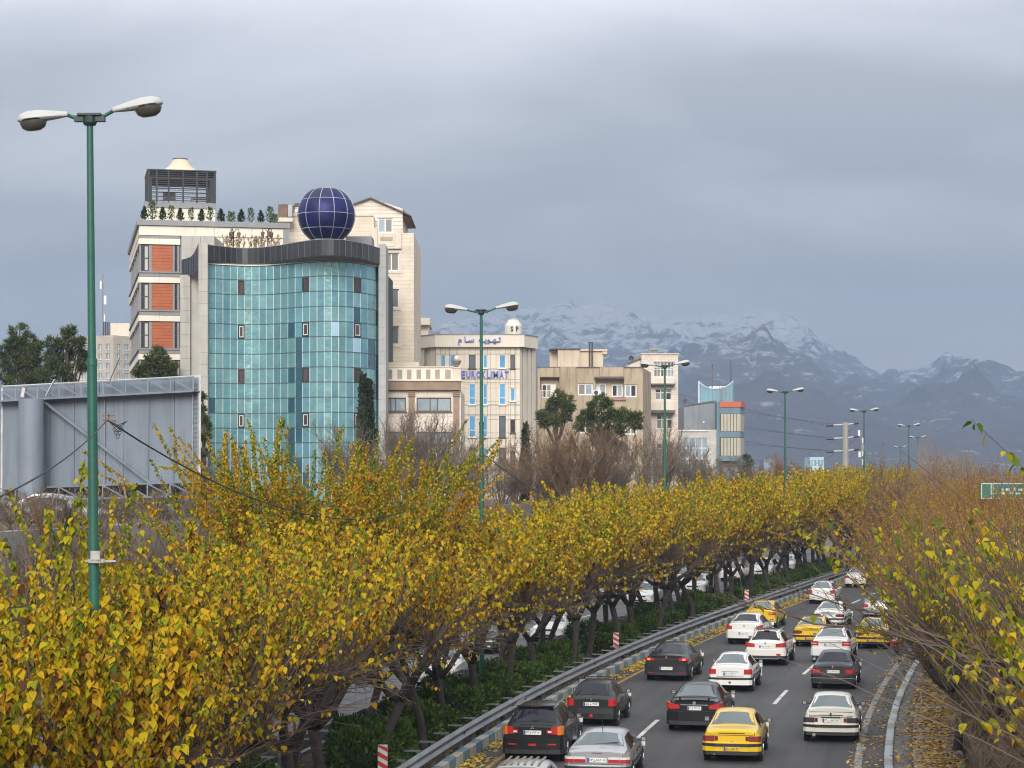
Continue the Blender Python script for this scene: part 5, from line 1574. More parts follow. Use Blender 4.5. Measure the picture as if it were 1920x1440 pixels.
class Car:
    """lofted body; local x to the right, y forward from the rear bumper, z up"""

    def __init__(s, st, W, zsill=.27):
        # stations: (y, zbottom, width factor, zbelt, ztop, top half width)
        s.st = st; s.W = W; s.n = 9

    def sect(s, y):
        st = s.st
        if y <= st[0][0]: p = st[0]
        elif y >= st[-1][0]: p = st[-1]
        else:
            for a, b in zip(st[:-1], st[1:]):
                if a[0] <= y <= b[0]:
                    t = (y - a[0]) / (b[0] - a[0]); p = [a[i] + (b[i] - a[i]) * t for i in range(6)]; break
        _, zb, wf, zbelt, ztop, wt = p
        w = s.W / 2 * wf
        h = zbelt - zb
        k = min(1.0, max(0.0, (ztop - zbelt) / .35))
        return [(0, zb), (w * .86, zb), (w * .955, zb + .10), (w, zb + h * .38), (w * .995, zb + h * .72), (w * .955, zbelt),
                (wt + .012, ztop - .065 * (.35 + .65 * k)), (wt * .86, ztop - .012), (wt * .45, ztop + .012), (0, ztop + .02)]

    def ring(s, y):
        h = s.sect(y)
        return [(x, z) for x, z in h] + [(-x, z) for x, z in reversed(h[1:-1])]

    def body(s, mat, parent, name='body'):
        ys = sorted({round(k, 3) for a, b in zip(s.st[:-1], s.st[1:]) for k in np.linspace(a[0], b[0], 3)})
        mb = MB(); rings = [s.ring(y) for y in ys]; n = len(rings[0])
        vs = [(x, y, z) for r, y in zip(rings, ys) for x, z in r]
        fs = [(i * n + k, i * n + (k + 1) % n, (i + 1) * n + (k + 1) % n, (i + 1) * n + k) for i in range(len(ys) - 1) for k in range(n)]
        fs += [tuple(range(n))[::-1], tuple((len(ys) - 1) * n + k for k in range(n))]
        mb.add(vs, fs)
        return mb.build(name, mat, parent, smooth=True, recalc=True, sharp=28)

    def patch_top(s, y0, y1, f0, f1, off=.008, nx=6, ny=4):
        """sheet over the top surface between two lengths; f = share of the half width"""
        vs = []; fs = []
        for j in range(ny + 1):
            t = j / ny; y = y0 + (y1 - y0) * t; f = f0 + (f1 - f0) * t
            h = s.sect(y)[6:]
            xs = [p[0] for p in h][::-1]; zs = [p[1] for p in h][::-1]
            for i in range(nx + 1):
                x = (-1 + 2 * i / nx) * f * xs[-1]
                vs.append((x, y, float(np.interp(abs(x), xs, zs))))
        m = nx + 1
        for j in range(ny):
            for i in range(nx): fs.append((j * m + i, j * m + i + 1, (j + 1) * m + i + 1, (j + 1) * m + i))
        return s._skin(vs, fs, (ny + 1) * m, off, m, ny + 1)

    def patch_side(s, side, y0, y1, t0=.06, t1=.94, off=.008, ny=4):
        vs = []; fs = []
        for j in range(ny + 1):
            y = y0 + (y1 - y0) * j / ny; h = s.sect(y); a, b = h[5], h[6]
            for t in (t0, (t0 + t1) / 2, t1):
                vs.append((side * (a[0] + (b[0] - a[0]) * t), y, a[1] + (b[1] - a[1]) * t))
        for j in range(ny):
            for i in range(2):
                q = (j * 3 + i, (j + 1) * 3 + i, (j + 1) * 3 + i + 1, j * 3 + i + 1)
                fs.append(q if side > 0 else q[::-1])
        return s._skin(vs, fs, len(vs), off, 3, ny + 1)

    def _skin(s, vs, fs, n, off, m, rows):
        V = [Vector(v) for v in vs]; N = [Vector((0, 0, 0)) for _ in V]
        for f in fs:
            nn = (V[f[1]] - V[f[0]]).cross(V[f[2]] - V[f[0]])
            for i in f: N[i] += nn
        out = [v + k.normalized() * off for v, k in zip(V, N)]
        inn = [v - k.normalized() * .006 for v, k in zip(V, N)]
        bd = [i for i in range(m)] + [j * m + m - 1 for j in range(1, rows)] + [(rows - 1) * m + i for i in range(m - 2, -1, -1)] + [j * m for j in range(rows - 2, 0, -1)]
        F_ = list(fs); L_ = len(bd)
        F_ += [(bd[k], bd[(k + 1) % L_], n + bd[(k + 1) % L_], n + bd[k])[::-1] for k in range(L_)]
        mb = MB(); mb.add(out + inn, F_); return mb

    def wheel(s, root, y, r=.31, w=.19, steer=0, rimm=None):
        for sd in (-1, 1):
            x = sd * (s.W / 2 - .085)
            mb = MB(); mb.lathe([(r * .62, -w / 2), (r * .95, -w / 2), (r, -w / 2 + .03), (r, w / 2 - .03), (r * .95, w / 2), (r * .62, w / 2)], 22, (x, y, r), 'x')
            o = mb.build('wheel', m_tyre, root, smooth=True, sharp=40)
            mb = MB(); e = sd * (w / 2 - .015)
            mb.lathe([(r * .64, e), (r * .60, e + sd * .012), (r * .3, e - sd * .02), (r * .14, e + sd * .012), (.01, e + sd * .012)], 18, (x, y, r), 'x')
            for k in range(5):
                a = 2 * math.pi * k / 5; mb.bar((x + e + sd * .008, y + math.cos(a) * r * .12, r + math.sin(a) * r * .12), (x + e + sd * .008, y + math.cos(a) * r * .6, r + math.sin(a) * r * .6), .05, .03)
            mb.build('rim', rimm or m_rim, o)
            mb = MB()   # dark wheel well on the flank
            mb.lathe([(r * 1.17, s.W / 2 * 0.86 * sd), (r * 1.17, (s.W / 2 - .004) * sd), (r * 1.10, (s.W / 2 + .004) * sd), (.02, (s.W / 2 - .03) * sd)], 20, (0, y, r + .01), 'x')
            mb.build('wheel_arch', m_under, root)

    def bumper(s, root, mat, z0, z1, front=False, out=.07, name='bumper', wrap=.42, wf=1.0):
        L = s.st[-1][0]; w = s.W / 2 * wf
        y = lambda v: (L - v) if front else v
        poly = [(-w - .004, y(wrap)), (-w - .004, y(.10)), (-w * .90, y(-.01)), (-w * .55, y(-out + .015)), (0, y(-out)), (w * .55, y(-out + .015)), (w * .90, y(-.01)), (w + .004, y(.10)), (w + .004, y(wrap))]
        poly2 = poly + [(w * .8, y(wrap)), (w * .7, y(.15)), (-w * .7, y(.15)), (-w * .8, y(wrap))]
        mb = MB(); e = .035
        n = len(poly2); c = lambda p, k: (p[0] * (1 - .0), p[1])
        prof = [(0.0, .0), (.0, 1.0)]
        mb.prism(poly2, z0, z1)
        return mb.build(name, mat, root, recalc=True)

    def lamp(s, root, name, mat, x0, x1, z0, z1, front=False, wrap=.20, out=.022, skew=0.0, side=None):
        """corner lamps, both sides; x measured outwards from the centre line"""
        L = s.st[-1][0]; y = lambda v: (L - v) if front else v
        for sd in ((-1, 1) if side is None else (side,)):
            w = s.W / 2
            corner = x1 >= w * .93
            p = [(x0, -out), (min(x1, w * .90), -out + .008)]
            if corner: p += [(w * .975, .05), (w * 1.004, .10), (w * 1.004, wrap), (w * .9, wrap)]
            else: p += [(x1, .05)]
            p += [(x0, .06)]
            vs = [(sd * a, y(b), z0 + skew * (a - x0) * 0) for a, b in p] + [(sd * a, y(b), z1 + skew * (a - x0)) for a, b in p]
            n = len(p); fs = [tuple(range(n)), tuple(range(n, 2 * n))] + [(k, (k + 1) % n, n + (k + 1) % n, n + k) for k in range(n)]
            mb = MB(); mb.add(vs, fs); mb.build(name, mat, root, recalc=True)

    def plate(s, root, z, txt, y=-.03, mat=None, w=.52, h=.12, front=False):
        L = s.st[-1][0]; yy = (L - y) if front else y
        o = empty('number_plate', (0, yy, z)); o.parent = root
        d = 1 if not front else -1
        if front: o.rotation_euler = (0, 0, math.pi)
        mb = MB(); mb.box(-w / 2, w / 2, 0, .02, -h / 2, h / 2); mb.build('plate', mat or m_plate, o)
        mb = MB(); mb.box(-w / 2 + .004, -w / 2 + .06, -.004, -.0005, -h / 2 + .004, h / 2 - .004); mb.build('blue_strip', m_plblue, o)
        if txt:
            t = link_mesh('plate_number', text_mesh(txt, m_ink, w * .78, h * .66, .004, .012, 1.05), o); t.location = (-w * .36, -.003, -h * .33)

    def mirror(s, root, y, z, mat, k=1.0):
        for sd in (-1, 1):
            w = s.W / 2
            mb = MB(); mb.prism([(sd * (w * .97 + .04), y - .03), (sd * (w * .97 + .20 * k), y - .05), (sd * (w * .97 + .19 * k), y + .07), (sd * (w * .97 + .06), y + .10)], z, z + .13)
            mb.bar((sd * w * .9, y + .03, z + .02), (sd * (w * .97 + .08), y + .03, z + .04), .05, .04)
            o = mb.build('mirror', mat, root, recalc=True)
            mb = MB(); mb.box(sd * (w * .97 + .065), sd * (w * .97 + .175 * k), y - .062, y - .056, z + .015, z + .115); mb.build('mirror_glass', m_chrome, o)

    def grooves(s, root, x, z0, z1, y=-.003):
        """seam lines of the boot lid"""
        mb = MB()
        for sd in (-1, 1): mb.box(sd * x - .006, sd * x + .006, y - .004, y + .05, z0, z1)
        mb.box(-x, x, y - .004, y + .05, z0 - .006, z0 + .006)
        return mb.build('lid_seam', m_under, root)


def sedan_st(L, zr, zd, y_rw, y_rr, y_fr, y_ws, wr=.57, wd=.72, belt=.90, rear=.90, zb=.27, zf=.70, hood=.94):
    """three-box profile: rear height, deck height, base of rear window, roof rear/front, base of windscreen"""
    ym = (y_rr + y_fr) / 2
    return [(0.0, zb + .07, .90, belt - .13, rear, wd - .06), (.07, zb + .02, .965, belt - .06, zd - .015, wd - .02), (.30, zb, .99, belt - .03, zd, wd), (y_rw, zb, 1.0, belt, zd + .025, wd - .01),
            (y_rr, zb, 1.0, belt + .01, zr - .035, wr - .01), (y_rr + .35, zb, 1.0, belt + .01, zr, wr), (ym + .1, zb, 1.0, belt, zr + .01, wr), (y_fr, zb, 1.0, belt - .01, zr - .045, wr - .02),
            (y_ws, zb, .99, belt - .03, hood + .03, wd), (L - .55, zb, .975, belt - .10, hood - .06, wd), (L - .12, zb + .02, .93, belt - .2, zf + .03, wd - .08), (L, zb + .07, .86, belt - .3, zf - .08, wd - .15)]


def hatch_st(L, zr, y_rw, y_rr, y_fr, y_ws, wr=.55, wd=.68, belt=.90, zrw=.98, zb=.27, zf=.70, hood=.95):
    ym = (y_rr + y_fr) / 2
    return [(0.0, zb + .07, .92, belt - .10, zrw - .06, wd - .05), (.06, zb + .02, .97, belt - .04, zrw, wd - .02), (y_rw, zb, .99, belt, zrw + .03, wd - .02),
            (y_rr, zb, 1.0, belt + .01, zr - .03, wr - .01), (y_rr + .4, zb, 1.0, belt + .01, zr, wr), (ym + .2, zb, 1.0, belt, zr + .01, wr), (y_fr, zb, 1.0, belt - .01, zr - .045, wr - .02),
            (y_ws, zb, .99, belt - .03, hood + .03, wd), (L - .5, zb, .975, belt - .10, hood - .07, wd - .02), (L - .12, zb + .02, .93, belt - .2, zf + .03, wd - .1), (L, zb + .07, .86, belt - .3, zf - .08, wd - .16)]


def car_common(C, root, pnt, glass, y_rw, y_rr, y_fr, y_ws, wheels, r=.31, mir=None, sideglass=None, rear_split=None, trim=True):
    C.body(pnt, root)
    o = C.patch_top(y_rw + .05, y_rr - .03, .90, .93).build('rear_window', glass, root, smooth=True, sharp=40)
    C.patch_top(y_fr + .05, y_ws - .05, .92, .90).build('windscreen', m_cglass, root, smooth=True, sharp=40)
    sg = sideglass or m_cglassd
    b = (y_rr + y_fr) / 2 + .15
    for sd in (-1, 1):
        C.patch_side(sd, y_rr - (y_rr - y_rw) * .35, b - .05, .12, .90).build('side_window', sg, root)
        C.patch_side(sd, b + .05, y_fr + (y_ws - y_fr) * .35, .12, .88).build('side_window', sg, root)
    for y in wheels: C.wheel(root, y, r)
    C.mirror(root, y_fr + (y_ws - y_fr) * .35, C.sect(y_fr)[5][1] + .03, mir or pnt)
    mb = MB(); mb.box(-C.W * .40, C.W * .40, .35, C.st[-1][0] - .35, .16, .30); mb.build('underbody', m_under, root)
    for sd in (-1, 1):
        mb = MB(); zs = .58
        mb.box(sd * (C.W / 2 - .01), sd * (C.W / 2 + .012), wheels[0] + .45, wheels[1] - .45, zs - .035, zs + .035); mb.build('side_trim', m_black if trim else pnt, root)
        for yy in (b - .0, y_fr + (y_ws - y_fr) * .2, y_rr - .15):
            mb = MB(); mb.box(sd * (C.W / 2 - .006), sd * (C.W / 2 + .003), yy - .006, yy + .006, .36, C.sect(yy)[5][1] - .02); mb.build('door_seam', m_under, root)
        for yy in (b - .25, y_fr - .25):
            mb = MB(); mb.box(sd * (C.W / 2 - .002), sd * (C.W / 2 + .02), yy - .09, yy + .09, .80, .84); mb.build('door_handle', m_black if trim else pnt, root)


def seats(C, root, y, z=.98):
    pass


FA = str.maketrans('0123456789', '\u06F0\u06F1\u06F2\u06F3\u06F4\u06F5\u06F6\u06F7\u06F8\u06F9')


def place(root, x, y, dh=0.0):
    """(x, rear axle contact row) of the photograph -> road position and heading"""
    d = HC * F / (y - YH)
    root.location = ((x - XC) / F * d, d - .75, 0.0)
    root.rotation_euler = (0, 0, heading(d) + R(dh))
    root['category'] = 'car'
    return d


def wiper(root, C, y_rw, x=.05, l=.5):
    h = C.sect(y_rw + .09)
    mb = MB(); z = h[8][1] + .02; mb.bar((x, y_rw + .04, z - .03), (x + l, y_rw + .16, z + .025), .025, .02); mb.build('wiper', m_black, root)


def aerial(root, C, y, z, l=.35):
    mb = MB(); mb.tube([(0, y, z - .03), (0, y - l * .35, z + l)], [.012, .006], 5); mb.build('aerial', m_black, root)


def tail_text(root, body, x, z, w, h, y=-.012, mat=None):
    t = link_mesh('badge', text_mesh(body, mat or m_chrome, w, h, .004), root); t.location = (x, y, z)


def lion(root, z, mat=None, y=-.02, s=1.0):
    """small upright lion emblem"""
    mb = MB(); p = [(-.03, -.05), (-.012, -.02), (-.03, 0), (-.035, .03), (-.01, .06), (.025, .05), (.02, .03), (.035, .02), (.02, .005), (.03, -.015), (.012, -.02), (.03, -.05), (.008, -.04), (-.008, -.05)]
    mb.prism_y([(a * s, z + b * s) for a, b in p], y, y + .015); mb.build('emblem', mat or m_chrome, root)


# ---- three-box saloon with a full width deck (taxis and private cars)
def saloon405(pnt, label, px, py, plate, glass=None, yellow=False, dark_lamps=False, dh=0, roofdark=False, plate_low=False, spoiler=False, lampm=None, group=None):
    root = empty('car', (0, 0, 0), 0, label, 'car', group)
    L, W = 4.41, 1.70
    C = Car(sedan_st(L, 1.395, 1.0, .74, 1.36, 2.62, 3.30, .565, .735, .88, .92), W)
    car_common(C, root, pnt, glass or m_cglass, .74, 1.36, 2.62, 3.30, (.78, 3.45), mir=m_black)
    C.bumper(root, pnt, .36, .60, out=.10)
    C.bumper(root, m_black, .50, .585, out=.125, name='bumper_strip', wrap=.5, wf=1.012)
    C.bumper(root, m_black, .25, .36, out=.06, name='valance', wf=.985)
    C.bumper(root, pnt, .30, .58, True, .10)
    lm = lampm or (m_reddark if dark_lamps else m_red)
    z0, z1 = .645, .80
    C.lamp(root, 'tail_lamp', lm, .50, .85, z0, z1, wrap=.16)
    C.lamp(root, 'tail_lamp_inner', m_reddark, .40, .495, z0 + .012, z1 - .012, out=.012)
    mb = MB(); mb.box(-.38, .38, -.012, .02, .865, .885); mb.build('lid_edge', m_under, root)
    C.grooves(root, .66, .82, .90)
    if plate_low: C.plate(root, .44, plate, -.135, m_platey if yellow else m_plate, .46, .11)
    else:
        C.plate(root, .715, plate, -.03, m_platey if yellow else m_plate)
        mb = MB(); mb.box(-.30, .30, -.035, .01, .795, .83); mb.build('plate_light', m_black, root)
    lion(root, .90 if not plate_low else .60, m_black if pnt is PW or pnt is PWW else m_chrome)
    mb = MB(); mb.tube([(-.5, -.04, .27), (-.5, .25, .27)], .03, 8); mb.build('exhaust', m_galv, root)
    C.lamp(root, 'headlamp', m_clear, .40, .82, .60, .72, True)
    if roofdark:
        mb = C.patch_top(1.50, 2.45, 1.0, 1.0, .012); mb.build('roof_panel', m_black, root)
    # seats seen through the rear glass are part of the cabin
    for x in (-.36, .36):
        mb = MB(); mb.prism_y([(x - .13, 1.03), (x + .13, 1.03), (x + .10, 1.18), (x - .10, 1.18)], 1.0, 1.06)
    d = place(root, px, py, dh)
    return root, C


def build_cars():
    # black compact suv
    r = empty('car', (0, 0, 0), 0, 'black suv with red and amber tail lamps and roof rails beside the kerb', 'car')
    C = Car(hatch_st(4.3, 1.615, .16, .66, 2.45, 3.15, .575, .75, 1.02, 1.10, .33, .80, 1.05), 1.79)
    car_common(C, r, PK, m_cglassd, .16, .66, 2.45, 3.15, (.82, 3.49), .345, trim=False)
    C.bumper(r, PK, .42, .72, out=.07); C.bumper(r, m_black, .28, .42, out=.05, name='valance'); C.bumper(r, PK, .35, .7, True)
    C.lamp(r, 'tail_lamp', m_red, .56, .73, .86, 1.06, out=.03, skew=.12); C.lamp(r, 'amber_lamp', m_amber, .735, .90, .84, 1.08, out=.024, wrap=.26)
    C.lamp(r, 'inner_lamp', m_red, .42, .555, .88, .985, out=.022); C.lamp(r, 'reverse_lamp', m_clear, .46, .58, .90, .95, out=.034)
    C.lamp(r, 'bumper_reflector', m_red, .46, .70, .545, .585, out=.082)
    mb = MB(); mb.box(-.11, .11, -.088, -.05, .52, .585); mb.build('fog_lamp', m_red, r)
    C.plate(r, .90, '93 \u0645 863 50'.translate(FA), -.035); wiper(r, C, .18, .0, .5)
    mb = MB()   # three-diamond emblem
    for a in (90, 210, 330):
        c, s = math.cos(R(a)), math.sin(R(a)); px_, pz_ = -s, c
        q = [(0, 0), (.035 * c + .02 * px_, .035 * s + .02 * pz_), (.07 * c, .07 * s), (.035 * c - .02 * px_, .035 * s - .02 * pz_)]
        mb.prism_y([(x, 1.04 + z) for x, z in q], -.035, -.005)
    mb.build('emblem', m_chrome, r)
    for sd in (-1, 1):
        mb = MB(); mb.tube([(sd * .60, .85, 1.59), (sd * .60, .95, 1.665), (sd * .605, 2.2, 1.68), (sd * .60, 2.35, 1.61)], .022, 6); mb.build('roof_rail', m_galv, r)
    aerial(r, C, .85, 1.62, .25); mb = MB(); mb.box(-.55, .55, .56, .74, 1.585, 1.62); mb.build('roof_spoiler', PK, r)
    mb = MB(); mb.box(-.12, .12, .545, .56, 1.59, 1.612); mb.build('third_brake_lamp', m_reddark, r)
    C.lamp(r, 'headlamp', m_clear, .5, .86, .75, .9, True); place(r, 998, 1425)

    # silver hatch at the bottom edge
    r = empty('car', (0, 0, 0), 0, 'silver saloon with wide red tail lamps cut by the bottom edge of the photo', 'car')
    C = Car(sedan_st(4.45, 1.37, 1.04, .46, 1.30, 2.72, 3.35, .575, .77, .90, .96), 1.76)
    car_common(C, r, PS, m_cglass, .46, 1.30, 2.72, 3.35, (.85, 3.6), mir=m_black)
    C.bumper(r, PS, .34, .60, out=.09); C.bumper(r, m_black, .52, .58, out=.11, name='bumper_strip', wf=1.01); C.bumper(r, PS, .32, .6, True)
    for a, c in ((.62, .87), (.31, .61)):
        C.lamp(r, 'tail_lamp', m_red, a, c, .68, .765, out=.03); C.lamp(r, 'clear_strip', m_clear, a, c, .77, .83, out=.026)
    C.plate(r, .75, '13\u0646\u06F818 11'.translate(FA), -.03); wiper(r, C, .50, -.1, .62); aerial(r, C, 1.38, 1.38, .3)
    mb = MB(); mb.box(-.14, .14, -.006, .012, .925, .945); mb.build('third_brake_lamp', m_reddark, r)
    C.grooves(r, .70, .64, .95); C.lamp(r, 'headlamp', m_clear, .45, .84, .62, .74, True)
    place(r, 1117, 1470)

    # roof of a car just entering
    r = empty('car', (0, 0, 0), 0, 'beige silver car of which only the ribbed roof shows at the bottom edge', 'car')
    C = Car(hatch_st(4.0, 1.43, .3, .8, 2.3, 3.0, .60, .72, .92, 1.0), 1.66)
    car_common(C, r, PB_, m_cglass, .3, .8, 2.3, 3.0, (.7, 3.2))
    for x in (-.42, -.25, -.08, .08, .25, .42):
        mb = MB(); mb.box(x - .025, x + .025, .85, 2.2, 1.445, 1.462); mb.build('roof_rib', PB_, r)
    C.bumper(r, PB_, .34, .6); C.lamp(r, 'tail_lamp', m_red, .5, .82, .7, .9); C.plate(r, .72, None)
    r.location = on_ground(990, 51.9) - Vector((.3, 1.5, 0)); r.rotation_euler = (0, 0, heading(51))

    # small dark hatchback with roof bars
    r = empty('car', (0, 0, 0), 0, 'small dark grey hatchback with roof bars and round tail lamps', 'car')
    C = Car(hatch_st(3.83, 1.43, .14, .62, 2.15, 2.85, .53, .68, .90, .97, .27, .70, .93), 1.66)
    car_common(C, r, PD, m_cglassd, .14, .62, 2.15, 2.85, (.62, 3.06), trim=False, mir=m_black)
    C.bumper(r, m_black, .44, .63, out=.08); C.bumper(r, PD, .27, .44, out=.06, name='valance'); C.bumper(r, PD, .3, .6, True)
    C.lamp(r, 'tail_lamp', m_red, .58, .80, .70, .93, out=.024, wrap=.14); mb = MB(); mb.lathe([(.02, 0), (.055, .005), (.065, .02)], 16, (0, -.085, .37), 'y'); mb.build('fog_lamp', m_red, r)
    C.plate(r, .76, '55 \u0647 272'.translate(FA), -.03); wiper(r, C, .16, .0, .45); lion(r, .915)
    for sd in (-1, 1):
        mb = MB(); mb.tube([(sd * .56, .8, 1.40), (sd * .56, .95, 1.50), (sd * .56, 1.95, 1.50), (sd * .56, 2.1, 1.40)], .02, 6); mb.build('roof_rail', m_black, r)
    for y in (1.0, 1.85):
        mb = MB(); mb.tube([(-.56, y, 1.505), (.56, y, 1.505)], .018, 6); mb.build('roof_bar', m_black, r)
    C.lamp(r, 'headlamp', m_clear, .45, .8, .68, .82, True); place(r, 1107, 1358)

    # dark saloon braking
    r = empty('car', (0, 0, 0), 0, 'dark grey fastback saloon with glowing brake lights in the left lane', 'car')
    C = Car(sedan_st(4.65, 1.46, 1.07, .48, 1.35, 2.75, 3.45, .57, .74, .95, 1.0, .27, .75, 1.0), 1.80)
    car_common(C, r, PD, m_cglassd, .48, 1.35, 2.75, 3.45, (.92, 3.6), .33, trim=False)
    C.bumper(r, PD, .40, .66, out=.08); C.bumper(r, m_black, .27, .40, out=.07, name='valance'); C.bumper(r, PD, .3, .6, True)
    C.lamp(r, 'tail_lamp', m_red, .52, .90, .86, .96, out=.025); C.lamp(r, 'brake_lamp', m_brake, .66, .78, .875, .945, out=.034)
    mb = MB(); mb.box(-.51, .51, -.02, .03, .885, .915); mb.build('lamp_bar', m_reddark, r)
    C.lamp(r, 'bumper_reflector', m_red, .52, .74, .36, .385, out=.085); C.plate(r, .55, '31 \u0645 862'.translate(FA), -.09); aerial(r, C, 1.5, 1.48, .1); lion(r, .985)
    mb = MB(); mb.box(-.62, .62, -.02, .1, 1.03, 1.055); mb.build('boot_lip', PD, r)
    C.lamp(r, 'headlamp', m_clear, .45, .85, .7, .84, True); place(r, 1247, 1275)

    # black saloon with spoiler
    r = empty('car', (0, 0, 0), 0, 'black saloon with boot spoiler, chrome strip and slanted red lamps', 'car')
    C = Car(sedan_st(4.75, 1.46, 1.07, .66, 1.38, 2.75, 3.5, .57, .75, .95, 1.0, .26, .75, 1.0), 1.82)
    car_common(C, r, PK, m_cglass, .66, 1.38, 2.75, 3.5, (.98, 3.7), .33, trim=False)
    C.bumper(r, PK, .40, .70, out=.08); C.bumper(r, m_black, .26, .40, out=.06, name='valance'); C.bumper(r, PK, .3, .6, True)
    C.lamp(r, 'tail_lamp', m_red, .48, .91, .78, .90, out=.028, skew=.22, wrap=.3)
    mb = MB(); mb.box(-.46, .46, -.024, .02, .895, .925); mb.build('chrome_strip', m_chrome, r)
    mb = MB(); mb.prism([(-.70, .04), (-.62, -.03), (.62, -.03), (.70, .04), (.62, .14), (-.62, .14)], 1.135, 1.16); mb.box(-.5, -.44, .02, .1, 1.05, 1.135); mb.box(.44, .5, .02, .1, 1.05, 1.135); mb.build('spoiler', PK, r)
    mb = MB(); mb.box(-.45, .45, -.034, -.031, 1.14, 1.152); mb.build('third_brake_lamp', m_reddark, r)
    mb = MB(); mb.lathe([(.0, 0), (.045, 0), (.055, .01), (.045, .02)], 14, (0, -.04, .965), 'y'); mb.build('emblem', m_chrome, r)
    C.plate(r, .80, '62 \u0642 744 88'.translate(FA), -.035, w=.46); C.lamp(r, 'headlamp', m_clear, .45, .86, .7, .84, True); place(r, 1298, 1369)

    # yellow taxi, nearest
    saloon405(PY, 'nearest yellow taxi saloon behind the black car with the spoiler', 1367, 1425, '\u06F8\u06F8 \u062A511 99'.translate(FA), yellow=True, dark_lamps=False, plate_low=True, lampm=M('taxi_lamp', (.20, .022, .022), .25, .06, 8, coat=.6))
    # white saloon, nearest on the right
    r, C = saloon405(PWW, 'cream white saloon with dark tail lamps nearest the right edge line', 1551, 1388, '22 \u0628 553 99'.translate(FA), dark_lamps=True, lampm=M('smoked_black_lamp', (.035, .03, .035), .2, .06, 8, coat=.7))
    mb = MB(); mb.box(-.70, .70, .0, .12, .985, 1.03); mb.build('boot_lip', PWW, r)
    tail_text(r, 'PEUGEOT', -.62, .845, .26, .035, -.015, m_black); tail_text(r, 'GLX', .50, .845, .16, .035, -.015, m_black)
    mb = MB(); mb.tube([(-.52, -.10, .27), (-.52, .2, .27)], .055, 10); mb.build('exhaust_pipe', m_galv, r)

    # white small saloon with oval lamps
    r = empty('car', (0, 0, 0), 0, 'rounded white saloon with oval red lamps and black bumper strip', 'car')
    C = Car(sedan_st(4.19, 1.42, 1.04, .50, 1.20, 2.35, 3.05, .53, .70, .92, .98, .27, .7, .94), 1.66)
    car_common(C, r, PW, m_cglass, .50, 1.20, 2.35, 3.05, (.85, 3.3), mir=m_black)
    C.bumper(r, PW, .30, .50, out=.09); C.bumper(r, m_black, .50, .58, out=.10, name='bumper_strip', wf=1.008); C.bumper(r, PW, .3, .6, True)
    C.lamp(r, 'tail_lamp', m_red, .54, .80, .72, .90, out=.03, wrap=.2, skew=.05)
    C.plate(r, .72, '52 \u0645 853 20'.translate(FA), -.025); mb = MB(); mb.lathe([(.02, 0), (.05, .005), (.06, .02)], 14, (0, -.10, .40), 'y'); mb.build('fog_lamp', m_red, r)
    mb = MB(); mb.box(-.32, .32, -.022, .02, .80, .82); mb.build('handle_strip', m_chrome, r); C.grooves(r, .50, .62, .70)
    C.lamp(r, 'headlamp', m_clear, .42, .8, .65, .8, True); place(r, 1365, 1295)

    # grey saloon
    r, C = saloon405(PG, 'dark grey saloon with tinted rear glass and white number plate', 1556, 1290, '61 \u0648 772 50'.translate(FA), glass=m_cglassd)
    mb = MB(); mb.bar((-.84, -.115, .47), (.84, -.115, .47), .02); mb.build('chrome_strip', m_chrome, r)

    # pearl white crossover
    r = empty('car', (0, 0, 0), 0, 'pearl white crossover hatchback with roof rails and dark lower bumper', 'car')
    C = Car(hatch_st(4.2, 1.53, .16, .70, 2.3, 3.0, .55, .72, .97, 1.06, .30, .75, 1.0), 1.77)
    car_common(C, r, PWH, m_cglassd, .16, .70, 2.3, 3.0, (.8, 3.4), .335, trim=False, mir=m_black)
    C.bumper(r, PWH, .46, .72, out=.08); C.bumper(r, m_black, .33, .46, out=.085, name='lower_bumper'); C.bumper(r, PWH, .33, .65, True)
    mb = MB(); mb.bar((-.6, -.075, .33), (.6, -.075, .33), .03); mb.build('skid_strip', m_chrome, r)
    C.lamp(r, 'tail_lamp', m_red, .46, .88, .84, .98, out=.03, skew=.14, wrap=.3); C.lamp(r, 'fog_lamp', m_red, .5, .68, .48, .56, out=.09, side=1)
    C.plate(r, .86, '35 \u0645 618 55'.translate(FA), -.03); lion(r, 1.0)
    mb = C.patch_top(.78, 2.2, .80, .80, .010); mb.build('sunroof', m_cglassd, r)
    for sd in (-1, 1):
        mb = MB(); mb.tube([(sd * .58, .85, 1.49), (sd * .57, 1.0, 1.575), (sd * .57, 2.0, 1.575), (sd * .58, 2.15, 1.49)], .025, 6); mb.build('roof_rail', m_galv, r)
    mb = MB(); mb.box(-.12, .12, .60, .66, 1.50, 1.53); mb.build('third_brake_lamp', m_red, r)
    C.lamp(r, 'headlamp', m_clear, .45, .86, .75, .9, True); place(r, 1431, 1246)

    # white saloon ahead of it
    r = empty('car', (0, 0, 0), 0, 'white saloon with upright slanted red lamps beside the guardrail', 'car')
    C = Car(sedan_st(4.5, 1.47, 1.09, .50, 1.22, 2.6, 3.3, .56, .73, .96, 1.03, .27, .75, 1.0), 1.76)
    car_common(C, r, PW, m_cglassd, .50, 1.22, 2.6, 3.3, (.9, 3.5), trim=False, mir=m_black)
    C.bumper(r, PW, .34, .68, out=.08); C.bumper(r, PW, .3, .6, True); C.lamp(r, 'tail_lamp', m_red, .60, .88, .78, .93, out=.03, skew=.22, wrap=.3)
    C.plate(r, .58, '75 \u0645 212'.translate(FA), -.095); lion(r, .93); C.lamp(r, 'headlamp', m_clear, .45, .86, .7, .85, True); place(r, 1392, 1207)

    # rounded yellow saloon taxi
    r = empty('car', (0, 0, 0), 0, 'rounded yellow taxi saloon farthest along the guardrail', 'car')
    C = Car(sedan_st(4.5, 1.46, 1.06, .55, 1.30, 2.65, 3.35, .56, .73, .94, 1.0), 1.73)
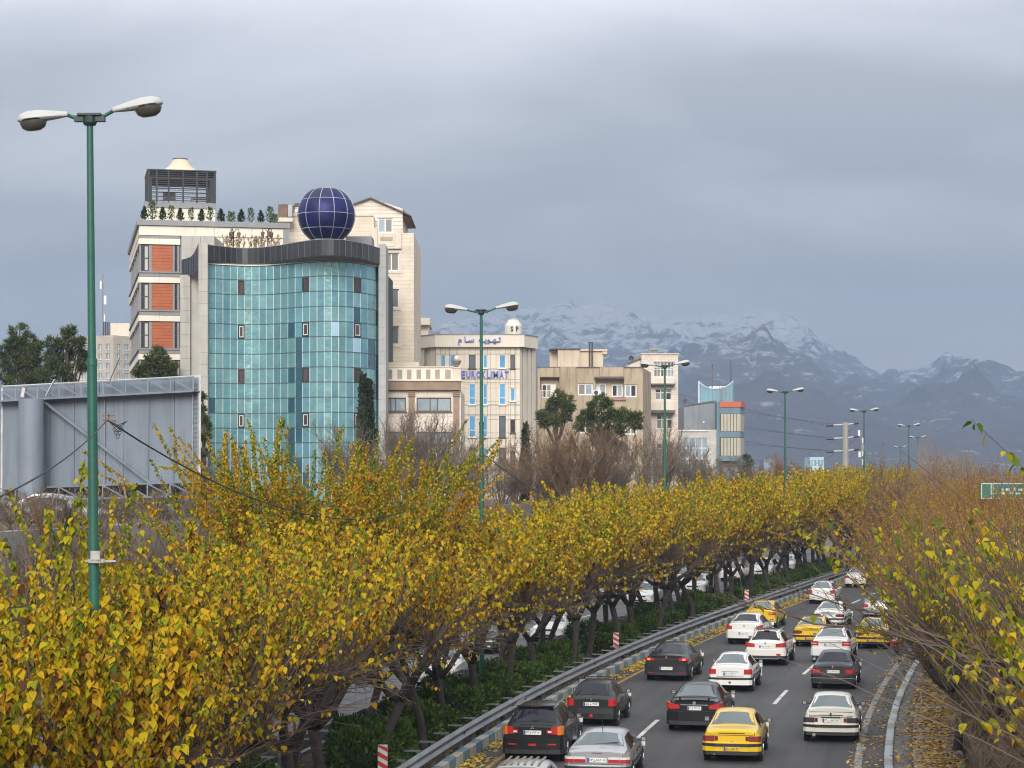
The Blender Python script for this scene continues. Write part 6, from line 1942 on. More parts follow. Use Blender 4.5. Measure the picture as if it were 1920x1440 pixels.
    car_common(C, r, PY, m_cglass, .55, 1.30, 2.65, 3.35, (.9, 3.55), mir=m_black, trim=False)
    C.bumper(r, PY, .36, .66, out=.08); C.bumper(r, m_black, .27, .36, out=.05, name='valance'); C.bumper(r, PY, .3, .6, True)
    C.lamp(r, 'tail_lamp', m_red, .50, .86, .80, .93, out=.03, wrap=.25); C.lamp(r, 'clear_lamp', m_clear, .52, .70, .84, .87, out=.036); C.plate(r, .55, None, -.09, m_platey)
    place(r, 1421, 1178)

    saloon405(PY, 'yellow taxi saloon with dark roof rack panel in the middle lane', 1515, 1211, '88 \u062A 32'.translate(FA), yellow=True, plate_low=True, roofdark=True, lampm=m_reddark)
    saloon405(PY, 'yellow taxi with black bumper band half covered by the overhanging branches', 1630, 1215, '77 \u062A 44'.translate(FA), yellow=True, plate_low=True, lampm=m_reddark)
    saloon405(PW, 'white saloon ahead of the middle yellow taxi', 1549, 1177, '35 \u0645 41'.translate(FA), lampm=m_reddark)

    # white saloon with black roof
    r = empty('car', (0, 0, 0), 0, 'white saloon with a black roof directly ahead of the dark grey saloon', 'car')
    C = Car(sedan_st(4.35, 1.50, 1.10, .52, 1.22, 2.5, 3.2, .56, .74, .97, 1.04, .27, .75, 1.0), 1.74)
    car_common(C, r, PW, m_cglass, .52, 1.22, 2.5, 3.2, (.9, 3.45), trim=False, mir=m_black)
    C.patch_top(1.26, 2.45, 1.0, 1.0, .012).build('roof_panel', m_black, r)
    C.bumper(r, PW, .34, .66, out=.08); C.bumper(r, PW, .3, .6, True); C.lamp(r, 'tail_lamp', m_red, .52, .87, .80, .98, out=.03, wrap=.25); C.lamp(r, 'clear_lamp', m_clear, .60, .82, .87, .90, out=.038)
    mb = MB(); mb.box(-.5, .5, -.024, .02, .92, .95); mb.build('chrome_strip', m_chrome, r); C.plate(r, .83, '12 \u0646 662'.translate(FA), -.03)
    tail_text(r, 'SYMBOL', .30, .99, .2, .035, -.01); place(r, 1552, 1241)

    # two white cars farther on
    r = empty('car', (0, 0, 0), 0, 'small white hatchback farthest left behind the bare branches', 'car')
    C = Car(hatch_st(3.83, 1.45, .14, .62, 2.15, 2.85, .53, .68, .90, .97), 1.66)
    car_common(C, r, PW, m_cglass, .14, .62, 2.15, 2.85, (.62, 3.06), trim=False)
    C.bumper(r, PW, .30, .63); C.lamp(r, 'tail_lamp', m_red, .58, .80, .70, .93, out=.024); C.plate(r, .76, None); place(r, 1537, 1132)
    r = empty('car', (0, 0, 0), 0, 'farthest white saloon glimpsed through the rust brown twigs', 'car')
    C = Car(sedan_st(4.4, 1.45, 1.05, .55, 1.25, 2.6, 3.3), 1.72)
    car_common(C, r, PW, m_cglass, .55, 1.25, 2.6, 3.3, (.8, 3.45)); C.bumper(r, PW, .3, .6); C.lamp(r, 'tail_lamp', m_red, .5, .85, .72, .88); C.plate(r, .62, None, -.09); place(r, 1602, 1101)
    r = empty('car', (0, 0, 0), 0, 'silver car hidden behind the branches beside the farthest yellow taxi', 'car')
    C = Car(sedan_st(4.4, 1.45, 1.05, .55, 1.25, 2.6, 3.3), 1.72)
    car_common(C, r, PS, m_cglassd, .55, 1.25, 2.6, 3.3, (.8, 3.45)); C.bumper(r, PS, .3, .6); C.lamp(r, 'tail_lamp', m_red, .5, .85, .72, .88); C.plate(r, .62, None, -.09); place(r, 1640, 1160)

    # oncoming cars beyond the median
    def oncoming(px, py, pnt, label, kind):
        r = empty('car', (0, 0, 0), 0, label, 'car')
        if kind == 'h':
            st, W, k = hatch_st(3.85, 1.45, .14, .62, 2.15, 2.85, .53, .68, .90, .97), 1.66, (.14, .62, 2.15, 2.85, (.62, 3.06))
        elif kind == 's':
            st, W, k = hatch_st(4.4, 1.66, .16, .66, 2.45, 3.15, .58, .76, 1.04, 1.1, .33, .82, 1.06), 1.8, (.16, .66, 2.45, 3.15, (.82, 3.5))
        else:
            st, W, k = sedan_st(4.45, 1.45, 1.05, .55, 1.25, 2.6, 3.3), 1.73, (.55, 1.25, 2.6, 3.3, (.8, 3.5))
        C = Car(st, W); L = st[-1][0]
        car_common(C, r, pnt, m_cglassd, *k, trim=False)
        C.bumper(r, pnt, .30, .56, True, .09); C.bumper(r, pnt, .3, .6)
        C.lamp(r, 'headlamp', m_clear, .42, .84, .60, .74, True, wrap=.3, out=.01)
        mb = MB(); mb.box(-.40, .40, L - .03, L + .015, .60, .70); mb.build('grille', m_black, r)
        mb = MB(); mb.box(-.5, .5, L + .06, L + .095, .32, .44); mb.build('air_intake', m_black, r)
        C.lamp(r, 'fog_lamp', m_clear, .55, .70, .36, .44, True, out=.085)
        C.plate(r, .50, None, -.10, front=True)
        C.lamp(r, 'tail_lamp', m_red, .5, .84, .72, .88)
        h = C.patch_top(3.35, L - .5, .86, .9, .004)
        mb = MB(); mb.bar((-.3, k[3] - .02, C.sect(k[3])[8][1] + .02), (.35, k[3] - .1, C.sect(k[3])[8][1] + .06), .025); mb.build('wiper', m_black, r)
        d = HC * F / (py - YH)
        a = heading(d) + math.pi
        v = Vector(((px - XC) / F * d, d, 0)); f = Vector((math.sin(-a), math.cos(-a), 0))
        r.location = v - f * (L - .7); r.rotation_euler = (0, 0, a)
    oncoming(1031, 1204, PW, 'white oncoming saloon nearest between the dark trunks', 'n')
    oncoming(1146, 1121, PW, 'white oncoming hatchback behind the trunks left of the second pair', 'h')
    oncoming(1203, 1136, PW, 'white oncoming saloon seen between the trunks beside the third lamp post', 'n')
    oncoming(1283, 1106, PWH, 'pearl white oncoming suv behind the trunks', 's')
    oncoming(1302, 1116, PW, 'white oncoming saloon close behind the guard of trunks near the third chevron', 'n')
    oncoming(1372, 1090, PWW, 'cream oncoming saloon glimpsed left of the third chevron', 'n')
    oncoming(1429, 1086, PWH, 'white oncoming suv just above the far hedge', 's')
    oncoming(1474, 1073, PW, 'farthest white oncoming hatchback at the end of the hedge', 'h')
    oncoming(824, 1290, PW, 'white oncoming suv half hidden by the twigs over the hedge', 's')
    oncoming(390, 1432, PD, 'dark oncoming saloon under the lowest twigs at the bottom left', 'n')
    oncoming(1105, 1105, PS, 'silver oncoming saloon behind the thick double trunk', 'n')
    oncoming(900, 1225, PG, 'dark grey oncoming saloon behind the second lamp post', 'n')

    # parked on the terrace behind the billboard
    def parked(x, d, rz, pnt, label):
        r = empty('parked_car', ((x - XC) / F * d, d, TERR), rz, label, 'car')
        C = Car(sedan_st(4.45, 1.45, 1.05, .55, 1.25, 2.6, 3.3), 1.73)
        car_common(C, r, pnt, m_cglassd, .55, 1.25, 2.6, 3.3, (.8, 3.5), trim=False); C.bumper(r, pnt, .3, .6, True); C.bumper(r, pnt, .3, .6); C.lamp(r, 'headlamp', m_clear, .42, .84, .6, .74, True); C.lamp(r, 'tail_lamp', m_red, .5, .84, .72, .88)
    parked(34, 99, R(-105), PS, 'silver car parked on the terrace under the billboard, nose to the right')
    parked(20, 107, R(-95), PW, 'white car parked behind the silver one under the billboard')


build_cars()


# ---------------------------------------------------------------- motorbike and rider
def motorbike():
    d = 98.0
    b = on_ground(1679, 99.0)
    r = empty('motorbike', (b.x, b.y, 0), heading(99), 'red and white motorbike with a rider at the edge of the overhanging branches', 'motorbike')
    m_rd = paint('scooter_red', (.42, .012, .03))
    for y in (.32, 1.58):
        mb = MB(); mb.lathe([(.2, -.05), (.27, -.055), (.30, -.02), (.30, .02), (.27, .055), (.2, .05)], 18, (0, y, .30), 'x'); w = mb.build('wheel', m_tyre, r, smooth=True, sharp=40)
        mb = MB(); mb.lathe([(.2, -.03), (.05, -.05), (.05, .05), (.2, .03)], 14, (0, y, .30), 'x'); mb.build('rim', m_rim, w)
    mb = MB(); mb.prism_y([(-.19, .62), (.19, .62), (.22, .95), (.16, 1.02), (-.16, 1.02), (-.22, .95)], -.08, .30); mb.build('tail_box', m_rd, r)
    mb = MB(); mb.box(-.13, .13, -.10, -.082, .70, .93); mb.build('number_plate', m_plate, r)
    mb = MB(); mb.box(-.2, .2, -.11, -.081, .60, .66); mb.build('tail_lamp', m_red, r)
    for sd in (-1, 1):
        mb = MB(); mb.prism_y([(sd * .14, .3), (sd * .24, .32), (sd * .25, .6), (sd * .15, .62)], .05, .6); mb.build('side_panel', m_rd, r, recalc=True)
    mb = MB(); mb.box(-.13, .13, .2, .95, .72, .82); mb.build('seat', m_black, r)
    mb = MB(); mb.prism_y([(-.14, .70), (.14, .70), (.17, .9), (.1, 1.0), (-.1, 1.0), (-.17, .9)], .9, 1.3); mb.build('fuel_tank', m_rd, r, recalc=True)
    mb = MB(); mb.tube([(0, 1.58, .3), (0, 1.42, .95)], .035, 6); mb.tube([(-.36, 1.28, 1.05), (-.1, 1.4, 1.02), (.1, 1.4, 1.02), (.36, 1.28, 1.05)], .02, 6); mb.box(-.11, .11, .5, 1.3, .32, .62); mb.build('frame', m_black, r)
    for sd in (-1, 1):
        mb = MB(); mb.tube([(sd * .3, 1.3, 1.05), (sd * .36, 1.3, 1.25)], .01, 5); mb.box(sd * .36 - .06, sd * .36 + .06, 1.29, 1.31, 1.22, 1.31); mb.build('mirror', m_black, r)
    # rider: one continuous skinned figure
    P_ = empty('person', r.location, heading(99), 'rider in a dark jacket and helmet sitting on the red motorbike', 'person')
    def skin(name, verts, edges, rad, mat, root=0):
        me = bpy.data.meshes.new(name); me.from_pydata(verts, edges, []); o = link_mesh(name, me, P_)
        sk = o.modifiers.new('skin', 'SKIN'); sk.use_smooth_shade = True
        for v, q in zip(me.skin_vertices[0].data, rad): v.radius = (q, q)
        me.skin_vertices[0].data[root].use_root = True
        su = o.modifiers.new('sub', 'SUBSURF'); su.levels = 1; su.render_levels = 1
        me.materials.append(mat); return o
    V = [(0, .55, .86), (0, .58, 1.10), (0, .64, 1.34), (0, .66, 1.46), (0, .70, 1.56), (0, .72, 1.68), (-.20, .65, 1.36), (-.30, .86, 1.16), (-.33, 1.24, 1.08), (.20, .65, 1.36), (.30, .86, 1.16), (.33, 1.24, 1.08),
         (-.13, .62, .84), (-.26, 1.02, .80), (-.22, .92, .42), (-.24, 1.08, .36), (.13, .62, .84), (.26, 1.02, .80), (.22, .92, .42), (.24, 1.08, .36)]
    E_ = [(0, 1), (1, 2), (2, 3), (3, 4), (4, 5), (2, 6), (6, 7), (7, 8), (2, 9), (9, 10), (10, 11), (0, 12), (12, 13), (13, 14), (14, 15), (0, 16), (16, 17), (17, 18), (18, 19)]
    rd = [.17, .17, .19, .075, .09, .10, .09, .062, .045, .09, .062, .045, .11, .085, .06, .05, .11, .085, .06, .05]
    skin('body', V, E_, rd, M('dark_jacket', (.022, .024, .034), .85, .2, 6))
    mb = MB(); pts = [(.02, -.16), (.10, -.14), (.135, -.04), (.14, .04), (.11, .11), (.05, .145), (.005, .15)]
    mb.lathe(pts, 14, (0, .72, 1.68)); mb.build('helmet', M('dark_helmet', (.05, .02, .03), .3, .05, 4, coat=.6), P_, smooth=True)


motorbike()

# ================================================================ vegetation
LEAF_YELLOW = leaf_mat('mulberry_leaf', [(0.0, (.06, .105, .010)), (.2, (.17, .19, .010)), (.4, (.42, .335, .008)), (.56, (.52, .31, .007)), (.74, (.30, .14, .010)), (.88, (.13, .06, .018)), (1.0, (.07, .035, .018))], .25)
LEAF_ELM = leaf_mat('elm_leaf', [(0.0, (.05, .12, .01)), (.25, (.16, .20, .01)), (.42, (.46, .33, .008)), (.62, (.48, .22, .008)), (.85, (.34, .10, .012)), (1.0, (.2, .06, .02))], .28)
LEAF_RUST = leaf_mat('rust_leaf', [(0.0, (.30, .26, .02)), (.22, (.38, .22, .018)), (.45, (.30, .14, .022)), (.75, (.20, .085, .025)), (1.0, (.11, .055, .025))], .25)
LEAF_GREEN = leaf_mat('hedge_leaf', [(0.0, (.022, .042, .012)), (.45, (.05, .095, .018)), (.8, (.11, .165, .028)), (1.0, (.28, .22, .03))], .2, .45)
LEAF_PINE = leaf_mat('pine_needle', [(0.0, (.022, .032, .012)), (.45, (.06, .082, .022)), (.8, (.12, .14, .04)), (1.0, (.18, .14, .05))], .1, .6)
LEAF_CYP = leaf_mat('cypress_needle', [(0.0, (.012, .022, .010)), (.6, (.030, .048, .018)), (1.0, (.07, .075, .03))], .1, .6)
LEAF_LITTER = leaf_mat('fallen_leaf', [(0.0, (.62, .46, .10)), (.45, (.42, .25, .06)), (.75, (.24, .12, .045)), (1.0, (.13, .075, .04))], .1, .7)
m_bark = M('bark', (.048, .038, .031), .9, .3, 3.5, bump=.8, bscale=16)
m_twig = M('twig', (.105, .074, .054), .85, .25, 2.0)
m_twigr = M('red_brown_twig', (.15, .096, .056), .85, .25, 1.5)
m_twigg = M('grey_brown_twig', (.15, .115, .082), .85, .25, 1.0)
m_pinebark = M('pine_bark', (.06, .045, .035), .9, .3, 3)

HEART = (np.array([(0, 0, 0), (.34, .10, .05), (.42, .42, .07), (.20, .78, -.02), (0, 1.05, -.16), (-.20, .78, -.02), (-.42, .42, .07), (-.34, .10, .05), (0, .45, -.04)]),
         [(0, 1, 2, 8), (8, 2, 3, 4), (8, 4, 5, 6), (0, 8, 6, 7)])
SIMPLE = (np.array([(0, 0, 0), (.36, .42, .06), (0, 1, -.06), (-.36, .42, .06)]), [(0, 1, 2), (0, 2, 3)])
NEEDLE = (np.array([(-.07, 0, 0), (.07, 0, 0), (.035, 1, 0), (-.035, 1, 0)]), [(0, 1, 2, 3)])
BLOB = (np.array([(-.30, 0, 0), (.30, 0, 0), (.22, 1, .1), (-.22, 1, .1)]), [(0, 1, 2, 3)])


def unit(a): return a / (np.linalg.norm(a, axis=-1, keepdims=True) + 1e-9)


def leaf_mesh(name, pos, axis, nrm, size, tint, mat, shape):
    """all leaves of a crown in one mesh; every leaf has its own hue in the attribute 'tint'"""
    T, faces = shape
    axis = unit(axis); nrm = unit(nrm - axis * np.sum(nrm * axis, -1, keepdims=True)); side = np.cross(axis, nrm)
    N = len(pos); k = len(T)
    V = pos[:, None, :] + size[:, None, None] * (side[:, None, :] * T[None, :, 0:1] + axis[:, None, :] * T[None, :, 1:2] + nrm[:, None, :] * T[None, :, 2:3])
    me = bpy.data.meshes.new(name)
    me.vertices.add(N * k); me.vertices.foreach_set('co', V.reshape(-1).astype(np.float32))
    idx = [i for f in faces for i in f]; tot = [len(f) for f in faces]
    li = (np.arange(N)[:, None] * k + np.array(idx)[None]).ravel()
    lt = np.tile(tot, N); ls = np.concatenate([[0], np.cumsum(lt)[:-1]])
    me.loops.add(len(li)); me.loops.foreach_set('vertex_index', li)
    me.polygons.add(len(lt)); me.polygons.foreach_set('loop_start', ls); me.polygons.foreach_set('loop_total', lt)
    at = me.attributes.new('tint', 'FLOAT', 'POINT'); at.data.foreach_set('value', np.repeat(tint, k).astype(np.float32))
    me.materials.append(mat)
    me.update(calc_edges=True)
    return me


_single = {}


def single_leaf(mat, q):
    """one leaf, tip down +y, for the leaves one can pick out in the nearest trees"""
    key = (mat.name, q)
    if key not in _single:
        _single[key] = leaf_mesh('leaf', np.zeros((1, 3)), np.array([[0, 1., 0]]), np.array([[0, 0, 1.]]), np.ones(1), np.array([q / 10.0]), mat, HEART)
    return _single[key]


def whip_path(rs, p, az, el, ln, droop, n=6, wob=.10):
    pts = [p]; d = np.array([math.cos(el) * math.cos(az), math.cos(el) * math.sin(az), math.sin(el)])
    for i in range(n):
        d = d + rs.normal(0, wob, 3) + np.array([0, 0, -droop])
        d /= np.linalg.norm(d); p = p + d * ln / n; pts.append(p)
    return np.array(pts)


def along(path, t):
    n = len(path) - 1; i = np.minimum((t * n).astype(int), n - 1); f = (t * n - i)[:, None]
    return path[i] * (1 - f) + path[i + 1] * f


def mulberry(seed, H=7.5, spread=1.5, limbs=4, whips=11, low=60, t0=.22, step=.055, lsize=.125, tint=(.5, .17), el=(38, 84), side=2.2, dens=1.0, droop=.02, trunk_h=1.7, lean=.25, wood=m_twig, lmat=LEAF_YELLOW, shape=HEART, singles=0, extra=None, lowel=(-10, 60), lp=.93):
    rs = np.random.default_rng(seed)
    tr = MB(); br = MB()
    az0 = rs.uniform(0, 6.28)
    base = np.zeros(3); ld = rs.normal(0, lean, 2)
    top = np.array([ld[0], ld[1], trunk_h * rs.uniform(.85, 1.15)])
    mid = np.array([ld[0] * .2 + rs.normal(0, .08), ld[1] * .2 + rs.normal(0, .08), top[2] * .5])
    tr.tube([base + [0, 0, -.2], base + [0, 0, .12], mid, top, top + [0, 0, .12]], [.21, .16, .13, .145, .10], 8)
    knuck = []; low_o = []
    for i in range(limbs):
        az = az0 + 6.283 * i / limbs + rs.normal(0, .3)
        out = np.array([math.cos(az), math.sin(az), 0])
        a = top + out * .42 * spread / 1.5 + [0, 0, rs.uniform(.25, .55)]
        b = a + (out * .45 + rs.normal(0, .18, 3)) * spread / 1.5 + [0, 0, rs.uniform(.35, .7)]
        c = b + (out * rs.uniform(.1, .5) + rs.normal(0, .2, 3)) * spread / 1.5 + [0, 0, rs.uniform(.4, .8)]
        tr.tube([top, a, b, c], [.12, .095, .082, .075], 6)
        tr.tube([c - [0, 0, .06], c + [0, 0, .09]], [.11, .08], 6)
        knuck.append((c, az)); low_o += [b, c, c]
        e = b + (np.array([math.cos(az + 1.1), math.sin(az + 1.1), 0]) * rs.uniform(.3, .7)) * spread / 1.5 + [0, 0, rs.uniform(.3, .7)]
        tr.tube([b, (b + e) / 2 + rs.normal(0, .06, 3), e], [.075, .062, .055], 6); knuck.append((e, az + .8))
    LP, LA, LN, LS, LT = [], [], [], [], []
    def leaves(path, ta, tb, stp, off, smul=1.0):
        ln = np.sum(np.linalg.norm(np.diff(path, axis=0), axis=1)); n = max(2, int(ln * (tb - ta) / stp * dens))
        t = np.sort(rs.uniform(ta, tb, n)); p = along(path, t)
        oa = rs.uniform(0, 6.283, n); o = np.stack([np.cos(oa), np.sin(oa), rs.normal(0, .25, n)], 1)
        LP.append(p + o * .03); ax = o * rs.uniform(.25, .8, (n, 1)) + np.array([0, 0, -1.0]) * rs.uniform(.5, 1.1, (n, 1)) + rs.normal(0, .18, (n, 3)); LA.append(ax)
        LN.append(o * .8 + np.array([0, 0, .7]) + rs.normal(0, .3, (n, 3)))
        LS.append(lsize * smul * rs.uniform(.42, 1.32, n) * (1.08 - .35 * t)); LT.append(rs.normal(tint[0] + off, tint[1], n) - .26 * (t - .55))
    for c, az in knuck:
        for w in range(whips):
            e = R(rs.uniform(*el)); a = az + rs.normal(0, 1.1)
            ln = (H - c[2]) * rs.uniform(.48, 1.02) / max(.7, math.sin(e))
            path = whip_path(rs, c + rs.normal(0, .06, 3), a, e, ln, droop * rs.uniform(.3, 1.6), 6, .075)
            br.tube(path, np.linspace(.020, .005, len(path)), 3, cap=False)
            off = rs.normal(0, .12)
            if rs.random() < lp: leaves(path, t0 * rs.uniform(.6, 1.5), 1.0, step, off)
            for s in range(rs.poisson(side)):
                t = rs.uniform(.15, .8); p = along(path, np.array([t]))[0]
                sp = whip_path(rs, p, a + rs.normal(0, 1.2), R(rs.uniform(5, 65)), rs.uniform(.5, 1.3), .05, 4, .12)
                br.tube(sp, np.linspace(.008, .003, len(sp)), 3, cap=False)
                (rs.random() < lp + .05) and leaves(sp, .2, 1.0, step, off, .9)
    for i in range(low):
        o = low_o[rs.integers(len(low_o))]; a = math.atan2(o[1] - top[1], o[0] - top[0]) + rs.normal(0, .9)
        sp = whip_path(rs, o + rs.normal(0, .05, 3), a, R(rs.uniform(*lowel)), rs.uniform(.7, 2.2), rs.uniform(-.05, .03), 5, .13)
        br.tube(sp, np.linspace(.014, .0035, len(sp)), 3, cap=False)
        if rs.random() < .25 * dens: leaves(sp, .5, 1.0, step * 3, .0)
    if extra: extra(rs, tr, br, leaves, whip_path)
    LP, LA, LN, LS, LT = [np.concatenate(k) for k in (LP, LA, LN, LS, LT)]
    LT = np.clip(LT, 0.02, .99)
    pick = []
    if singles:
        pick = np.argsort(-LS * rs.uniform(.8, 1, len(LS)))[:singles]
        keep = np.ones(len(LS), bool); keep[pick] = False
        sing = []
        ax = unit(LA[pick]); nn = LN[pick]; nn = unit(nn - ax * np.sum(nn * ax, -1, keepdims=True)); sd = np.cross(ax, nn)
        for i, j in enumerate(pick):
            mt = Matrix(((sd[i][0], ax[i][0], nn[i][0], 0), (sd[i][1], ax[i][1], nn[i][1], 0), (sd[i][2], ax[i][2], nn[i][2], 0), (0, 0, 0, 1)))
            sing.append((Matrix.Translation(LP[j]) @ mt @ Matrix.Scale(float(LS[j]), 4), single_leaf(lmat, int(round(LT[j] * 10)))))
        LP, LA, LN, LS, LT = LP[keep], LA[keep], LN[keep], LS[keep], LT[keep]
    else: sing = []
    return dict(trunk=tr.mesh('trunk', m_bark, True), branches=br.mesh('branches', wood), crown=leaf_mesh('crown', LP, LA, LN, LS, LT, lmat, shape), singles=sing)


def plant(proto, name, loc, rz, sc, label, cat='tree', group=None, sz=None):
    root = empty(name, loc, rz, label, cat, group)
    root.scale = (sc, sc, sz or sc)
    for k in ('trunk', 'branches', 'crown'):
        if proto.get(k):
            o = link_mesh(k, proto[k], root)
            if k != 'trunk': o['kind'] = 'stuff'
    for mt, me in proto.get('singles', []):
        o = link_mesh('leaf', me, root); o.matrix_local = mt
    return root


PR = {}
PR['near'] = [mulberry(100 + k, 7.6, 1.5, 4, 7, 90, .10, .0175, .20, (.54, .20), (60, 89), .9, singles=300, droop=.012, trunk_h=2.0) for k in range(4)]
PR['full'] = [mulberry(200 + k, 7.6, 1.35, 4, 9, 210, .30, .026, .168, (.51, .18), (56, 89), 1.1, trunk_h=2.2) for k in range(4)]
PR['thin'] = [mulberry(300 + k, 7.5, 1.5, 4, 11, 260, .50, .036, .155, (.53, .19), (50, 88), 1.2, dens=.8, trunk_h=2.2) for k in range(3)]
PR['shoots'] = [mulberry(400 + k, 8.8, .6, 3, 2, 50, .50, .026, .15, (.36, .10), (78, 89), .2, wood=m_twigr) for k in range(2)]
PR['elm'] = [mulberry(500, 10.6, 1.9, 5, 17, 90, .05, .0125, .13, (.40, .20), (52, 89), 5.5, wood=m_twigr, lmat=LEAF_ELM, shape=SIMPLE, droop=.012)]
PR['right'] = [mulberry(600 + k, 8.0, 1.5, 4, 20, 240, .45, .050, .185, (.38, .13), (44, 88), 2.4, dens=.55, wood=m_twig, droop=.02, singles=160, lowel=(15, 75), lp=.22) for k in range(3)]
PR['rust'] = [mulberry(700 + k, 8.6, 1.7, 5, 18, 170, .10, .042, .105, (.47, .22), (36, 87), 3.6, dens=1.05, wood=m_twigr, lmat=LEAF_RUST, shape=SIMPLE) for k in range(3)]


def bare_tree(seed, H=6.0, stems=9, twigs=16, leaf=.0, wood=m_twigg, lmat=LEAF_RUST, sp=(58, 88)):
    rs = np.random.default_rng(seed); br = MB(); tr = MB(); P_, A_, N_, S_, T_ = [], [], [], [], []
    for i in range(stems):
        az = rs.uniform(0, 6.283); path = whip_path(rs, np.array([rs.normal(0, .2), rs.normal(0, .2), -.1]), az, R(rs.uniform(*sp)), H * rs.uniform(.65, 1.0), -.015, 7, .10)
        tr.tube(path, np.linspace(.05, .008, len(path)), 4, cap=False)
        for j in range(twigs):
            t = rs.uniform(.18, .97); p = along(path, np.array([t]))[0]
            q = whip_path(rs, p, az + rs.normal(0, 1.5), R(rs.uniform(25, 85)), rs.uniform(.5, 2.0) * H / 6 * (1.15 - .6 * t), -.02, 4, .14)
            br.tube(q, np.linspace(.018, .008, len(q)), 3, cap=False)
            for s in range(3):
                p2 = along(q, np.array([rs.uniform(.2, .8)]))[0]; q2 = whip_path(rs, p2, rs.uniform(0, 6.28), R(rs.uniform(20, 85)), rs.uniform(.3, .9) * H / 6, 0, 3, .15)
                br.tube(q2, np.linspace(.012, .006, len(q2)), 3, cap=False)
                n = rs.poisson(leaf)
                if n:
                    P_.append(along(q2, rs.uniform(.1, 1, n))); A_.append(rs.normal(0, .6, (n, 3)) + [0, 0, -.6]); N_.append(rs.normal(0, 1, (n, 3))); S_.append(rs.uniform(.06, .13, n)); T_.append(np.clip(rs.normal(.55, .2, n), 0, 1))
    d = dict(trunk=tr.mesh('trunk', wood), branches=br.mesh('branches', wood))
    if P_: d['crown'] = leaf_mesh('crown', *[np.concatenate(k) for k in (P_, A_, N_, S_, T_)], lmat, SIMPLE)
    return d


PR['bare'] = [bare_tree(800 + k, 6.0, 13, 30) for k in range(3)]
PR['barerust'] = [bare_tree(820 + k, 6.0, 13, 30, 1.0, m_twigr) for k in range(2)]
PR['rusttree'] = [bare_tree(830, 6.0, 14, 18, 5.0, m_twigr, sp=(62, 88))]
PR['poplar'] = [bare_tree(840, 11.0, 16, 26, 1.6, M('poplar_twig', (.25, .175, .11), .9, .2, 1), sp=(83, 89.5))]


def column_tree(seed, h, w, n, mat, size, shape=BLOB, taper=.8):
    rs = np.random.default_rng(seed); t = rs.uniform(0, 1, n) ** .8; az = rs.uniform(0, 6.283, n)
    r = w * np.where(t < .25, .55 + 1.8 * t, 1.0) * (1 - taper * np.clip((t - .25) / .75, 0, 1) ** 1.3) * rs.uniform(.45, 1.05, n) * (1 + .22 * np.sin(az * 3 + t * 17))
    p = np.stack([r * np.cos(az), r * np.sin(az), .04 * h + t * h * .95], 1); o = np.stack([np.cos(az), np.sin(az), np.zeros(n)], 1)
    tr = MB(); tr.tube([(0, 0, -.2), (0, 0, h * .8)], [w * .12, w * .04], 6)
    return dict(trunk=tr.mesh('trunk', m_pinebark), crown=leaf_mesh('crown', p, o * .5 + [0, 0, 1] + rs.normal(0, .25, (n, 3)), o + rs.normal(0, .4, (n, 3)), size * rs.uniform(.6, 1.3, n), np.clip(rs.normal(.5, .22, n), 0, 1), mat, shape))


def pine(name, label, lobes, d, foot, seed, n_per=420, tint=.45, group=None):
    """pine drawn from the rounded masses of its crown: lobes = (x, y, radius) in photo pixels at distance d"""
    rs = np.random.default_rng(seed); k = d / F
    root = empty(name, ((foot - XC) * k, d, TERR), 0, label, 'tree', group)
    P_, A_, N_, S_, T_ = [], [], [], [], []; tr = MB(); br = MB()
    mx = np.array([((foot - XC) * k, 0, 0)])
    L_ = []
    for (x, y, r) in lobes:
        L_.append(np.array([(x - foot) * k, rs.normal(0, .5) * r * k, HC + (YH - y) * k - TERR, r * k]))
    cx = np.mean([l[0] for l in L_]); topz = max(l[2] for l in L_)
    base = [np.array([0, 0, -.3]), np.array([cx * .2, 0, topz * .35]), np.array([cx * .6, 0, topz * .7]), np.array([cx, 0, topz * .95])]
    tr.tube(base, [.24, .20, .13, .05], 7)
    for l in L_:
        c = l[:3]; r = l[3]; s = np.array(base[1]) * .5 + np.array(base[2]) * .5 if c[2] > topz * .5 else np.array(base[1])
        br.tube([s, (s + c) / 2 + rs.normal(0, .15, 3), c, c + [0, 0, r * .6]], [.09, .07, .05, .02], 5)
        n = int(n_per * max(.35, (r / 1.2) ** 2))
        v = unit(rs.normal(0, 1, (n, 3))) * rs.uniform(.35, 1.0, (n, 1)) ** .5 * r
        # sub clumps break up the outline
        sub = unit(rs.normal(0, 1, (9, 3))) * r * .84
        j = rs.integers(0, 9, n); v = np.where(rs.random((n, 1)) < .72, sub[j] + unit(rs.normal(0, 1, (n, 3))) * rs.uniform(.2, 1, (n, 1)) * r * .36, v * .85)
        v[:, 2] *= .85
        p = c + v
        for rep in range(4):
            a = v / (r + 1e-6) * .6 + rs.normal(0, .55, (n, 3)) + [0, 0, .35]
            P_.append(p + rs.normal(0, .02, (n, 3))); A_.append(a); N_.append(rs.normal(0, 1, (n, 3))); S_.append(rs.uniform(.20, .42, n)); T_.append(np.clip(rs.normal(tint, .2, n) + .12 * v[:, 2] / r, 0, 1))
    link_mesh('trunk', tr.mesh('trunk', m_pinebark, True), root); o = link_mesh('branches', br.mesh('branches', m_pinebark), root); o['kind'] = 'stuff'
    sh = (np.array([(-.10, 0, 0), (.10, 0, 0), (.05, 1, 0), (-.05, 1, 0)]), [(0, 1, 2, 3)])
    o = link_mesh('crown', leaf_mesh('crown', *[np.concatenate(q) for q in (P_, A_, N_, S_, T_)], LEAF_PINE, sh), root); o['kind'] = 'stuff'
    return root


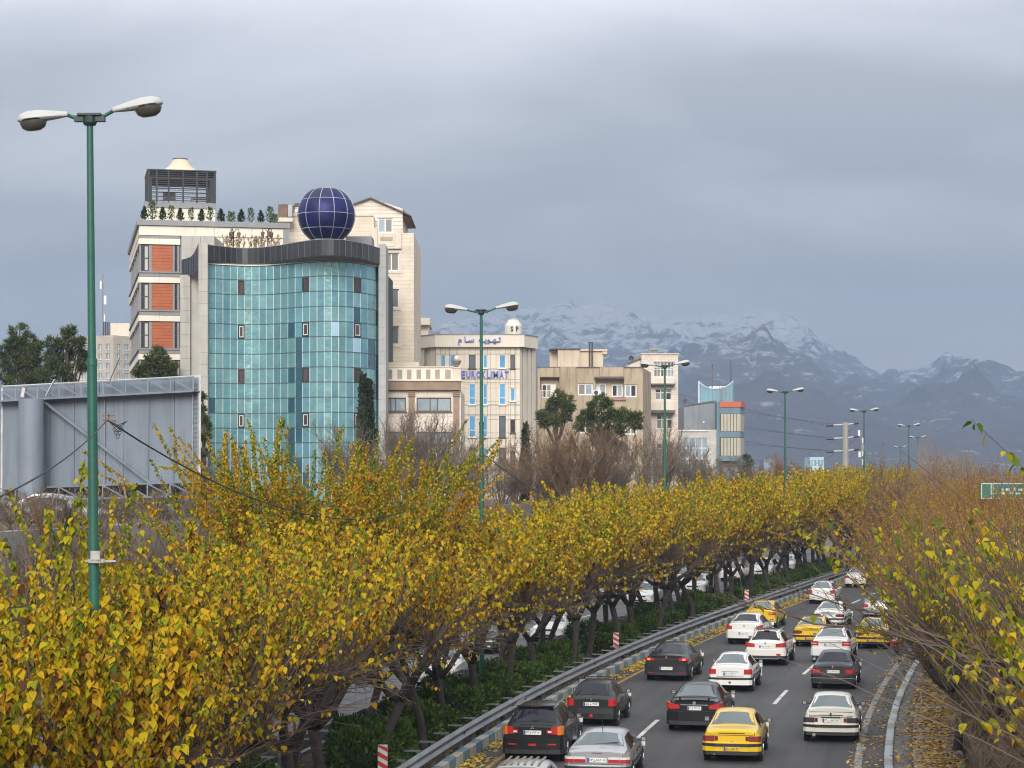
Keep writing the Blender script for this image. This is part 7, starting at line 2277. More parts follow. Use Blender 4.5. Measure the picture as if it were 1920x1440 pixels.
def place_vegetation():
    rnd = random.Random(77)
    lampd = [36.4, 79.2, 119, 157.4, 203, 265]
    words = ['first', 'second', 'third', 'fourth', 'fifth', 'sixth']
    ords = ['nearest', 'second', 'third', 'fourth', 'fifth', 'sixth', 'seventh', 'eighth', 'ninth', 'tenth', 'eleventh', 'twelfth']
    count = {}
    def where(d, row):
        k = sum(1 for q in lampd if q < d)
        key = (k, row); i = count.get(key, 0); count[key] = i + 1
        o = ords[min(i, 11)]
        return ('%s tree before the first lamp post' % o) if k == 0 else ('%s tree past the %s lamp post' % (o, words[k - 1]))
    # the double row in the median
    d = 23.5; i = 0
    while d < 262:
        row = i % 2
        off = (-1.35 if row == 0 else -3.35) + rnd.uniform(-.3, .3)
        if d < 36: pr, H = PR['near'][i % 4], (6.25 if off > -2 else 6.5)
        elif d < 50: pr, H = (PR['near'][(i * 3) % 4] if i % 2 else PR['thin'][i % 3]), 6.3 + (d - 36) * .055
        elif d < 66: pr, H = (PR['full'][i % 4] if i % 2 else PR['thin'][i % 3]), 7.1
        elif d < 125: pr, H = (PR['full'][i % 4] if i % 5 < 3 else PR['thin'][i % 3]), 7.2 + .5 * (d - 66) / 59
        else: pr, H = PR['full'][(i * 5) % 4], 7.9 + .9 * min(1, (d - 125) / 60)
        sc = H / 7.6 * rnd.uniform(.90, 1.07)
        p = road(d, off, .16)
        skip = abs(d - 36.4) < 1.0 or abs(d - 79.2) < 1.0 or abs(d - 119) < 1
        if not skip:
            plant(pr, 'mulberry_tree', p, rnd.uniform(0, 6.28), sc, 'yellow mulberry in the %s row, %s' % ('kerb side' if row == 0 else 'inner', where(d, row)), 'tree', 'mulberry trees in the median')
        d += (2.35 if d < 130 else 2.9) * rnd.uniform(.88, 1.12); i += 1
    for j, (dd, off) in enumerate(((38.5, -3.2), (41.5, -4.3), (44.0, -4.6))):
        plant(PR['shoots'][j % 2], 'mulberry_tree', road(dd, off, .16), 1.3 + 2 * j, 1.0 - .03 * j, ['mulberry with upright yellow green shoots in front of the billboard column', 'mulberry with tall thin shoots left of the billboard column', 'mulberry with sparse upright shoots beside the first lamp post'][j], 'tree')
    plant(PR['elm'][0], 'elm_tree', road(64, -5.0, .16), .6, .93, 'tall orange and green leaved elm rising in front of the glass building', 'tree')
    plant(PR['elm'][0], 'elm_tree', road(67.5, -5.2, .16), 3.9, .86, 'orange leaved elm just behind the tall one', 'tree')

    # hedge of clipped shrubs
    def hedge(seed):
        rs = np.random.default_rng(seed); n = 1900
        u = rs.uniform(-1, 1, (n, 3)); ax = rs.integers(0, 3, n); s = np.sign(rs.uniform(-1, 1, n)); u[np.arange(n), ax] = np.where(rs.random(n) < .75, s * rs.uniform(.8, 1.03, n), u[np.arange(n), ax])
        u[:, 2] = np.maximum(u[:, 2], -1); r = unit(u) * np.minimum(1.18, np.linalg.norm(u, axis=1, keepdims=True))
        wob = 1 + .16 * np.sin(u[:, :1] * 4 + seed) * np.cos(u[:, 1:2] * 5 + seed)
        p = r * np.array([.78, 1.05, .58]) * wob + [0, 0, .58]
        br = MB()
        for k in range(14):
            q = whip_path(rs, np.array([rs.normal(0, .15), rs.normal(0, .25), 0]), rs.uniform(0, 6.28), R(rs.uniform(45, 85)), 1.0, 0, 4, .15); br.tube(q, np.linspace(.02, .006, len(q)), 3, cap=False)
        core = MB(); core.lathe([(.3, .08), (.52, .35), (.5, .75), (.2, .95)], 9)
        return dict(branches=br.mesh('branches', m_bark), crown=leaf_mesh('crown', p, r + rs.normal(0, .5, (n, 3)) + [0, 0, .3], r + rs.normal(0, .6, (n, 3)), rs.uniform(.09, .18, n), np.clip(rs.normal(.46, .2, n), 0, 1), LEAF_GREEN, SIMPLE))
    hp = [hedge(k) for k in range(4)]
    chev = [55, 94, 129]; hc = {}
    d = 44; i = 0
    while d < 176:
        if min(abs(d - c) for c in (54.2, 93.2, 128.2)) < 2.2:
            d += 1.0; continue
        for off in ((-1.65,) if i % 3 else (-1.6, -3.1)):
            if rnd.random() < .1 and d > 60: continue
            k = sum(1 for q in chev if q < d); h_ = rnd.uniform(.85, 1.2)
            if k not in hc:
                w = ['in front of the nearest striped board', 'between the nearest and middle striped boards', 'between the middle and farthest striped boards', 'past the farthest striped board']
                hc[k] = empty('hedge', road(d, -1.7, .14), 0, 'clipped dark green hedge behind the guardrail, ' + w[k], 'hedge')
            root = plant(hp[(i + int(off * 3)) % 4], 'shrub', road(d, off + rnd.uniform(-.15, .15), .14) - hc[k].location, heading(d) + (math.pi if i % 2 else 0) + rnd.uniform(-.2, .2), rnd.uniform(.72, 1.12), None, None, None, sz=h_)
            root.parent = hc[k]
        d += 2.15 * rnd.uniform(.85, 1.2); i += 1

    # overgrown foot and face of the retaining wall
    ds = list(np.arange(56, 140, 2.6)) + list(np.arange(140, 250, 8))
    for i, d in enumerate(ds):
        plant(PR['bare'][i % 3] if i % 3 else PR['barerust'][i % 2], 'bare_shrub', road(d, -19.7 + rnd.uniform(-.6, .6), .1), rnd.uniform(0, 6.28), rnd.uniform(.95, 1.25), 'leafless brown shrub in front of the retaining wall, %s from the left end' % (ords + ['thirteenth', 'fourteenth', 'fifteenth', 'sixteenth', 'seventeenth', 'eighteenth', 'nineteenth', 'twentieth'] + ['%dth' % q for q in range(21, 60)])[i].replace('nearest', 'first'), 'shrub', 'leafless shrubs below the retaining wall', sz=rnd.uniform(.95, 1.3))
    words2 = ['under the billboard column', 'left under the billboard truss', 'under the middle of the billboard', 'right under the billboard truss', 'before the blank grey board', 'at the right end of the billboard']
    for i, (x, d) in enumerate(((40, 124), (110, 122), (180, 125), (245, 121), (300, 120), (365, 123))):
        p = P(x, YH, d); p.z = TERR
        plant(PR['barerust'][i % 2], 'bare_shrub', p, i * 1.4, .9, 'brown leafless bush behind the railing %s' % words2[i], 'shrub', 'leafless bushes behind the billboard', sz=.62)
    for i, (x, d) in enumerate(((20, 92), (75, 93), (130, 94), (245, 97), (290, 98), (335, 99), (385, 101))):
        p = P(x, YH, d); p.z = TERR
        plant(PR['bare'][i % 3], 'bare_shrub', p, i * 2.4, .62, 'low bare bush on the edge of the terrace %s' % ['at the left edge', 'before the billboard column', 'left of the first lamp post', 'right of the silver car nose', 'before the blank grey board', 'below the right billboard edge', 'left of the elm'][i], 'shrub', 'low bare bushes along the terrace edge', sz=.30)
    rs = np.random.default_rng(9); n = 16000
    dd = np.where(rs.random(n) < .75, rs.uniform(60, 130, n), rs.uniform(130, 230, n)); zz = rs.uniform(.2, 6.35, n) ** 1.0
    P_ = np.array([road(a, -20.72 - .04 * b + c, b) for a, b, c in zip(dd, zz, rs.uniform(0, .22, n))])
    me = leaf_mesh('ivy', P_, rs.normal(0, .6, (n, 3)) + [0, 0, -1], rs.normal(0, .5, (n, 3)) + [.9, -.4, .2], rs.uniform(.10, .24, n), np.clip(rs.normal(.65, .2, n), 0, 1), LEAF_RUST, SIMPLE)
    tag(link_mesh('ivy', me), 'withered brown creeper hanging over the retaining wall', kind='stuff')

    # leafless and rusty trees on the terrace in front of the buildings
    T = [(728, 150, 788, 'bare'), (758, 146, 782, 'bare'), (795, 150, 786, 'bare'), (828, 152, 796, 'bare'), (862, 148, 815, 'bare'), (895, 158, 850, 'bare'), (938, 165, 858, 'bare'), (968, 170, 850, 'barerust'), (1012, 160, 848, 'barerust'), (1040, 152, 812, 'barerust'), (1072, 150, 806, 'barerust'),
         (1104, 152, 812, 'barerust'), (1135, 156, 818, 'bare'), (1165, 162, 840, 'bare'), (1212, 186, 808, 'bare'), (1245, 190, 800, 'bare'), (1285, 205, 840, 'bare'), (1318, 215, 855, 'bare'), (1350, 220, 858, 'bare'), (1385, 225, 862, 'bare'), (700, 140, 850, 'bare'), (660, 138, 800, 'bare')]
    near = ['left of the brown pilaster', 'below the left window bays', 'before the wide window bay', 'before the corner pilaster', 'left of the second lamp post', 'right of the second lamp post', 'beside the small cypress', 'under the last office windows', 'under the smaller pine', 'under the dead pine top', 'left of the larger pine', 'below the larger pine', 'under the drooping pine bough', 'at the corner of the brown block',
            'left of the third lamp post', 'right of the third lamp post', 'before the whitewashed front', 'under the big white window', 'before the louvred block', 'at the foot of the red cornice block', 'at the right foot of the glass building', 'before the dark panes of the glass building']
    for i, (x, d, y, kind) in enumerate(T):
        h = HC + (YH - y) / F * d - TERR; p = P(x, YH, d); p.z = TERR
        plant(PR[kind][i % len(PR[kind])], 'bare_tree', p, rnd.uniform(0, 6.28), 1.05 * max(1.0, h / 6.6), 'leafless %s tree %s' % ('rust brown' if kind == 'barerust' else 'grey brown', near[i]), 'tree', 'leafless trees before the buildings', sz=h / 5.3)
    for x, d, y, s, lab in ((1468, 236, 846, .8, 'rust leaved tree behind the fourth lamp post'), (1436, 246, 866, .75, 'smaller rust leaved tree left of the fourth lamp post'), (1505, 250, 868, .7, 'low rust leaved tree right of the fourth lamp post'), (1408, 240, 880, .6, 'lowest rust leaved tree beside the dark pine')):
        h = HC + (YH - y) / F * d - TERR; p = P(x, YH, d); p.z = TERR
        plant(PR['rusttree'][0], 'rust_tree', p, x * .7, s, lab, 'tree', 'rust leaved trees past the buildings', sz=h / 6.0)

    # right bank: leaning mulberries near, rusty trees farther on
    def reach(rs, tr, br, leaves, wp):
        # long limbs that hang out over the road
        for (p0, p1, z0, z1, rr) in (((-.6, .2), (-7.1, 1.2), 3.9, 5.35, .06), ((-.4, .4), (-5.9, 2.2), 3.8, 5.75, .05), ((-.5, .1), (-5.0, .4), 3.6, 5.0, .05)):
            pts = [np.array([p0[0] + (p1[0] - p0[0]) * t + rs.normal(0, .07), p0[1] + (p1[1] - p0[1]) * t + rs.normal(0, .09), z0 + (z1 - z0) * (1.25 * t - .25 * t * t) + rs.normal(0, .05)]) for t in np.linspace(0, 1, 9)]
            pts = np.array(pts); br.tube(pts, np.linspace(rr, .008, 9), 5, cap=False)
            az = math.atan2(p1[1] - p0[1], p1[0] - p0[0])
            for k in range(44):
                t = rs.uniform(.12, 1); q = along(pts, np.array([min(t, .999)]))[0]
                sp = wp(rs, q, az + rs.normal(0, .8), R(rs.uniform(-6, 48)), rs.uniform(.5, 1.7), rs.uniform(-.05, .03), 5, .13)
                br.tube(sp, np.linspace(.010, .003, len(sp)), 3, cap=False)
                if rs.random() < .10: leaves(sp, .3, 1, .3, -.05)
    over = mulberry(650, 7.6, 1.4, 4, 14, 150, .5, .06, .18, (.36, .14), (46, 87), 2.2, dens=.5, singles=160, extra=reach, trunk_h=2.3, lowel=(20, 75), lp=.10)
    t = plant(over, 'mulberry_tree', (12.3, 47.5, .1), .10, 1.0, 'leaning mulberry whose bare limbs reach out over the right lanes', 'tree')
    rows = [(27, 15.2, 'right', .80, 'nearest sparse mulberry at the bottom right corner'), (31, 15.8, 'right', .90, 'sparse mulberry filling the lower right edge'), (35.5, 15.6, 'right', .92, 'sparse yellow green mulberry right of the leafy paving'), (40.5, 16.2, 'right', 1.02, 'twiggy mulberry at the right edge before the leaning one'),
            (38, 18.0, 'right', 1.18, 'tall sparse tree whose twigs enter at the upper right edge'), (52, 15.6, 'right', 1.0, 'twiggy mulberry just past the leaning one'), (57, 14.4, 'right', .97, 'mulberry with bare whips beside the right kerb'), (62, 16.0, 'rust', .80, 'rust brown tree nearest on the right bank'), (66, 14.2, 'right', .95, 'sparse mulberry before the motorbike'),
            (70, 16.6, 'rust', .82, 'rust brown tree second on the right bank'), (74, 14.6, 'rust', .86, 'rust brown tree beside the kerb behind the motorbike'), (78, 17.4, 'rust', .82, 'rust brown tree set back from the kerb'), (83, 15.0, 'rust', .82, 'rust brown tree before the two poplars'), (87, 13.8, 'rust', .9, 'rust brown tree leaning over the farthest yellow taxi'), (92, 16.2, 'rust', .84, 'rust brown tree below the smaller poplar'),
            (97, 14.2, 'rust', .88, 'rust brown tree below the taller poplar'), (103, 15.6, 'rust', .86, 'rust brown tree left of the green road sign'), (108, 13.7, 'rust', .95, 'rust brown tree over the silver car'), (114, 15.2, 'rust', 1.0, 'rust brown tree over the farthest saloon'), (120, 13.9, 'rust', .98, 'rust brown tree where the road bends away'), (127, 15.0, 'rust', 1.02, 'rust brown tree just past the bend'),
            (135, 13.8, 'rust', 1.0, 'rust brown tree beyond the bend by the kerb'), (143, 15.2, 'rust', 1.02, 'far rust brown tree under the sixth lamp post'), (152, 13.8, 'rust', 1.0, 'far rust brown tree under the fifth lamp post'), (161, 14.8, 'rust', 1.02, 'farthest rust brown tree of the right bank')]
    for i, (d, off, kind, sc, lab) in enumerate(rows):
        plant(PR[kind][i % 3], 'mulberry_tree' if kind == 'right' else 'rust_tree', road(d, off, .1), 2.4 * i + .5, sc, lab, 'tree', 'trees along the right bank')
    for i, (d, off) in enumerate(((47, 14.9), (51, 15.4), (55, 15.0), (59.5, 15.3), (64, 14.9), (69, 15.2))):
        plant(PR['barerust'][i % 2] if i % 3 else PR['bare'][i % 3], 'bare_shrub', road(d, off, .1), 1.9 * i, .62, 'rust brown bare shrub behind the dark low wall, %s' % ['nearest the bottom right corner', 'just past the corner one', 'under the leaning mulberry', 'level with the white saloon', 'level with the dark grey saloon', 'farthest along the wall'][i], 'shrub', 'bare shrubs behind the low wall', sz=.6)
    for i in range(14):
        d = 170 + i * 9; off = [14.2, 17, 20][i % 3]
        plant(PR['rust'][i % 3] if i % 3 else PR['full'][i % 4], 'rust_tree' if i % 3 else 'mulberry_tree', road(d, off, .1), 1.7 * i, 1.05, 'distant %s tree beyond the bend, %s in line' % ('rust brown' if i % 3 else 'yellow', (ords + ['thirteenth', 'fourteenth'])[i]), 'tree', 'distant trees past the bend')
    for x, d, y, w, lab in ((1775, 190, 822, 1.0, 'taller straw coloured columnar poplar above the right bank'), (1836, 185, 846, .8, 'slimmer columnar poplar right of the taller one'), (1750, 210, 856, .9, 'low columnar poplar left of the taller one')):
        p = P(x, YH, d); p.z = 0
        plant(PR['poplar'][0], 'poplar_tree', p, x * .3, w, lab, 'tree', None, sz=(HC + (YH - y) / F * d) / 11.0)
    for i, (x, d) in enumerate(((1700, 150), (1800, 160), (1870, 140), (1655, 175), (1905, 120))):
        p = P(x, YH, d); p.z = .1
        plant(PR['barerust'][i % 2], 'bare_tree', p, i * 1.1, 1.5, ['thin leafless tree between the sixth lamp post and the poplar', 'thin leafless tree between the two poplars', 'thin leafless tree left above the green sign', 'thin leafless tree right of the fifth lamp post', 'thin leafless tree at the right edge above the sign'][i], 'tree', None, sz=1.62)

    # pines and cypresses
    pine('pine_tree', 'tall dark pine at the left edge above the billboard', [(36, 625, 20), (22, 645, 17), (55, 640, 18), (70, 650, 14), (40, 660, 24), (8, 658, 14), (60, 672, 20), (25, 685, 25), (62, 702, 26), (5, 700, 22), (35, 722, 30), (80, 720, 18)], 178, 40, 1)
    pine('pine_tree', 'second dark pine with a ragged right side beside the first lamp post', [(130, 622, 13), (128, 640, 16), (100, 645, 13), (152, 643, 12), (115, 660, 20), (140, 665, 18), (160, 668, 10), (98, 672, 16), (150, 685, 16), (110, 690, 22), (85, 700, 20), (128, 705, 14)], 172, 118, 2)
    pine('pine_tree', 'small pine in front of the lowest orange shutters', [(297, 660, 11), (288, 672, 12), (305, 676, 10), (275, 690, 13), (295, 692, 14), (318, 690, 13), (262, 697, 9), (322, 702, 9), (280, 708, 16), (308, 710, 14)], 168, 296, 3, 520)
    pine('pine_tree', 'dark sprig of pine between the billboard edge and the glass building', [(380, 745, 6), (381, 785, 8), (386, 800, 9), (378, 770, 5), (384, 820, 9), (379, 850, 10)], 160, 382, 4, 300)
    pine('pine_tree', 'smaller half dead pine before the brown concrete block', [(1045, 745, 13), (1060, 750, 12), (1036, 757, 12), (1068, 765, 9), (1030, 775, 14), (1052, 772, 15), (1015, 782, 10), (1040, 790, 14), (1060, 785, 11), (1022, 795, 12)], 188, 1045, 5, tint=.6)
    pine('pine_tree', 'larger green pine with a drooping right bough before the concrete block', [(1128, 752, 13), (1140, 760, 12), (1112, 765, 12), (1145, 775, 11), (1100, 782, 12), (1125, 780, 16), (1092, 790, 10), (1160, 775, 13), (1178, 778, 14), (1195, 782, 11), (1170, 795, 15), (1190, 797, 11), (1150, 795, 14), (1115, 800, 15), (1085, 800, 9), (1135, 812, 13), (1120, 825, 12), (1150, 835, 11), (1165, 840, 9), (1165, 808, 8)], 186, 1130, 6, tint=.5)
    pine('pine_tree', 'dark pine at the right foot of the louvred block', [(1400, 858, 6), (1402, 872, 8), (1408, 868, 6), (1397, 885, 8), (1406, 890, 7)], 270, 1401, 7, 300)
    cy = column_tree(31, 7.0, .55, 1300, LEAF_CYP, .30)
    for x, d, y, w, lab in ((985.5, 170, 796, .85, 'small dark cypress before the fluted office corner'), (681, 150, 706, .95, 'taller dark cypress before the glass building'), (692, 151, 716, .85, 'slimmer cypress against the dark right panes of the glass building')):
        h = HC + (YH - y) / F * d - TERR; p = P(x, YH, d); p.z = TERR
        plant(cy, 'cypress_tree', p, x, w, lab, 'tree', None, sz=h / 7.0)

    # planted roof edge of the shuttered building
    rc = column_tree(41, 1.1, .34, 420, LEAF_CYP, .13, taper=.97); rb = column_tree(42, 1.25, .30, 170, LEAF_GREEN, .14, SIMPLE, .5); rb2 = column_tree(43, .95, .42, 260, LEAF_GREEN, .14, SIMPLE, .35)
    items = [(271, 'c', 24), (286, 'b', 36), (305, 'c', 24), (321, 'b', 28), (338, 'c', 23), (358, 'b', 26), (378, 'c', 23), (394.5, 'b', 28), (414, 'c', 24), (433.5, 'r', 20), (452.5, 'c', 24), (470.5, 'b', 28), (489, 'c', 23), (506, 'b', 31), (515, 'r', 18)]
    names = ['at the left corner of the roof edge', 'beside the pavilion corner', 'below the left pavilion post', 'below the pavilion window', 'under the tent middle', 'right of the tent middle', 'below the right pavilion side', 'at the right pavilion corner', 'first right of the pavilion', 'low and round right of the pavilion', 'left of the thin garden shrub', 'midway to the roof cooler', 'second left of the cooler', 'tall beside the cooler', 'low beside the cooler']
    for i, (x, k, hp_) in enumerate(items):
        dd = 178.6 + (x - 262) / 278 * 2.6; y0 = 412 + (x - 262) / 278 * 7.5
        p = P(x, y0 + 1.0, dd); s = hp_ / F * dd
        kind = {'c': ('small cone shaped evergreen', rc, 1.1), 'b': ('small leafy upright shrub', rb, 1.25), 'r': ('small rounded shrub', rb2, .95)}[k]
        plant(kind[1], 'roof_shrub', p, i * 1.3, s / kind[2], '%s %s' % (kind[0], names[i]), 'shrub', 'planted shrubs along the roof edge')
    sh = bare_tree(851, 1.3, 8, 8, .8, M('straw_twig', (.38, .29, .16), .9, .2, 1), LEAF_RUST)
    for i, (x, y0) in enumerate(((428, 462), (449, 462), (474, 463), (487, 463), (516, 462))):
        plant(sh, 'terrace_shrub', P(x, y0 + 3, 173.2), i * 1.9, 1.0, 'straw coloured dry shrub on the terrace %s' % ['left of the first garden lamp', 'right of the first garden lamp', 'midway between the garden lamps', 'left of the second garden lamp', 'right of the second garden lamp'][i], 'shrub', 'dry shrubs on the roof terrace')

    # fallen leaves
    rs = np.random.default_rng(12); n = 17000
    dd = rs.uniform(52, 165, n); oo = np.abs(rs.normal(0, .30, n)) + .03; keep = (np.sin(dd * .55) + np.sin(dd * 1.7 + 2) + rs.normal(0, .9, n)) > -.4
    dd, oo = dd[keep], oo[keep]; oo = np.minimum(oo, 1.3); n = len(dd)
    P_ = np.array([road(a, b, .012 + c) for a, b, c in zip(dd, oo, rs.uniform(0, .05, n) * np.exp(-oo * 3))])
    me = leaf_mesh('fallen_leaves', P_, rs.normal(0, 1, (n, 3)) * [1, 1, .12], rs.normal(0, .22, (n, 3)) + [0, 0, 1], rs.uniform(.08, .17, n), np.clip(rs.normal(.2, .2, n), 0, 1), LEAF_LITTER, SIMPLE)
    tag(link_mesh('fallen_leaves', me), 'yellow leaves drifted along the painted kerb', kind='stuff')
    n = 20000; dd = rs.uniform(45, 105, n); oo = np.where(rs.random(n) < .05, rs.uniform(11.0, 12.05, n), np.where(rs.random(n) < .6, rs.normal(13.6, .5, n), rs.uniform(12.9, 22, n)))
    P_ = np.array([road(a, b, .02 if b < 12.3 else .2 + .02 * math.sin(a * 7)) for a, b in zip(dd, oo)])
    me = leaf_mesh('leaf_litter', P_, rs.normal(0, 1, (n, 3)) * [1, 1, .15], rs.normal(0, .3, (n, 3)) + [0, 0, 1], rs.uniform(.09, .17, n), np.clip(rs.normal(.52, .2, n), 0, 1), LEAF_LITTER, SIMPLE)
    tag(link_mesh('leaf_litter', me), 'brown leaf litter over the verge and paving on the right', kind='stuff')
    n = 5000; dd = rs.uniform(40, 170, n); oo = rs.uniform(-4.6, -.4, n)
    P_ = np.array([road(a, b, .175) for a, b in zip(dd, oo)])
    me = leaf_mesh('median_litter', P_, rs.normal(0, 1, (n, 3)) * [1, 1, .15], rs.normal(0, .3, (n, 3)) + [0, 0, 1], rs.uniform(.08, .15, n), np.clip(rs.normal(.55, .2, n), 0, 1), LEAF_LITTER, SIMPLE)
    tag(link_mesh('median_litter', me), 'leaf litter on the soil of the median', kind='stuff')


place_vegetation()

# ================================================================ street furniture
m_green = M('green_lamp_paint', (.012, .10, .07), .5, .2, 1.6, dirt=(.035, .06, .045), dirt_amt=.75, coat=.1, bump=.15, bscale=9)
m_lampw = M('lamp_head_grey', (.43, .44, .435), .5, .06, 3, dirt=(.3, .3, .28), dirt_amt=.5)
m_bowl = M('lamp_bowl', (.055, .05, .042), .25, .15, 5, coat=.5)


def lamp_meshes():
    Hh = 14.5
    pole = MB(); pole.tube([(0, 0, 0), (0, 0, 7.2)], [.095, .088], 14); pole.tube([(0, 0, 7.2), (0, 0, 10.25)], [.086, .084], 14, cap=True); pole.tube([(0, 0, 10.2), (0, 0, 10.32)], [.094, .090], 14); pole.tube([(0, 0, 10.3), (0, 0, Hh - .12)], [.070, .055], 14)
    base = MB(); base.box(-.35, .35, -.35, .35, -.05, .45)
    cap = MB(); cap.lathe([(.10, Hh - .18), (.12, Hh - .14), (.12, Hh - .04), (.09, Hh - .01)], 12); cap.box(-.26, .26, -.06, .06, Hh - .12, Hh - .02); cap.box(-.2, .2, -.11, .11, Hh - .02, Hh + .015)
    armL = MB(); armL.tube([(-.2, 0, Hh - .08), (-.36, 0, Hh - .05), (-.52, 0, Hh - .005)], .034, 7)
    armR = MB(); armR.tube([(.2, 0, Hh - .08), (.34, 0, Hh - .02), (.55, 0, Hh + .06)], .034, 7)
    def head(tilt):
        """turtle-back lantern: shallow shell over a deep bowl near its outer end; local x outwards"""
        sh = MB(); bw = MB(); n = 10; L = .86
        vs = []; fs = []; st = [(0, .045, .05), (.08, .075, .06), (.25, .115, .085), (.48, .155, .115), (.68, .165, .115), (.80, .13, .085), (.86, .05, .03)]
        for (x, w, h) in st:
            for k in range(n):
                a = 2 * math.pi * k / n; z = math.sin(a); vs.append((x, math.cos(a) * w, (z * h if z > 0 else z * h * .42)))
        for i in range(len(st) - 1):
            for k in range(n): fs.append((i * n + k, i * n + (k + 1) % n, (i + 1) * n + (k + 1) % n, (i + 1) * n + k))
        fs += [tuple(range(n))[::-1], tuple((len(st) - 1) * n + k for k in range(n))]
        sh.add(vs, fs)
        m2 = 12; vs = []; fs = []
        prof = [(.0, -.155), (.09, -.15), (.145, -.115), (.17, -.06), (.172, -.012)]
        for (r, z) in prof:
            for k in range(m2):
                a = 2 * math.pi * k / m2; vs.append((.60 + 1.35 * r * math.cos(a), r * math.sin(a) * .92, z))
        for i in range(len(prof) - 1):
            for k in range(m2): fs.append((i * m2 + k, i * m2 + (k + 1) % m2, (i + 1) * m2 + (k + 1) % m2, (i + 1) * m2 + k))
        bw.add(vs, fs)
        rm = MB(); rm.tube([(.60 + 1.36 * .172 * math.cos(a), .162 * math.sin(a), -.012) for a in np.linspace(0, 2 * math.pi, 19)], .012, 4, cap=False)
        return sh.mesh('lamp_shell', m_lampw, True, sharp=60), bw.mesh('lamp_bowl', m_bowl, True), rm.mesh('lamp_rim', m_black)
    return dict(pole=pole.mesh('pole', m_green, True, sharp=40), base=base.mesh('base', m_conc), cap=cap.mesh('cap', M('dark_green_iron', (.012, .03, .03), .5)), armL=armL.mesh('arm', m_green, True), armR=armR.mesh('arm', m_green, True), head=head(0))


LM = lamp_meshes()


def lamp_post(loc, label, rz=0.0, tl=-8, tr=9, top=14.5, lean=0.0, arm=1.0):
    o = empty('street_lamp', loc, rz, label, 'street lamp', 'green twin armed lamp posts in the median')
    o.rotation_euler = (0, R(lean), rz)
    o.scale = (1, 1, top / 14.5)
    for k in ('pole', 'base', 'cap'): link_mesh(k, LM[k], o)
    for k, x, z, t, flip in (('armL', -.52 * arm, 14.5 - .005, tl, True), ('armR', .55 * arm, 14.56, tr, False)):
        link_mesh('arm', LM[k], o).scale = (arm, 1, 1)
        h = empty('lamp_head', (x, 0, z)); h.parent = o
        h.scale = (1, 1, 1.28); h.rotation_euler = (0, R(tl), math.pi) if flip else (0, R(-tr), 0)
        for nm, me in zip(('lamp_shell', 'lamp_bowl', 'lamp_rim'), LM['head']): link_mesh(nm, me, h)
    return o


def lamps():
    spec = [(182, 36.4, 215, 'nearest and tallest green lamp post, in front of the billboard', .35), (904, 79.2, 581, 'green lamp post in front of the office with blue lettering', .1), (1246.5, 119, 685, 'green lamp post in front of the narrow pale tower', 0), (1472, 157.4, 734, 'green lamp post standing alone right of the louvred block', 0), (1620, 203, 770, 'green lamp post beside the concrete utility pole', 0),
            (1704, 265, 798, 'green lamp post tallest of the far cluster', 0), (1721, 348, 820, 'far green lamp post just right of the tallest of the far cluster', 0), (1688, 452, 838, 'far green lamp post just left of the tallest of the far cluster', 0), (1637, 620, 851, 'small far green lamp post right of the utility pole', 0), (1741, 500, 868, 'small far lamp heads left of the taller poplar', 0), (1870, 480, 872, 'small far lamp heads above the green sign', 0)]
    for x, d, y, lab, ln in spec:
        z = HC + (YH - y) / F * d
        lamp_post(((x - XC) / F * d, d, .1), lab, rz=0.0, tl=-7 if d > 40 else 6, tr=9, top=z - .1, lean=-ln * 1.4, arm=.72 if d < 40 else 1.0)


lamps()
# what hangs on the first two posts
def post_gear():
    d = 36.4
    p = P(181, 1052, d)
    o = empty('post_clamp', p, 0, 'rusty and white bracket clamped round the first lamp post', 'bracket')
    mb = MB(); mb.lathe([(.15, -.03), (.155, .0), (.15, .035)], 12); mb.bar((-.2, 0, 0), (.33, 0, 0), .035, .03); mb.build('clamp', M('worn_white_paint', (.42, .41, .38), .7, .3, 6, dirt=(.12, .1, .08), dirt_amt=.8), o)
    mb = MB(); mb.box(-.07, .09, -.17, -.14, .03, .18); mb.build('bracket_plate', M('worn_white_paint', (.42, .41, .38)), o)
    mb = MB(); mb.bar((.10, -.15, .10), (.21, -.15, .36), .05, .04); mb.build('rusty_arm', m_rust, o)
    # wire knot on the pole
    k = P(202, 785, d)
    o = empty('wire_bracket', k, 0, 'wire bracket with coiled loops on the first lamp post', 'bracket')
    m_w = M('black_wire', (.012, .012, .013), .6)
    mb = MB(); mb.bar((-.10, 0, .05), (.12, 0, .05), .02); mb.bar((.02, 0, .1), (.02, 0, -.06), .02); mb.bar((-.08, 0, -.02), (.14, -.02, -.04), .03); mb.build('bracket', m_rust, o)
    for j in range(3):
        mb = MB(); mb.tube([(.02 + .16 * math.sin(t) * (1 - .2 * j) + .05 * t, -.02 * j, -.04 - (.18 + .06 * j) * math.sin(t / 2)) for t in np.linspace(0, 2 * math.pi, 12)], .006, 4); mb.build('wire_loop', m_w, o)
    def cable(a, b, sag, r, label):
        a, b = Vector(a), Vector(b); pts = []
        for t in np.linspace(0, 1, 25): pts.append(a.lerp(b, t) - Vector((0, 0, sag * 4 * t * (1 - t))))
        mb = MB(); mb.tube(pts, r, 5); return tag(mb.build('cable', m_w), label, 'cable')
    k1 = P(202, 788, d) + Vector((0, -.04, 0)); k2 = P(912, 855, 79.0)
    cable(k1, k2, 2.0, .016, 'black twisted cable sagging from the first to the second lamp post')
    cable(P(200, 790, d) + Vector((0, -.05, 0)), P(-260, 1020, 14), .25, .011, 'black cable running from the first lamp post down to the left edge')
    cable(k2, P(1243, 940, 119), 1.4, .018, 'black cable sagging from the second to the third lamp post')


post_gear()


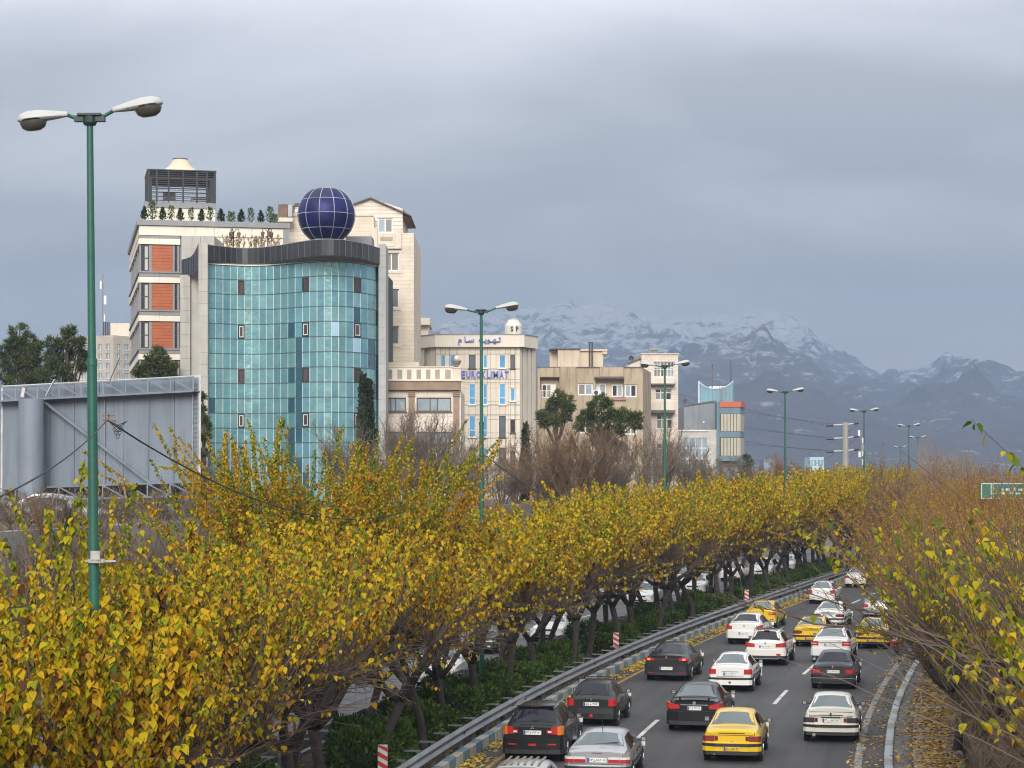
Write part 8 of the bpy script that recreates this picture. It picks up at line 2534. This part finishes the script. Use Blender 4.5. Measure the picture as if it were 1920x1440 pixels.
def billboard():
    dl, dr = 118.0, 114.0
    A = P(4, 725, dl); Bc = P(375, 705, dr); C = P(371, 912, dr); D = P(3, 926, dl)
    ux = (Bc - A); W = ux.length; ux.normalize(); H = (A - D).length; uz = (A - D).normalized(); n = ux.cross(uz).normalized()   # n points away from the camera or towards it
    if n.y > 0: n = -n
    o = empty('billboard', (A + Bc) / 2 - Vector((0, 0, (A.z + Bc.z) / 2 - TERR)), 0, 'back of a large grey billboard on a thick steel column', 'billboard')
    inv = Matrix.Translation(o.location).inverted()
    m_bb = M('billboard_grey', (.19, .225, .27), .6, .1, .5, metal=.1, streak=.6, dirt=(.10, .112, .13))
    m_bbl = M('billboard_frame_white', (.55, .55, .55), .6, .1, 1, dirt=(.25, .22, .2), dirt_amt=.6)
    def pt(u, w, v=0.0): return D + ux * (u * W) + uz * (w * H) + n * v
    def put(mb, name, m):
        ob = mb.build(name, m); ob.parent = o; ob.matrix_parent_inverse = inv; return ob
    for k in range(8):   # sheets
        mb = MB(); a, c = k / 8 + .0012, (k + 1) / 8 - .0012
        V = [pt(a, .04, .0), pt(c, .04, .0), pt(c, .985, .0), pt(a, .985, .0)]
        mb.add(V + [v - n * .12 for v in V], [(0, 1, 2, 3), (5, 4, 7, 6), (0, 4, 5, 1), (1, 5, 6, 2), (2, 6, 7, 3), (3, 7, 4, 0)]); put(mb, 'sheet', m_bb)
    mb = MB(); mb.bar(pt(0, 1, .0), pt(1, 1, .0), .10); put(mb, 'top_edge', m_bbl)
    mb = MB(); mb.bar(pt(0, .02, .0), pt(0, 1, .0), .10); put(mb, 'side_edge', m_bbl)
    mb = MB(); mb.bar(pt(1, .02, .0), pt(1, 1.01, .0), .12); put(mb, 'side_edge', m_bbl)
    h = .125
    for (w0, w1, nm) in ((.985 - h, .985, 'top_truss'), (-.075, .045, 'bottom_truss')):
        mb = MB()
        for v in (.75,):
            mb.bar(pt(0, w0, v), pt(1, w0, v), .10); mb.bar(pt(0, w1, v), pt(1, w1, v), .08)
            N = 9
            for k in range(N + 1): mb.bar(pt(k / N, w0, v), pt(k / N, w1, v), .07)
            for k in range(N): mb.bar(pt(k / N, w1, v), pt((k + 1) / N, w0, v), .065)
            for k in range(N + 1): mb.bar(pt(k / N, w0, v), pt(k / N, w0, 0), .06)
        ob = put(mb, nm, m_bb)
    mb = MB(); V = [pt(0, .985 - h, .02), pt(1, .985 - h, .02), pt(1, .985 - h, .72), pt(0, .985 - h, .72)]; mb.add(V + [v - uz * .04 for v in V], [(0, 1, 2, 3), (7, 6, 5, 4), (0, 4, 5, 1), (1, 5, 6, 2), (2, 6, 7, 3), (3, 7, 4, 0)]); put(mb, 'catwalk', m_bb)
    mb = MB(); mb.bar(pt(.225, .86, .45), pt(.79, .035, .45), .13); put(mb, 'brace', m_bb)
    mb = MB(); mb.bar(pt(.533, .02, .12), pt(.533, .87, .12), .06); put(mb, 'stay', m_bb)
    mb = MB(); mb.bar(pt(.972, .02, .15), pt(.972, .98, .15), .035); mb.bar(pt(.998, .02, .15), pt(.998, .98, .15), .035)
    for k in range(22): mb.bar(pt(.972, .03 + .043 * k, .15), pt(.998, .03 + .043 * k, .15), .025)
    put(mb, 'ladder', m_galv)
    c = P(63, 800, 116.2); top = P(63, 749, 116.2).z
    mb = MB(); mb.tube([(c.x, c.y - .55, TERR - .2), (c.x, c.y - .55, top)], [.70, .68], 22); ob = mb.build('column', m_bb, smooth=True, sharp=40); ob.parent = o; ob.matrix_parent_inverse = inv
    mb = MB(); mb.bar(pt(.145, .885, .8), pt(.155, .97, .8), .17, .05); put(mb, 'torn_sheet', m_bbl)
    mb = MB(); mb.bar(pt(.27, .88, .85), pt(.315, 1.03, .85), .14, .04); put(mb, 'loose_strip', m_bbl)
    mb = MB(); mb.bar(pt(.57, .97, .5), pt(.63, 1.2, .6), .05, .04); put(mb, 'loose_rod', m_galv)
    # flat plate below, on two legs
    q = P(322, 951, 112); s = empty('blank_board', (q.x, q.y, TERR), 0, 'blank grey board below the right end of the billboard', 'sign board')
    w = 46 / F * 112; mb = MB(); mb.box(-w / 2, w / 2, -.03, .03, q.z - TERR - .2, q.z - TERR + .2); mb.build('board', m_conc, s)
    for x in (-w * .4, w * .4):
        mb = MB(); mb.box(x - .04, x + .04, .035, .1, 0, q.z - TERR + .1); mb.build('leg', m_galv, s)


billboard()


def chevrons():
    m_w = M('sign_white', (.62, .62, .60), .5, .05, 3, dirt=(.4, .4, .38), dirt_amt=.4); m_r = M('sign_red', (.50, .025, .03), .5, .06, 3)
    for x, d, lab in ((717.5, 55.0, 'nearest red and white striped board behind the guardrail'), (1155, 94.0, 'middle red and white striped board above the hedge'), (1400, 129.0, 'farthest red and white striped board at the end of the hedge')):
        b = on_ground(x, d); o = empty('chevron_board', (b.x, b.y, .1), 0.02, lab, 'road marker', 'striped boards along the guardrail')
        mb = MB(); mb.tube([(0, .03, 0), (0, .03, 1.2)], .025, 8); mb.build('post', m_galv, o)
        w, z0, z1 = .25, .52, 1.34
        mb = MB(); mb.box(-w / 2, w / 2, 0, .015, z0, z1); mb.build('plate', m_w, o)
        # stripes falling to the right
        for k in range(5):
            zc = z0 - .12 + k * .235
            poly = [(-w / 2 + .002, zc + .18), (w / 2 - .002, zc + .04), (w / 2 - .002, zc + .16), (-w / 2 + .002, zc + .30)]
            cl = [(px_, min(max(pz_, z0 + .002), z1 - .002)) for px_, pz_ in poly]
            if max(c[1] for c in cl) - min(c[1] for c in cl) < .03: continue
            mb = MB(); mb.prism_y(cl, -.004, -.001); mb.build('stripe', m_r, o)


chevrons()


def road_sign():
    d = 112.0; a = P(1838, 905, d); b_ = P(1990, 905, d)
    o = empty('road_sign', ((a.x + b_.x) / 2, d, 0), 0, 'large green road sign half hidden by the trees at the right edge', 'road sign')
    m_gs = M('sign_green', (.012, .13, .085), .45, .06, 1); m_w = M('sign_border', (.55, .58, .56), .5)
    hw = (b_.x - a.x) / 2; z1 = a.z; z0 = P(1838, 936, d).z
    for k in range(4):
        mb = MB(); mb.box(-hw + 2 * hw * k / 4 + .01, -hw + 2 * hw * (k + 1) / 4 - .01, 0, .08, z0, z1); mb.build('sign_panel', m_gs, o)
    mb = MB()
    for (x0, x1, q0, q1) in ((-hw + .05, hw - .05, z1 - .07, z1 - .03), (-hw + .05, hw - .05, z0 + .03, z0 + .07), (-hw + .05, -hw + .09, z0 + .07, z1 - .07), (-hw + .55, -hw + .59, z0 + .07, z1 - .07), (-hw + .65, -hw + .69, z0 + .07, z1 - .07)): mb.box(x0, x1, -.012, -.002, q0, q1)
    mb.build('border', m_w, o)
    rs = random.Random(3)   # the lettering is too broken up by twigs to read: short white strokes
    for z in (z1 - .42, z0 + .25):
        x = -hw + 1.1
        while x < hw - .6:
            w = rs.uniform(.06, .3); mb = MB(); mb.box(x, x + w, -.012, -.002, z, z + rs.uniform(.05, .16)); mb.build('lettering', m_w, o); x += w + rs.uniform(.04, .25)
    mb = MB(); mb.box(-hw + .95, -hw + 1.7, -.014, -.004, z1 - .22, z1 - .1); mb.build('blue_patch', M('sign_blue', (.01, .13, .30), .5), o)
    for x in (-hw + 1.2, hw - 1.2):
        mb = MB(); mb.box(x - .12, x + .12, .085, .3, 0, z1); mb.build('post', m_galv, o)


road_sign()


def utility():
    d = 300.0; o = empty('utility_pole', ((1585 - XC) / F * d, d, 0), 0, 'concrete power pole with three pairs of insulated arms', 'utility pole')
    z = lambda y: HC + (YH - y) / F * d
    mb = MB(); mb.tube([(0, 0, 0), (0, 0, z(792))], [.62, .36], 8); mb.build('pole', M('pale_concrete_pole', (.33, .31, .27), .9, .1, .5, streak=.3), o)
    for q, (y, l, r_) in enumerate(((796, 1549, 1610), (821, 1549.5, 1610), (845, 1549.5, 1611))):
        for xe, dz in ((l, -.15), (r_, .25)):
            e = (xe - 1585) / F * d
            mb = MB(); mb.tube([(math.copysign(.3, e), 0, z(y)), (e * .62, 0, z(y) + dz * .6)], .11, 6); mb.build('arm', m_lampw, o)
            mb = MB(); mb.tube([(e * .62, 0, z(y) + dz * .6), (e, 0, z(y) + dz)], [.20, .17], 8); mb.build('insulator', m_char, o)
    m_w = M('power_wire', (.03, .03, .035), .6)
    names = ['upper', 'middle', 'lower']
    for q, (y, y2, y3) in enumerate(((797, 752, 765), (822, 788, 800), (846, 822, 832))):
        for j, (xs, ye) in enumerate(((1550, y2), (1584, y3))):
            a = P(xs, y, d); b_ = P(1270, ye - 14, 330); mb = MB()
            mb.tube([a.lerp(b_, t) - Vector((0, 0, 1.0 * t * (1 - t))) for t in np.linspace(0, 1, 14)], .022, 4)
            tag(mb.build('power_line', m_w), '%s power line from the %s of the concrete pole to behind the blue building' % (names[q], 'arm tip' if j == 0 else 'shaft'), 'cable')
    for q, y in enumerate((797, 822, 846)):
        a = P(1609, y, d); b_ = P(1500, y + 62, 420); mb = MB(); mb.tube([a.lerp(b_, t) - Vector((0, 0, 1.2 * t * (1 - t))) for t in np.linspace(0, 1, 10)], .025, 4)
        tag(mb.build('power_line', m_w), '%s power line running down behind the concrete pole' % names[q], 'cable')
    t = empty('antenna_mast', ((1615 - XC) / F * 230, 230, 0), 0, 'slim mast with small white antennas beside the fifth lamp post', 'antenna')
    mb = MB(); mb.tube([(0, 0, 0), (0, 0, HC + (YH - 808) / F * 230)], .07, 6); mb.build('mast', m_galv, t)
    for y, x in ((812, -.25), (826, .2), (838, .25), (852, -.2), (866, .22), (850, .2)):
        zz = HC + (YH - y) / F * 230; mb = MB(); mb.box(x - .11, x + .11, -.08, .08, zz - .3, zz + .3); mb.build('aerial_box', m_white, t)
    # rust-orange timber stake in the median
    b = on_ground(541, 56.5); o = empty('stake', (b.x, b.y, .1), 0, 'orange painted stake leaning by the median trunks at the bottom', 'stake')
    mb = MB(); mb.tube([(0, 0, 0), (.03, 0, 1.5)], [.06, .055], 6); mb.build('shaft', M('orange_stake', (.32, .12, .02), .8, .25, 4), o)
    mb = MB(); mb.tube([(.3, .1, 0), (.12, .1, 1.9)], [.05, .045], 6); mb.build('brace', M('orange_stake', (.32, .12, .02)), o)


utility()
